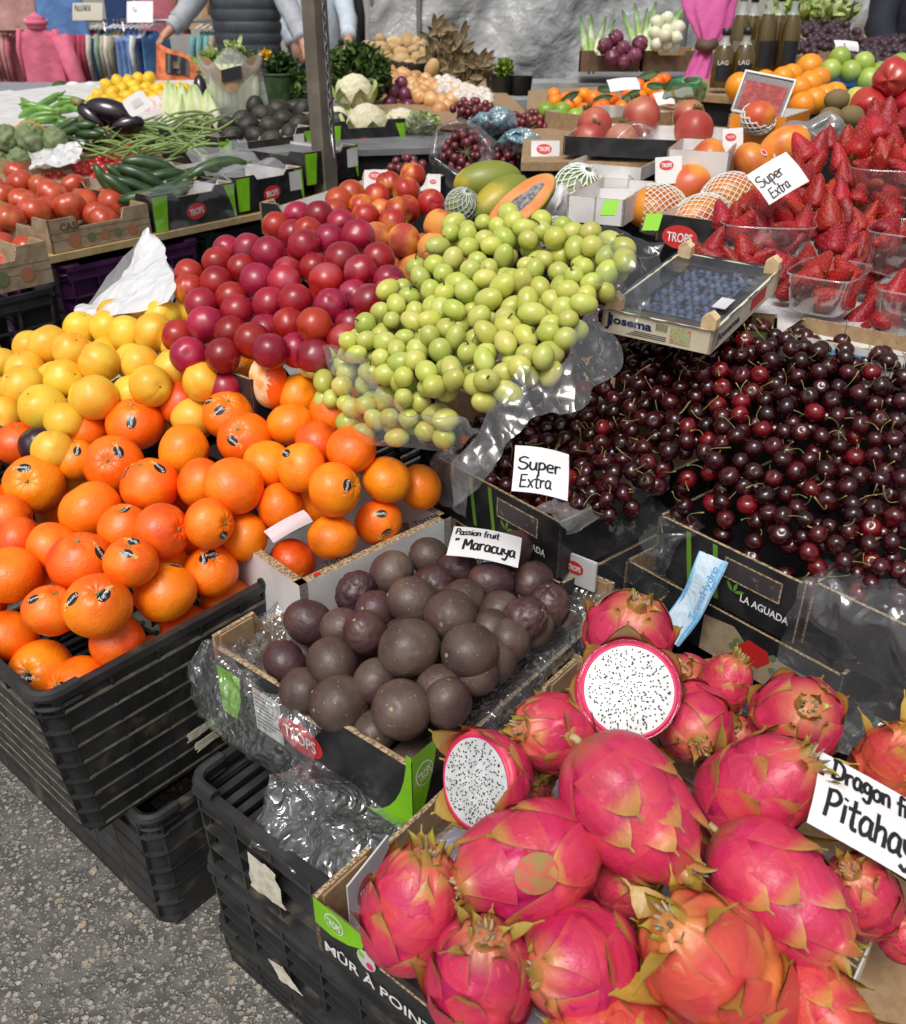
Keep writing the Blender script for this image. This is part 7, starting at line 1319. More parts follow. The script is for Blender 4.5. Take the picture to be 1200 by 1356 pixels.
# ---------------------------------------------------------------- pomegranates, far mandarins, limes, oranges, apples
def crown_(o):
    mb = MB()
    for k in range(6): q = k*1.047; mb.tube([V3((.008*math.cos(q), .008*math.sin(q), .046)), V3((.012*math.cos(q), .012*math.sin(q), .06))], [.006, .002], 5)
    mb.build('crown', MT['stem_brown'], o, local=True)
pg_ = bproto('pomegranate', 'pomegranate', .05, lambda a, b: (1+.03*math.cos(5*b)*math.sin(a))*(1-.04*math.cos(a)), nu=30, nv=20, extra=crown_)
heap(pg_, .05, [q6(*a) for a in [(215, 345, 105), (185, 435, 100), (505, 290, 115), (825, 375, 118), (800, 290, 90), (380, 440, 90)]], lambda u, v: 2.4+.004*(170-v), 'red pomegranate', 'the pomegranate box', 3, 'pomegranates', dirs=lambda r: (r.uniform(-.6, .6), .8, .3))
tube_bag('clear film bunched over the pomegranates', 840, 185, 2.3, 38, 16, 'clear_film', 12)
fm_ = bproto('mandarin', 'mandarin', .034, lambda a, b: V3((math.sin(a)*math.cos(b), math.sin(a)*math.sin(b), math.cos(a)*.85)), nu=18, nv=12)
FM = [(100, 215, 42), (155, 165, 34), (210, 185, 46), (320, 190, 48), (265, 245, 46), (165, 265, 40), (440, 170, 46), (470, 110, 40), (600, 95, 55), (645, 80, 45), (30, 200, 40), (380, 250, 40), (590, 190, 45), (640, 160, 40), (555, 130, 40), (-10, 205, 40), (510, 210, 40), (-30, 170, 34), (230, 260, 40), (430, 110, 30), (690, 180, 36), (480, 180, 40), (60, 240, 36)]
heap(fm_, .034, [q6(*a) for a in FM], lambda u, v: 3.3+.012*(130-v), 'far orange mandarin', 'the mandarins by the limes', 6, 'mandarins with leaves at the back')
for i, (x, y) in enumerate([(40, 210), (235, 205), (260, 130), (410, 200), (520, 60), (560, 110), (660, 130)]): u, v, _ = q6(x, y); mb = MB(); leafblade(mb, at(u-5, v, 3.15), (1, 0, .5-.3*(i % 3)), .07, .03, CB, .1); tag(mb.build('leaf', MT['leaf_dark'], None, loc=tuple(at(u, v, 3.15))), f'dark green leaf on the far mandarins, {["1st", "2nd", "3rd", "4th", "5th", "6th", "7th"][i]} from the left', 'leaf', 'leaves on the far mandarins'); 
lf = bproto('lime', 'lime_fruit', .034, ellf(1, 1, 1.1), nu=18, nv=12); heap(lf, .034, [q6(*a) for a in [(75, 310, 52), (10, 335, 48), (15, 285, 40), (-25, 330, 40), (40, 360, 40), (-50, 290, 40)]], lambda u, v: 2.9, 'green lime', 'the limes beside the red grapes', 6, 'limes')
board('table', 'shelf under the far mandarins, limes and pomegranates', [(690, 215), (960, 215), (1060, 190), (950, 105), (700, 120)], .895, 'cardboard')
og = bproto('orange', 'orange', .042, nu=22, nv=14)
heap(og, .042, [q7(*a) for a in [(250, 490, 75), (395, 465, 50), (480, 500, 75), (575, 505, 62), (500, 445, 60), (545, 430, 52), (650, 388, 78), (650, 482, 75), (705, 450, 62), (680, 572, 55), (745, 552, 45), (785, 540, 42), (610, 600, 45), (420, 540, 45)]], lambda u, v: 2.75+.01*(115-v), 'bright orange', 'the orange pyramid by the bottles', 5, 'oranges')
ap = bproto('green_apple', 'green_apple', .04, lambda a, b: 1-.15*math.exp(-(a/.3)**2), 'apple', 22, 14)
heap(ap, .04, [q7(*a) for a in [(790, 390, 62), (885, 395, 60), (955, 370, 45), (990, 430, 68), (1065, 410, 52), (1150, 400, 60), (825, 350, 45), (1190, 420, 50)]], lambda u, v: 2.9, 'green apple', 'the blue tray', 8, 'green apples in the blue tray')
p = at(1096, 118, 2.8); b_ = board('fruit_tray', 'blue tray edge under the green apples', [(1092, 124), (1215, 126), (1205, 96), (1100, 96)], 1.0, 'plastic_blue', .03, skirt=False, cat='tray')
ya = bproto('yellow_apple', 'yellow_apple', .04, lambda a, b: 1-.15*math.exp(-(a/.3)**2), 'apple'); place(ya, at(1134, 132, 2.5), axes(camdir(.2, 1, .3), 0), .85, 'single pale yellow apple below the green apples', None)
heap(bproto('red_pepper', 'red_pepper', .055, lambda a, b: V3((math.sin(a)*math.cos(b), math.sin(a)*math.sin(b), math.cos(a)*.95))*(1+.06*math.cos(4*b)), 'pepper', 28, 18), .055, [q7(*a) for a in [(1115, 505, 92), (1190, 560, 80), (1020, 570, 45)]], lambda u, v: 2.3, 'glossy dark red pepper', 'the right edge', 3, 'red peppers')
kw = bproto('kiwi', 'kiwi', .03, ellf(1, 1, 1.25)); heap(kw, .03, [q7(*a) for a in [(880, 660, 60), (800, 590, 48), (790, 640, 40)]], lambda u, v: 2.3, 'brown kiwi', 'the group by the yellow apple', 3, 'kiwis')
fg = bproto('fig', 'fig', .017, None, 'fig', 10, 8)
def scatter(u0, u1, v0, v1, slope, n): return [(u, v0+rg.random()*(v1-v0)+slope*(u-u0), 5.5) for u in [rg.uniform(u0, u1) for _ in range(n)]]
heap(fg, .017, scatter(1048, 1135, 28, 70, .0, 100), lambda u, v: 3.4+.015*(60-v), 'small dark fig', 'the left fig heap', 12, 'dark figs at the top right'); heap(fg, .017, scatter(1112, 1210, 52, 86, -.05, 95), lambda u, v: 3.2+.015*(70-v), 'small dark fig', 'the right fig heap', 12, 'dark figs at the top right')
board('table', 'shelf under the oranges, bottles and figs at the top right', [(925, 125), (1060, 135), (1290, 130), (1260, 45), (1040, 45), (920, 70)], .985, 'cardboard')
board('table', 'upper shelf under the left fig heap', [(1040, 78), (1150, 78), (1160, 40), (1040, 40)], 1.06, 'cardboard')
card('price_card', 'small white card in front of the right fig heap', at(1106, 66, 3.1), camdir(1, .05, -.2), camdir(-.2, 1, 0), .09, .035, [('s', .02, .03, .008, 0, .8, .12)], cat='price card')
# tray of red food, fruit on it
c = at(970, 150, 2.35); X_, Y_ = camdir(.9, -.35, .3), camdir(.4, .9, .2); Y_ = (Y_-X_*Y_.dot(X_)).normalized(); Z_ = X_.cross(Y_); t = thing('food_tray', 'clear tray packed with dark red pieces leaning by the oranges', 'food tray', c)
MB().slab(c, X_*.125, Y_*.1, Z_*.02).build('tray_body', MT['clear_window'], t, smooth=False); mat('red_food', (.3, .03, .03), .6, (.42, .06, .05), 60, bump=[(120, .6, 's')]); MB().slab(c+X_*.01+Y_*.01, X_*.105, Y_*.07, Z_*.022).build('contents', MT['red_food'], t, smooth=False); MB().tube([c+X_*a+Y_*b+Z_*.022 for a, b in ((0, 0), (.125, 0), (.125, .1), (0, .1), (0, 0))], .004, 6).build('lip', MT['net'], t)
o = place(bproto('netted_fruit', 'mango', .042, ellf(1, .9, .9), 'fruit', extra=None), at(1005, 155, 2.25), axes(camdir(.2, .5, .8), 0), 1, 'green and pink fruit in a net, in front of the red food tray'); n_ = net(o, Matrix.Identity(3), (0, 0, 0), .042, .04, -1, .2, 12, .002)
for v_ in n_.data.vertices: v_.co = v_.co+Vector(o.location)
tube_bag('milky bag over the fruit left of the upper strawberries', 1085, 175, 2.1, 42, 18, 'milky_film', 14); tube_bag('green plastic bag behind the pomegranates', 912, 118, 2.8, 26, 9, 'leafbag' if 'leafbag' in MT else 'green_bag' if 'green_bag' in MT else (film('green_bag', (.01, .3, .1), .7, .4, .25, 40, .6, .08) and 'green_bag'), 15)
for (u, v, l) in ((808, 122, 'white sign card lying over the far mandarins'), (895, 130, 'small white price card by the green bag'), (870, 140, 'white price card above the pomegranates')): card('price_card', l, at(u, v, 2.9), camdir(1, .15, -.1), camdir(-.3, 1, -.3), .1 if u < 860 else .06, .05, [])
# ---------------------------------------------------------------- oil bottles
def bottle(label, u, vtop, vbot, t, w_, short=False):
    b = at(u, vbot, t); h_ = (vbot-vtop)*t/FP*1.02; R = w_; th = thing('oil_bottle', label, 'bottle', b, 'olive oil bottles'); pr = [(0, R*.96), (.02, R), (.58, R), (.72, R*.62), (.78, R*.36), (.90, R*.33)]
    def ring(k, a): return V3(b)+V3((math.cos(a), math.sin(a), 0))*k[1]+EZ*(k[0]*h_)
    n = 20; mb = MB(); mb.add([ring(k, 2*math.pi*j/n) for k in pr[:4] for j in range(n)], [(i*n+j, i*n+(j+1) % n, (i+1)*n+(j+1) % n, (i+1)*n+j) for i in range(3) for j in range(n)]+[tuple(range(n))]); mb.build('oil_body', MT['oil'], th)
    mb = MB(); mb.add([ring(k, 2*math.pi*j/n) for k in pr[3:] for j in range(n)], [(i*n+j, i*n+(j+1) % n, (i+1)*n+(j+1) % n, (i+1)*n+j) for i in range(2) for j in range(n)]); mb.build('glass_neck', MT['glass_clear'], th)
    MB().tube([b+EZ*h_*.885, b+EZ*h_*1.0], R*.42, 12).build('cap', MT['black_cap'], th)
    mb = MB(); mb.grid(lambda i, j: b+V3((math.cos(-2.4+1.6*i), math.sin(-2.4+1.6*i), 0))*(R*1.02)+EZ*h_*(.12+.3*j), 8, 2); mb.build('label', MT['ink'] if short or u > 1000 else MT['pole'], th)
    if short: text_mesh('lettering', 'LAG', .014, MT['white'], b+V3((-R*.8, -R*1.06, h_*.4)), (1, 0, 0), EZ, th)
for i, (u, vt, vb, s) in enumerate(((972, 4, 100, 0), (987, 6, 95, 0), (1006, 2, 102, 0), (1021, 5, 97, 0), (1038, 4, 100, 0), (953, 48, 116, 1), (980, 47, 116, 1))): bottle(('tall olive oil bottle, leftmost of the five tall ones', 'tall olive oil bottle, second of the five tall ones', 'tall olive oil bottle, middle of the five tall ones', 'tall olive oil bottle, fourth of the five tall ones', 'tall olive oil bottle nearest the figs', 'short olive oil bottle in front, left one', 'short olive oil bottle in front, right one')[i], u, vt, vb, 2.95 if s else 3.15+.08*(i % 2), .033 if not s else .034, bool(s))
# ---------------------------------------------------------------- strawberries in punnets
SHELF = [(lambda p: (600+FP*p.x/depth(p), px(p)[1]))(V3((B1o.x, B1o.y, .785))+e2*a+e1*b) for a, b in ((.43, -.02), (.43, .9), (1.3, .9), (1.3, -.02))]
SB = [(165, 620, 80), (215, 645, 80), (300, 560, 90), (340, 650, 90), (390, 560, 80), (480, 650, 80), (520, 490, 92), (620, 650, 85), (690, 490, 88), (760, 615, 82), (640, 400, 80), (700, 240, 88), (765, 190, 70), (610, 240, 75), (690, 330, 66), (820, 300, 75), (880, 190, 66), (920, 215, 92), (1020, 125, 95), (1070, 265, 88), (960, 325, 60), (850, 390, 66), (940, 500, 70), (1050, 430, 66), (1110, 500, 88), (1075, 580, 84), (1165, 460, 80), (1185, 290, 66), (1170, 90, 80), (1100, 60, 76), (1030, 30, 66), (930, 650, 66), (1030, 715, 80), (1160, 735, 70), (1050, 915, 76), (1170, 905, 80), (1035, 1075, 76), (1170, 1080, 80), (790, 760, 92), (755, 920, 86), (640, 865, 84), (515, 935, 60), (530, 1030, 56), (625, 1035, 55), (745, 1040, 60), (895, 920, 58), (120, 775, 80), (275, 790, 80), (290, 885, 50), (380, 860, 50), (20, 830, 56), (450, 860, 56), (560, 560, 60), (830, 480, 66), (580, 330, 60), (960, 120, 60), (1130, 180, 70), (1000, 620, 60), (1120, 640, 66), (870, 840, 40), (430, 760, 60), (80, 850, 50), (200, 860, 50), (560, 780, 55), (1100, 820, 60), (1190, 980, 60), (960, 990, 55), (1040, 260, 50), (1240, 200, 80), (1250, 420, 80), (1250, 650, 80), (1250, 850, 80), (1250, 1040, 80)]
sbp = [strawberry_proto(s, True) for s in (1, 2, 3)]+[strawberry_proto(4, False)]
def sbt(u, v): return (1.27+.00115*(400-v))*1.19
P_ = []; R_ = []
for (x, y, r) in SB:
    u, v, rp = q8(x, y, r); t = sbt(u, v)+(.02 if rp < 15 else 0); P_.append(at(u, v, t)); R_.append(rp*t/FP*.98)
for i in range(95):
    u, v = (rg.uniform(950, 1215), rg.uniform(150, 320)) if i < 62 else (rg.uniform(1130, 1230), rg.uniform(300, 460))
    if i < 62 and v < 330-(u-940)*.78: continue
    p = at(u, v, sbt(u, v)+.035)
    if min((p-q).length for q in P_) > .026: P_.append(p); R_.append(.027)
P_ = relax(P_, [r*.62 for r in R_], 12, .6, .95); la = row_labels([px(p)[:2] for p in P_], 'red strawberry', 'the strawberry punnets', 8)
for i, p in enumerate(P_):
    d = (rg.uniform(-.6, .6), 1, rg.uniform(-.3, .6)) if R_[i] > .018 else (rg.uniform(-1, 1), rg.uniform(.1, 1), rg.uniform(0, .8)); place(sbp[i % 4], p, axes(camdir(*d), rg.uniform(0, 6)), max(.022, R_[i]*1.08)/.0285, la[i], 'strawberries in the clear punnets')
for (l, u0, v0, u1, v1, t, dd, h) in (('clear punnet of strawberries in front, standing alone on the white sheet', 1028, 412, 1115, 428, 1.48, .14, .062), ('clear punnet heaped with strawberries behind the price card', 952, 345, 1078, 350, 1.63, .17, .06), ('clear punnet at the right edge, lowest of the column', 1140, 440, 1250, 462, 1.43, .14, .07), ('clear punnet at the right edge, middle of the column', 1132, 362, 1240, 378, 1.54, .14, .07), ('clear punnet of strawberries behind at the upper right', 1122, 262, 1250, 268, 1.69, .16, .05)):
    a = at(u0, v0, t); b = atz(u1, v1, a.z); X_ = b-a; Y_ = Vector((-X_.y, X_.x, 0)).normalized()*dd; punnet(l, a, X_, Y_, h, 'clear strawberry punnets'); bs_ = []
    for k in range(60):
        q_ = a+X_*rg.uniform(.16, .84)+Y_*rg.uniform(.16, .84)+EZ*rg.uniform(.022, h+.012)
        if bs_ and min((q_-x).length for x in bs_) < .034: continue
        bs_.append(q_)
    for q_, lb_ in zip(bs_, row_labels([px(x)[:2] for x in bs_], 'strawberry', {1028: 'the lone front punnet', 952: 'the punnet behind the card', 1140: 'the lowest right punnet', 1132: 'the middle right punnet', 1122: 'the upper right punnet'}[u0], 4)): place(sbp[rg.randrange(4)], q_, axes(camdir(rg.uniform(-1, 1), rg.uniform(-.2, 1), rg.uniform(-.3, 1)), rg.uniform(0, 6)), rg.uniform(.8, .95), lb_, 'strawberries in the clear punnets')
ck = [at(991, 233, 1.60), at(1046, 206, 1.60), at(1065, 243, 1.59), at(1018, 272, 1.59)]
card('price_card', 'white card hand lettered Super Extra behind the tallest strawberry', ck[3], ck[2]-ck[3], ck[0]-ck[3], (ck[2]-ck[3]).length*1.12, (ck[0]-ck[3]).length*1.05, [('Super', .021, .005, .032, .02, .75, .12), ('Extra', .018, .012, .006, .02, .72, .12)])
board('table', 'display shelf under the strawberry punnets covered in white plastic', SHELF, .785, 'card_white')
mb = MB(); sheet([[at(985+45*i, 444-16*j+9*i, 1.46+.03*j) for j in range(4)] for i in range(7)], 6, .008, 16, 3, mb); tag(mb.build('plastic_sheet', MT['white_bag'], None, loc=tuple(at(1100, 430, 1.3))), 'crumpled white plastic sheet in front of the strawberry punnets', 'plastic sheet')
def printed(label, u0, v0, u1, v1, t, h, m, d_=.1):
    a = at(u0, v0, t); b = atz(u1, v1, a.z); X_ = b-a; return carton('cardboard_box', label, a, X_, Vector((-X_.y, X_.x, 0)).normalized()*d_, h, m, 'cardboard', .004, tabs=False), a, X_
b_, a, X_ = printed('pale blue and white printed box edge behind the cherries at the right', 1030, 470, 1190, 505, 1.40, .036, 'card_white')
patch('print_band', [(X_.length*.33, .004), (X_.length*.8, .004), (X_.length*.8, .026), (X_.length*.33, .026)], MT['sky_print'], a, X_, EZ, b_, .001)
for k in range(4): patch('small_print', [(.012, .006+.005*k), (.05, .006+.005*k), (.05, .0072+.005*k), (.012, .0072+.005*k)], MT['ink'], a, X_, EZ, b_, .001); patch('small_print', [(.08, .008+.004*k), (.12, .008+.004*k), (.12, .0092+.004*k), (.08, .0092+.004*k)], MT['white'], a, X_, EZ, b_, .0016)
patch('jar_print', ovalp(X_.length*.9, .014, .012, .013), MT['white'], a, X_, EZ, b_, .001); patch('red_cross_print', [(X_.length*.9-.0015, .006), (X_.length*.9+.0015, .006), (X_.length*.9+.0015, .022), (X_.length*.9-.0015, .022)], MT['red_print'], a, X_, EZ, b_, .0016); patch('red_cross_print', [(X_.length*.9-.007, .0125), (X_.length*.9+.007, .0125), (X_.length*.9+.007, .0155), (X_.length*.9-.007, .0155)], MT['red_print'], a, X_, EZ, b_, .0018)
b_, a, X_ = printed('green printed box end beside the blueberry box', 985, 462, 1024, 466, 1.42, .03, 'green_print'); text_mesh('lettering', 'David', .011, MT['card_cream'], a+X_*.1+EZ*.008, X_, EZ, b_, shear=.2, off=.0012)
# white bag between tomatoes and plums
c = at(185, 385, 1.75); mb = MB()
sheet([[at(100, 425, 1.72), at(125, 432, 1.66), at(165, 420, 1.64), at(230, 395, 1.62)], [at(110, 405, 1.76), at(145, 405, 1.68), at(175, 400, 1.66), at(238, 375, 1.64)], [at(150, 378, 1.8), at(165, 375, 1.74), at(200, 360, 1.70), at(236, 355, 1.68)], [at(172, 350, 1.82), at(182, 350, 1.78), at(205, 335, 1.76), at(222, 335, 1.74)], [at(190, 312, 1.84), at(194, 308, 1.83), at(198, 306, 1.82), at(203, 308, 1.80)]], 8, .014, 10, 3, mb)
sheet([[at(100, 425, 1.75), at(165, 430, 1.8), at(232, 400, 1.8)], [at(120, 400, 1.82), at(180, 380, 1.9), at(238, 365, 1.85)], [at(190, 312, 1.84), at(197, 307, 1.86), at(203, 308, 1.82)]], 8, .01, 10, 5, mb)
tag(mb.build('plastic_bag', MT['white_bag'], None, loc=tuple(c)), 'white plastic bag with a tall pointed handle between tomatoes and plums', 'plastic bag')
# ================================================================ people
mat('skin', (.5, .27, .17), .5, (.44, .2, .13), 30, sss=.08, bump=[(120, .1, 'n')]); mat('hair', (.03, .02, .014), .6, bump=[(200, .5, 'n')]); mat('vest', (.035, .042, .05), .55, (.05, .058, .066), 12, bump=[(40, .3, 'n')]); mat('sweater', (.36, .38, .41), .85, (.42, .44, .47), 20, bump=[(200, .4, 'n')]); mat('pale_shirt', (.5, .58, .66), .8, (.6, .66, .72), 12, bump=[(40, .4, 'n')]); mat('pink_top', (.6, .11, .33), .75, (.52, .08, .27), 9, bump=[(14, .5, 'n')]); mat('navy_top', (.008, .01, .022), .8, bump=[(20, .4, 'n')]); mat('trousers', (.03, .035, .05), .85, bump=[(40, .3, 'n')]); mat('shoe', (.02, .018, .016), .5)
def person(label, base, face, handL, handR, top, sleeve, lean=0, quilt=False, hw=.19):
    """standing figure on the ground at base, facing the direction face; hands at the given world points"""
    B = V3((base[0], base[1], 0)); F = V3((face[0], face[1], 0)).normalized(); R = V3((F.y, -F.x, 0)); t = thing('person', label, 'person', B); P = lambda r, f, z: B+R*r+F*f+EZ*z
    vs, rad, ed = [], [], []
    def add(p, r, par=None): vs.append(V3(p)); rad.append(r); (ed.append((par, len(vs)-1)) if par is not None else None); return len(vs)-1
    pel = add(P(0, 0, .93), .13); sp_ = add(P(0, lean*.5, 1.12), .12, pel); ch = add(P(0, lean, 1.3), .13, sp_); nk = add(P(0, lean+.01, 1.46), .052, ch); hd = add(P(0, lean+.03, 1.56), .082, nk); add(P(0, lean+.03, 1.66), .075, hd); add(P(0, lean+.115, 1.57), .016, hd)
    arms = []
    for sg, hnd in ((-1, handL), (1, handR)):
        sh = P(sg*hw, lean, 1.38); hp_ = V3(hnd); mid = (sh+hp_)/2; d = hp_-sh; ln = min(d.length, .53); bend = math.sqrt(max(0, .275**2-(ln/2)**2)); el = mid+(R*sg*.5-EZ*.8-F*.3).normalized()*bend
        a = add(sh, .062, ch); b = add(el, .045, a); wv = (hp_-el).normalized(); wr = add(hp_-wv*.09, .03, b); pm = add(hp_-wv*.04, .036, wr); n_ = wv.cross(EZ).normalized() if abs(wv.z) < .9 else V3(R); up_ = n_.cross(wv)
        for k in range(4): o_ = (k-1.5)*.019; l_ = (.028, .034, .031, .024)[k]; f1 = add(hp_+n_*o_*sg-wv*.004, .0095, pm); f2 = add(hp_+n_*o_*1.1*sg+wv*l_-up_*.008, .0085, f1); add(hp_+n_*o_*1.1*sg+wv*l_*1.4-up_*.03, .007, f2)
        th = add(hp_-wv*.045-n_*sg*.036, .011, pm); add(hp_-wv*.01-n_*sg*.05-up_*.01, .009, th); arms.append((sh, el, hp_-wv*.10))
    for sg in (-1, 1): h_ = add(P(sg*.09, 0, .85), .095, pel); k_ = add(P(sg*.1, .01, .48), .06, h_); a_ = add(P(sg*.11, -.02, .09), .04, k_); add(P(sg*.12, .13, .04), .035, a_)
    me = bpy.data.meshes.new('body'); me.from_pydata([tuple(v-B) for v in vs], ed, []); o = bpy.data.objects.new('body', me); C.objects.link(o); o.parent = t; md = o.modifiers.new('skin', 'SKIN'); md.use_smooth_shade = True; sb_ = o.modifiers.new('sub', 'SUBSURF'); sb_.levels = sb_.render_levels = 1
    if not me.skin_vertices:
        bpy.context.view_layer.objects.active = o
        try:
            with bpy.context.temp_override(object=o, active_object=o): bpy.ops.mesh.customdata_skin_add()
        except Exception: pass
    for i, s_ in enumerate(me.skin_vertices[0].data): s_.radius = (rad[i], rad[i]); s_.use_root = (i == 0)
    me.materials.append(MT['skin']); bpy.context.view_layer.update(); m2 = bpy.data.meshes.new_from_object(o.evaluated_get(bpy.context.evaluated_depsgraph_get())); o.modifiers.clear(); o.data = m2
    if not m2.materials: m2.materials.append(MT['skin'])
    # clothing
    mb = MB()
    def tf_(i, j):
        z = .86+.62*i; a = j*6.283; sx_ = (.175+.03*math.sin(i*3))*(1 if i < .8 else 1-(i-.8)*1.6) if i < .97 else .075; sx_ = sx_*hw/.19; sy_ = (.125+.015*math.sin(i*4))*(1 if i < .85 else 1-(i-.85)*2.2); q_ = (1+.055*abs(math.sin(i*29))**.6) if quilt else 1+.03*math.sin(a*5+i*6)
        return P(sx_*q_*math.cos(a), lean*i+sy_*q_*math.sin(a), z)
    mb.grid(tf_, 90 if quilt else 24, 40, wrap=True); mb.build('vest' if quilt else 'top', MT[top], t)
    for (a, b, c_) in arms: pts = [a.lerp(b, k/6) for k in range(6)]+[b.lerp(c_, k/7) for k in range(8)]; MB().tube(pts, [.074-.0018*k+.004*math.sin(k*2.3) for k in range(14)], 14).build('sleeve', MT[sleeve], t)
    for sg in (-1, 1): MB().tube([P(sg*.085, 0, .93), P(sg*.09, 0, .8), P(sg*.1, .01, .48), P(sg*.11, -.015, .1)], [.12, .11, .08, .07], 14).build('trouser_leg', MT['trousers'], t); MB().ell(P(sg*.12, .06, .05), .05, .13, .05, Matrix((R, F, EZ)).transposed(), 14, 10).build('shoe', MT['shoe'], t)
    MB().ball(lambda a, b: P(0, lean+.02, 1.63)+V3((math.sin(a)*math.cos(b)*.097, math.sin(a)*math.sin(b)*.1, math.cos(a)*.1 if a < 1.9 else -.02))-F*(.022 if a > 1 else 0), 20, 14).build('hair', MT['hair'], t)
    for sg in (-1, 1): MB().ell(P(sg*.034, lean+.1, 1.6), .012, .008, .008, None, 8, 6).build('eye', MT['white'], t); MB().ell(P(sg*.088, lean+.02, 1.58), .012, .02, .03, None, 8, 6).build('ear', MT['skin'], t)
    return t
b1_ = at(332, 80, 6.0); person('person seen from behind in dark quilted vest and grey sweater, arms spread wide', (b1_.x, b1_.y), (0, 1), at(213, 52, 5.75), at(408, 70, 5.7), 'vest', 'sweater', quilt=True, hw=.2)
b2_q = at(418, 60, 6.6); person('person in a pale blue shirt half hidden behind the black pole, one hand out', (b2_q.x, b2_q.y), (.3, -1), at(462, 60, 6.2), at(395, 75, 6.3), 'pale_shirt', 'pale_shirt')
pc = at(945, 52, 3.5); tp_ = thing('pink_cloth', 'bright pink garment hanging gathered with a brown tie left of the oil bottles', 'garment', pc)
MB().grid(lambda i, j: at(950-14*i, -60+118*i, 3.5)+(CR*math.cos(j*6.283)*(.115-.085*i**3)+V3((0, .06, 0))*math.sin(j*6.283)*(1-.5*i))*(1+.1*math.sin(j*44+i*5))+CR*.012*math.sin(i*9), 30, 48, wrap=True).build('fabric', MT['pink_top'], tp_)
MB().grid(lambda i, j: at(934-12*i, 62+48*i, 3.5)+(CR*math.cos(j*6.283)*(.03+.022*i)+V3((0, .04, 0))*math.sin(j*6.283))*(1+.12*math.sin(j*38+i*3)), 14, 36, wrap=True).build('tail', MT['pink_top'], tp_); MB().tube([at(925, 58, 3.46), at(936, 62, 3.44), at(946, 58, 3.46)], .022, 8).build('tie', MT['skin'] if False else MT['brown_print'], tp_)
b4_ = at(1225, 60, 4.2); person('person in dark navy clothes at the top right edge behind the figs', (b4_.x, b4_.y), (-.6, -1), at(1255, 90, 4.0), at(1175, 80, 3.95), 'navy_top', 'navy_top', hw=.2)
# orange cloth with a dark printed panel held in the hand
p = at(232, 88, 5.7); t = thing('orange_banner', 'orange striped cloth with a dark picture panel hanging from the hand', 'cloth', p); mat('orange_cloth', (.68, .2, .07), .8, (.5, .12, .04), 24); mb = MB()
def oc(i, j): return at(207+62*i, 58+2*j+52*j+(22*i*(1-j)), 5.65)+V3((0, .02*math.sin(i*16), 0))
mb.grid(oc, 24, 12); mb.grid(lambda i, j: oc(1-i, j)+V3((0, .006, 0)), 24, 12); mb.build('cloth', MT['orange_cloth'], t); mb = MB(); mb.grid(lambda i, j: oc(.22+.5*i, .12+.55*j)-V3((0, .015, 0)), 8, 4); mb.build('picture_panel', MT['ink'], t)
MB().grid(lambda i, j: oc(.38+.12*i, .3+.22*j)-V3((0, .025, 0)), 4, 3).build('picture_print', MT['husk'], t)
# ================================================================ clothes racks
GC = {'rose': (.5, .14, .18), 'crimson': (.42, .05, .1), 'blush': (.55, .3, .27), 'hotpink': (.75, .17, .27), 'cream': (.62, .58, .5), 'navy': (.02, .05, .16), 'sage': (.28, .4, .3), 'beige': (.42, .36, .27), 'denim': (.2, .32, .6), 'white': (.75, .75, .76), 'blue': (.12, .26, .55), 'tan': (.55, .34, .2), 'teal': (.16, .36, .36), 'black': (.02, .02, .02)}
for k, c in GC.items(): mat('cloth_'+k, c, .85, tuple(x*.8 for x in c), 6, bump=[(10, .5, 'n'), (200, .2, 'n')])
def garment(label, top_, L, W, col, yaw=1.35, th=.05, group=None, hood=False, tagl=False, seed=0):
    p0 = V3(top_); t = thing('garment', label, 'garment', p0, group); X_ = V3((math.cos(yaw), math.sin(yaw), 0)); Y_ = V3((-X_.y, X_.x, 0)); r = random.Random(seed); ph_ = r.uniform(0, 6); mb = MB()
    def f(i, j):
        a = j*6.283; w_ = W*(.16+.34*min(1, i/.12)**.7+.08*i); fo = 1+.22*math.sin(a*5+ph_+i*2)*i; return p0-EZ*(.04+L*i+.05*(abs(math.cos(a))*(1 if i < .12 else 0)))+X_*w_*math.cos(a)+Y_*th*fo*math.sin(a)*(.5+.6*i)
    mb.grid(f, 16, 36, wrap=True); mb.build('fabric', MT['cloth_'+col], t)
    if L > .35 and col not in ('denim', 'navy', 'blue'):
        for sg in (-1, 1): MB().tube([p0-EZ*.1+X_*W*.42*sg, p0-EZ*(L*.4)+X_*W*.53*sg, p0-EZ*(L*.8)+X_*W*.5*sg], [.05, .045, .04], 10, flat=.6).build('sleeve', MT['cloth_'+col], t)
    MB().tube([p0-EZ*.03-X_*W*.3, p0-EZ*.0, p0-EZ*.03+X_*W*.3], .006, 6).build('hanger', MT['white'], t); MB().tube([p0, p0+EZ*.03, p0+EZ*.045+X_*.01, p0+EZ*.035+X_*.02], .003, 5).build('hook', MT['steel'], t)
    if tagl: q = p0-EZ*L*.45-Y_*(th*1.5)+X_*.0; MB().slab(q, CR*.05, CB*.003, -EZ*.11).build('tag', MT['white'], t, smooth=False)
    if hood: MB().ball(lambda a, b: p0-EZ*.05+V3((math.sin(a)*math.cos(b)*.1, math.sin(a)*math.sin(b)*.07, math.cos(a)*.075))*(1+.12*math.sin(a*9)), 20, 14).build('cowl', MT['cloth_'+col], t); MB().tube([p0-EZ*.15+CR*.2, p0-EZ*.5+CR*.28, p0-EZ*.72+CR*.33], [.08, .075, .085], 12).build('front_sleeve', MT['cloth_'+col], t)
    return t
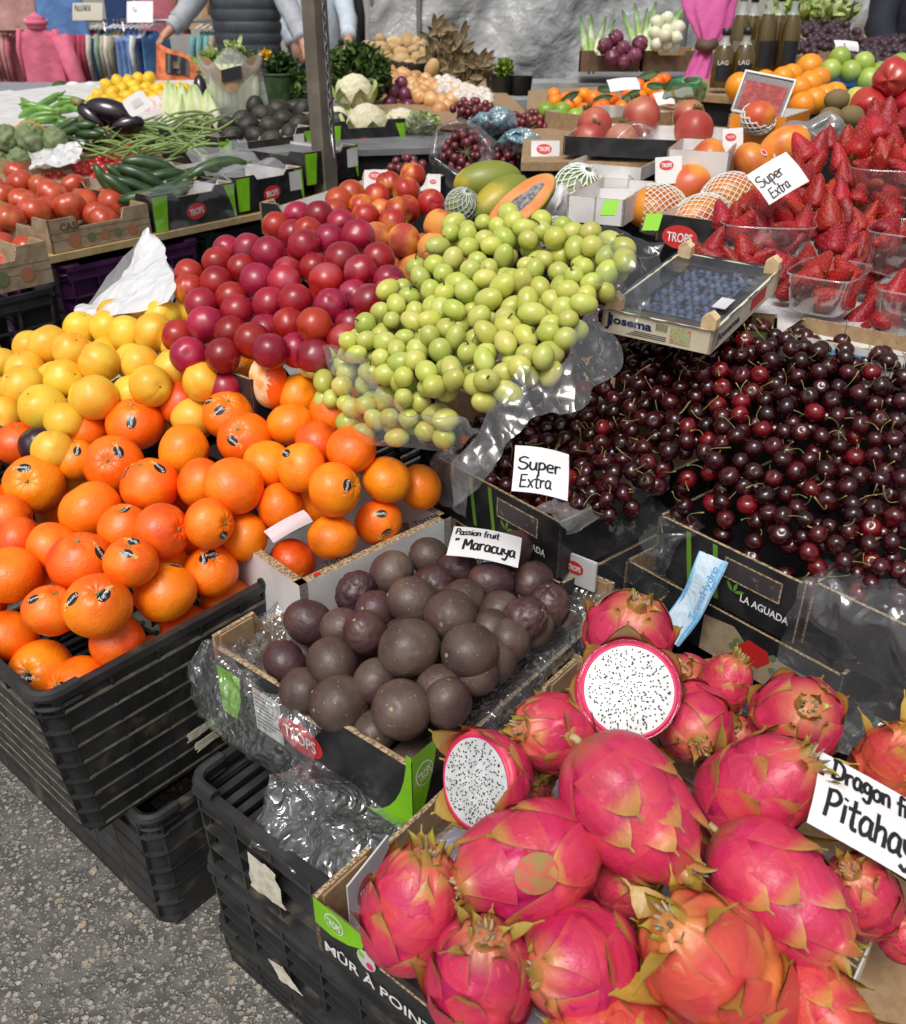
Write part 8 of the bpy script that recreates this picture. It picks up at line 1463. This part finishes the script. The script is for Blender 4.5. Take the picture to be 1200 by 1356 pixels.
def rack(label, a, b):
    t = thing('clothes_rack', label, 'clothes rack', (a.x, a.y, 0)); MB().tube([a, b], .016, 10).build('rail', MT['steel'], t)
    for k, s in enumerate((.02, .98)): p = a.lerp(b, s); MB().tube([p, V3((p.x, p.y, .03))], .014, 8).build('upright', MT['steel'], t); MB().tube([V3((p.x, p.y-.3, .03)), V3((p.x, p.y+.3, .03))], .014, 8).build('foot', MT['steel'], t)
ra, rb_ = at(-40, 21, 9.0), at(142, 33, 8.9); rb_.z = ra.z = 1.24-.17; rack('long chrome clothes rail at the back left full of pink garments', ra, rb_)
rc, rd = at(160, 31, 8.3), at(300, 35, 8.3); rc.z = rd.z = 1.08; rack('second chrome clothes rail with jeans behind the orange cloth', rc, rd)
def along(a, b, u, t): s = (u-px(a)[0])/(px(b)[0]-px(a)[0]); return a.lerp(b, s)
G1_ = [(-12, 'blush'), (-2, 'rose'), (5, 'blush'), (12, 'rose'), (18, 'blush'), (24, 'rose'), (66, 'blush'), (73, 'rose'), (79, 'blush'), (84, 'crimson'), (91, 'crimson'), (98, 'rose'), (104, 'crimson'), (111, 'crimson'), (118, 'crimson'), (124, 'crimson'), (130, 'cream'), (135, 'navy'), (141, 'sage')]
for k, (u, c) in enumerate(G1_): garment(f'{ {"blush": "dusty pink", "rose": "rose pink", "crimson": "deep pink", "cream": "cream", "navy": "navy", "sage": "pale green"}[c]} garment, {nth(k+1)} from left on the long rail', along(ra, rb_, u, 9)-EZ*.03, .58+.04*(k % 3), .42, c, 1.25, .035, 'garments on the long rail', False, k in (10, 13), k)
garment('bright pink long sleeved dress with a cowl collar hanging in front of the rail', at(46, 22, 8.3)+EZ*.0, .66, .36, 'hotpink', .15, .08, None, True, False, 50)
G2_ = [(150, 'beige'), (155, 'cream'), (161, 'beige'), (168, 'denim'), (175, 'denim'), (182, 'denim'), (189, 'white'), (196, 'navy'), (203, 'blue'), (268, 'teal'), (277, 'teal'), (286, 'teal'), (293, 'beige')]
for k, (u, c) in enumerate(G2_): garment(f'{ {"beige": "beige", "cream": "cream", "denim": "light denim blue", "white": "white", "navy": "dark navy", "blue": "mid blue", "teal": "dusty teal"}[c]} garment, {nth(k+1)} from left on the second rail', along(rc, rd, u, 8)-EZ*.03, .5+.03*(k % 2), .4, c, 1.2, .036, 'garments on the second rail', False, False, 70+k)
for k, (u, v, w_, L, c, l) in enumerate([(72, -30, .42, .5, 'blue', 'pale blue trousers hung flat above the long rail'), (152, -30, .26, .62, 'navy', 'navy trousers hung above between the two signs'), (208, -40, .42, .5, 'rose', 'pink blouse hanging at the top beside the framed sign'), (250, -40, .3, .45, 'tan', 'tan blouse hanging at the top left of the vest'), (12, -30, .4, .4, 'blush', 'pinkish beige top hung at the top left corner'), (460, -30, .2, .7, 'black', 'black and white patterned garment hanging right of the pole'), (437, -30, .14, .7, 'white', 'white garment hanging just right of the pole')]): garment(l, at(u, v, 8.6 if u < 400 else 7.5), L, w_, c, .1, .05, None, False, False, 90+k)
card('sign', 'cardboard sign with large hand lettered word above the clothes rail', at(96, 27, 8.2), CR, CU, .27, .16, [('PULLOVER', .05, .02, .085, 0, .55, .16)], cat='sign', paper=MT['cream_green'] if False else mat('sign_card', (.5, .47, .38), .7))
card('sign', 'white framed price sign between the hanging clothes', at(168, 30, 8.0), CR, CU, .23, .19, [('Ta', .04, .05, .09, 0, .8, .12)], cat='sign')
# white table of folded clothes at the back left
board('table', 'long white table of folded clothes behind the lemons', [(-200, 150), (300, 150), (320, 112), (-200, 106)], .70, 'fabric_grey', .02, sm='cloth_black')
for k, (u, v, c, l, w_) in enumerate([(8, 128, 'white', 'white folded cloth pile at the left edge of the white table', .25), (45, 120, 'white', 'pale printed folded cloth behind the peppers', .3), (90, 128, 'cream', 'cream folded cloth left of the dark green ball', .22), (62, 112, 'teal', 'pale teal folded cloth at the back of the white table', .2), (-15, 112, 'blue', 'pale blue folded cloth at the far left', .2), (115, 124, 'white', 'white crumpled cloth beside the lemons', .16)]):
    c_ = at(u, v, 5.4); c_.z = .735; tag(MB().ball(lambda a, b: c_+V3((math.sin(a)*math.cos(b)*w_, math.sin(a)*math.sin(b)*.14, math.cos(a)*.035))*(1)+EZ*.02*nz((math.cos(b)*3, a*3, k), 1.2, k), 30, 16).build('folded_cloth', MT['cloth_'+c], None, loc=tuple(c_)), l, 'folded cloth')
for (u, v, m, l) in ((81, 118, 'cloth_sage', 'dark green ball of cloth behind the lemons'), (98, 119, 'cloth_white', 'white ball of cloth right of the green one'), (122, 119, 'cloth_white', 'pale grey ball of cloth beside the lemons')): c_ = at(u, v, 5.2); tag(MB().ell(c_, .055, .05, .045).build('cloth_ball', MT[m] if m != 'cloth_sage' else MT['leaf_dark'], None, loc=tuple(c_)), l, 'cloth')
# ================================================================ plastic tarpaulin wall, crates of leeks, far walls
mat('wall_far', (.42, .4, .38), .85, (.36, .34, .32), 3); mat('tarp', (.3, .31, .32), .28, (.42, .43, .44), 2.2, .4, .65, bump=[(5, .9, 'n'), (16, .5, 'n')], coat=.25)
ta, tb2 = at(492, 95, 6.2), at(925, 95, 6.4); tw = thing('tarpaulin_wall', 'wrinkled grey plastic sheeting wall hanging behind the onions and far mandarins', 'tarpaulin', (ta.x, ta.y, 0)); 
def tpf(i, j): p = V3((ta.x+(tb2.x-ta.x)*i, ta.y+(tb2.y-ta.y)*i, .35+2.3*j)); q = V3((p.x*2.2, p.z*1.6, 3)); return p+V3((0, 1, 0))*(.1*noise.noise(q)+.05*abs(noise.noise(q*2.7))+.02*math.sin(p.x*9+2*math.sin(p.z*3)))
MB().grid(tpf, 110, 70).build('sheet', MT['tarp'], tw)
for k, u in enumerate((494, 556, 905)): p = at(u, 60, 6.15); MB().tube([V3((p.x, p.y, 0)), V3((p.x, p.y, 2.7))], .02, 8).build('post', MT['grey_metal'], tw)
t2a = at(1060, 60, 5.4); tq = thing('tarpaulin_wall', 'silvery crumpled plastic sheet hanging at the top right beside the navy person', 'tarpaulin', (t2a.x, t2a.y, 0)); MB().grid(lambda i, j: V3((t2a.x+.75*i, t2a.y+.3*i, .3+2.2*j))+V3((0, 1, 0))*(.08*noise.noise(V3((i*4, j*7, 8)))+.04*abs(noise.noise(V3((i*9, j*16, 2))))), 60, 90).build('sheet', MT['tarp'], tq)
mat('bench_grey', (.34, .34, .33), .8, (.26, .26, .25), 6)
for k, (u0, u1, v, l) in enumerate(((600, 790, 128, 'low grey bench ledge in front of the plastic sheeting, upper'), (600, 800, 150, 'lower grey bench ledge in front of the plastic sheeting'))): a = at(u0, v-18, 5.4-.3*k); tag(MB().slab(a, CR*1.3, V3((0, .35, 0)), -EZ*.06).build('ledge', MT['bench_grey'], None, smooth=False, loc=tuple(a)), l, 'ledge')
for k, (x0, x1, y, z, l) in enumerate(((-12, -.3, 11.5, 3.4, 'long pale market wall behind the clothes rails'), (-.8, 12, 9.5, 3.4, 'grey market wall behind the plastic sheeting'))): tag(MB().slab(V3((x0, y, 0)), V3((x1-x0, 0, 0)), V3((0, .2, 0)), EZ*z).build('wall', MT['wall_far'], None, smooth=False, loc=(x0, y, 0)), l, 'wall')
board('table', 'counter under the wooden crates of leeks and onions', [(765, 112), (925, 112), (935, 85), (770, 85)], .90, 'grey_metal')
for k, (u0, u1, l) in enumerate(((766, 846, 'low wooden crate of leeks and dark radicchio, the left one'), (848, 925, 'low wooden crate of white bulb onions, the right one'))):
    a = at(u0, 95, 4.3); b = atz(u1, 95, a.z); X_ = b-a; carton('wooden_crate', l, a, X_, V3((.05, .4, 0)), .07, 'brown_wood' if mat('brown_wood', (.16, .09, .05), .7, (.1, .06, .035), 20) else '', 'wood', .008, tab=.02)
lk = MB().ball(lambda a, b: V3((math.sin(a)*math.cos(b)*.016, math.sin(a)*math.sin(b)*.016, math.cos(a)*.15))*(1+.1*math.cos(3*b)), 12, 14, tone=lambda a, b: (max(0, math.cos(a)), 0, 0)).build('leek', MT['leek'], None); lk['category'] = 'leek'
for k, (u, v, d) in enumerate([(775, 60, -.1), (783, 55, .0), (792, 58, .3), (800, 62, .4), (838, 50, -.3), (846, 42, -.1), (855, 48, .1), (862, 40, .2), (868, 55, .5), (890, 35, .6)]): place(lk, at(u, v, 4.45), axes(camdir(d, 1, -.2), k), 1, f'leek with green top, {nth(k+1)} from left in the wooden crates', 'leeks')
wo = bproto('white_onion', 'white_onion', .034, lambda a, b: (1+.2*math.exp(-(a/.25)**2)), 'onion', 18, 12)
heap(wo, .034, [q7(*a) for a in [(-195, 140, 38), (-150, 175, 40), (-170, 205, 38), (-120, 170, 38), (-205, 195, 36), (-125, 215, 36), (-205, 225, 30), (-150, 225, 30), (-165, 120, 34)]], lambda u, v: 4.2, 'white bulb onion', 'the right wooden crate', 5, 'white onions')
rd_ = bproto('radicchio', 'red_onion', .035, lambda a, b: 1+.12*math.sin(5*b+a*4), 'radicchio', 20, 14); heap(rd_, .035, [(805, 62, 10), (816, 56, 10), (825, 64, 10), (835, 70, 10), (812, 74, 10), (845, 62, 10), (828, 78, 9)], lambda u, v: 4.2, 'dark purple radicchio head', 'the left wooden crate', 4, 'radicchio heads')
for (u, v, l) in ((1050, 18, 'pale green cabbage leaves at the top above the left figs'), (1095, 20, 'pale leafy vegetables beside the crumpled sheet')): bush('leafy_greens', l, at(u, v, 4.4), .12, .08, .06, 160, 'leaf_pale', 'greens', .07, u)
# ---------------------------------------------------------------- drop prototypes that were never placed
for o in list(C.objects):
    if o.parent is None and o.type == 'MESH' and o.get('category') and not o.get('label') :
        for c in list(o.children):
            for g_ in list(c.children): bpy.data.objects.remove(g_)
            bpy.data.objects.remove(c)
        bpy.data.objects.remove(o)
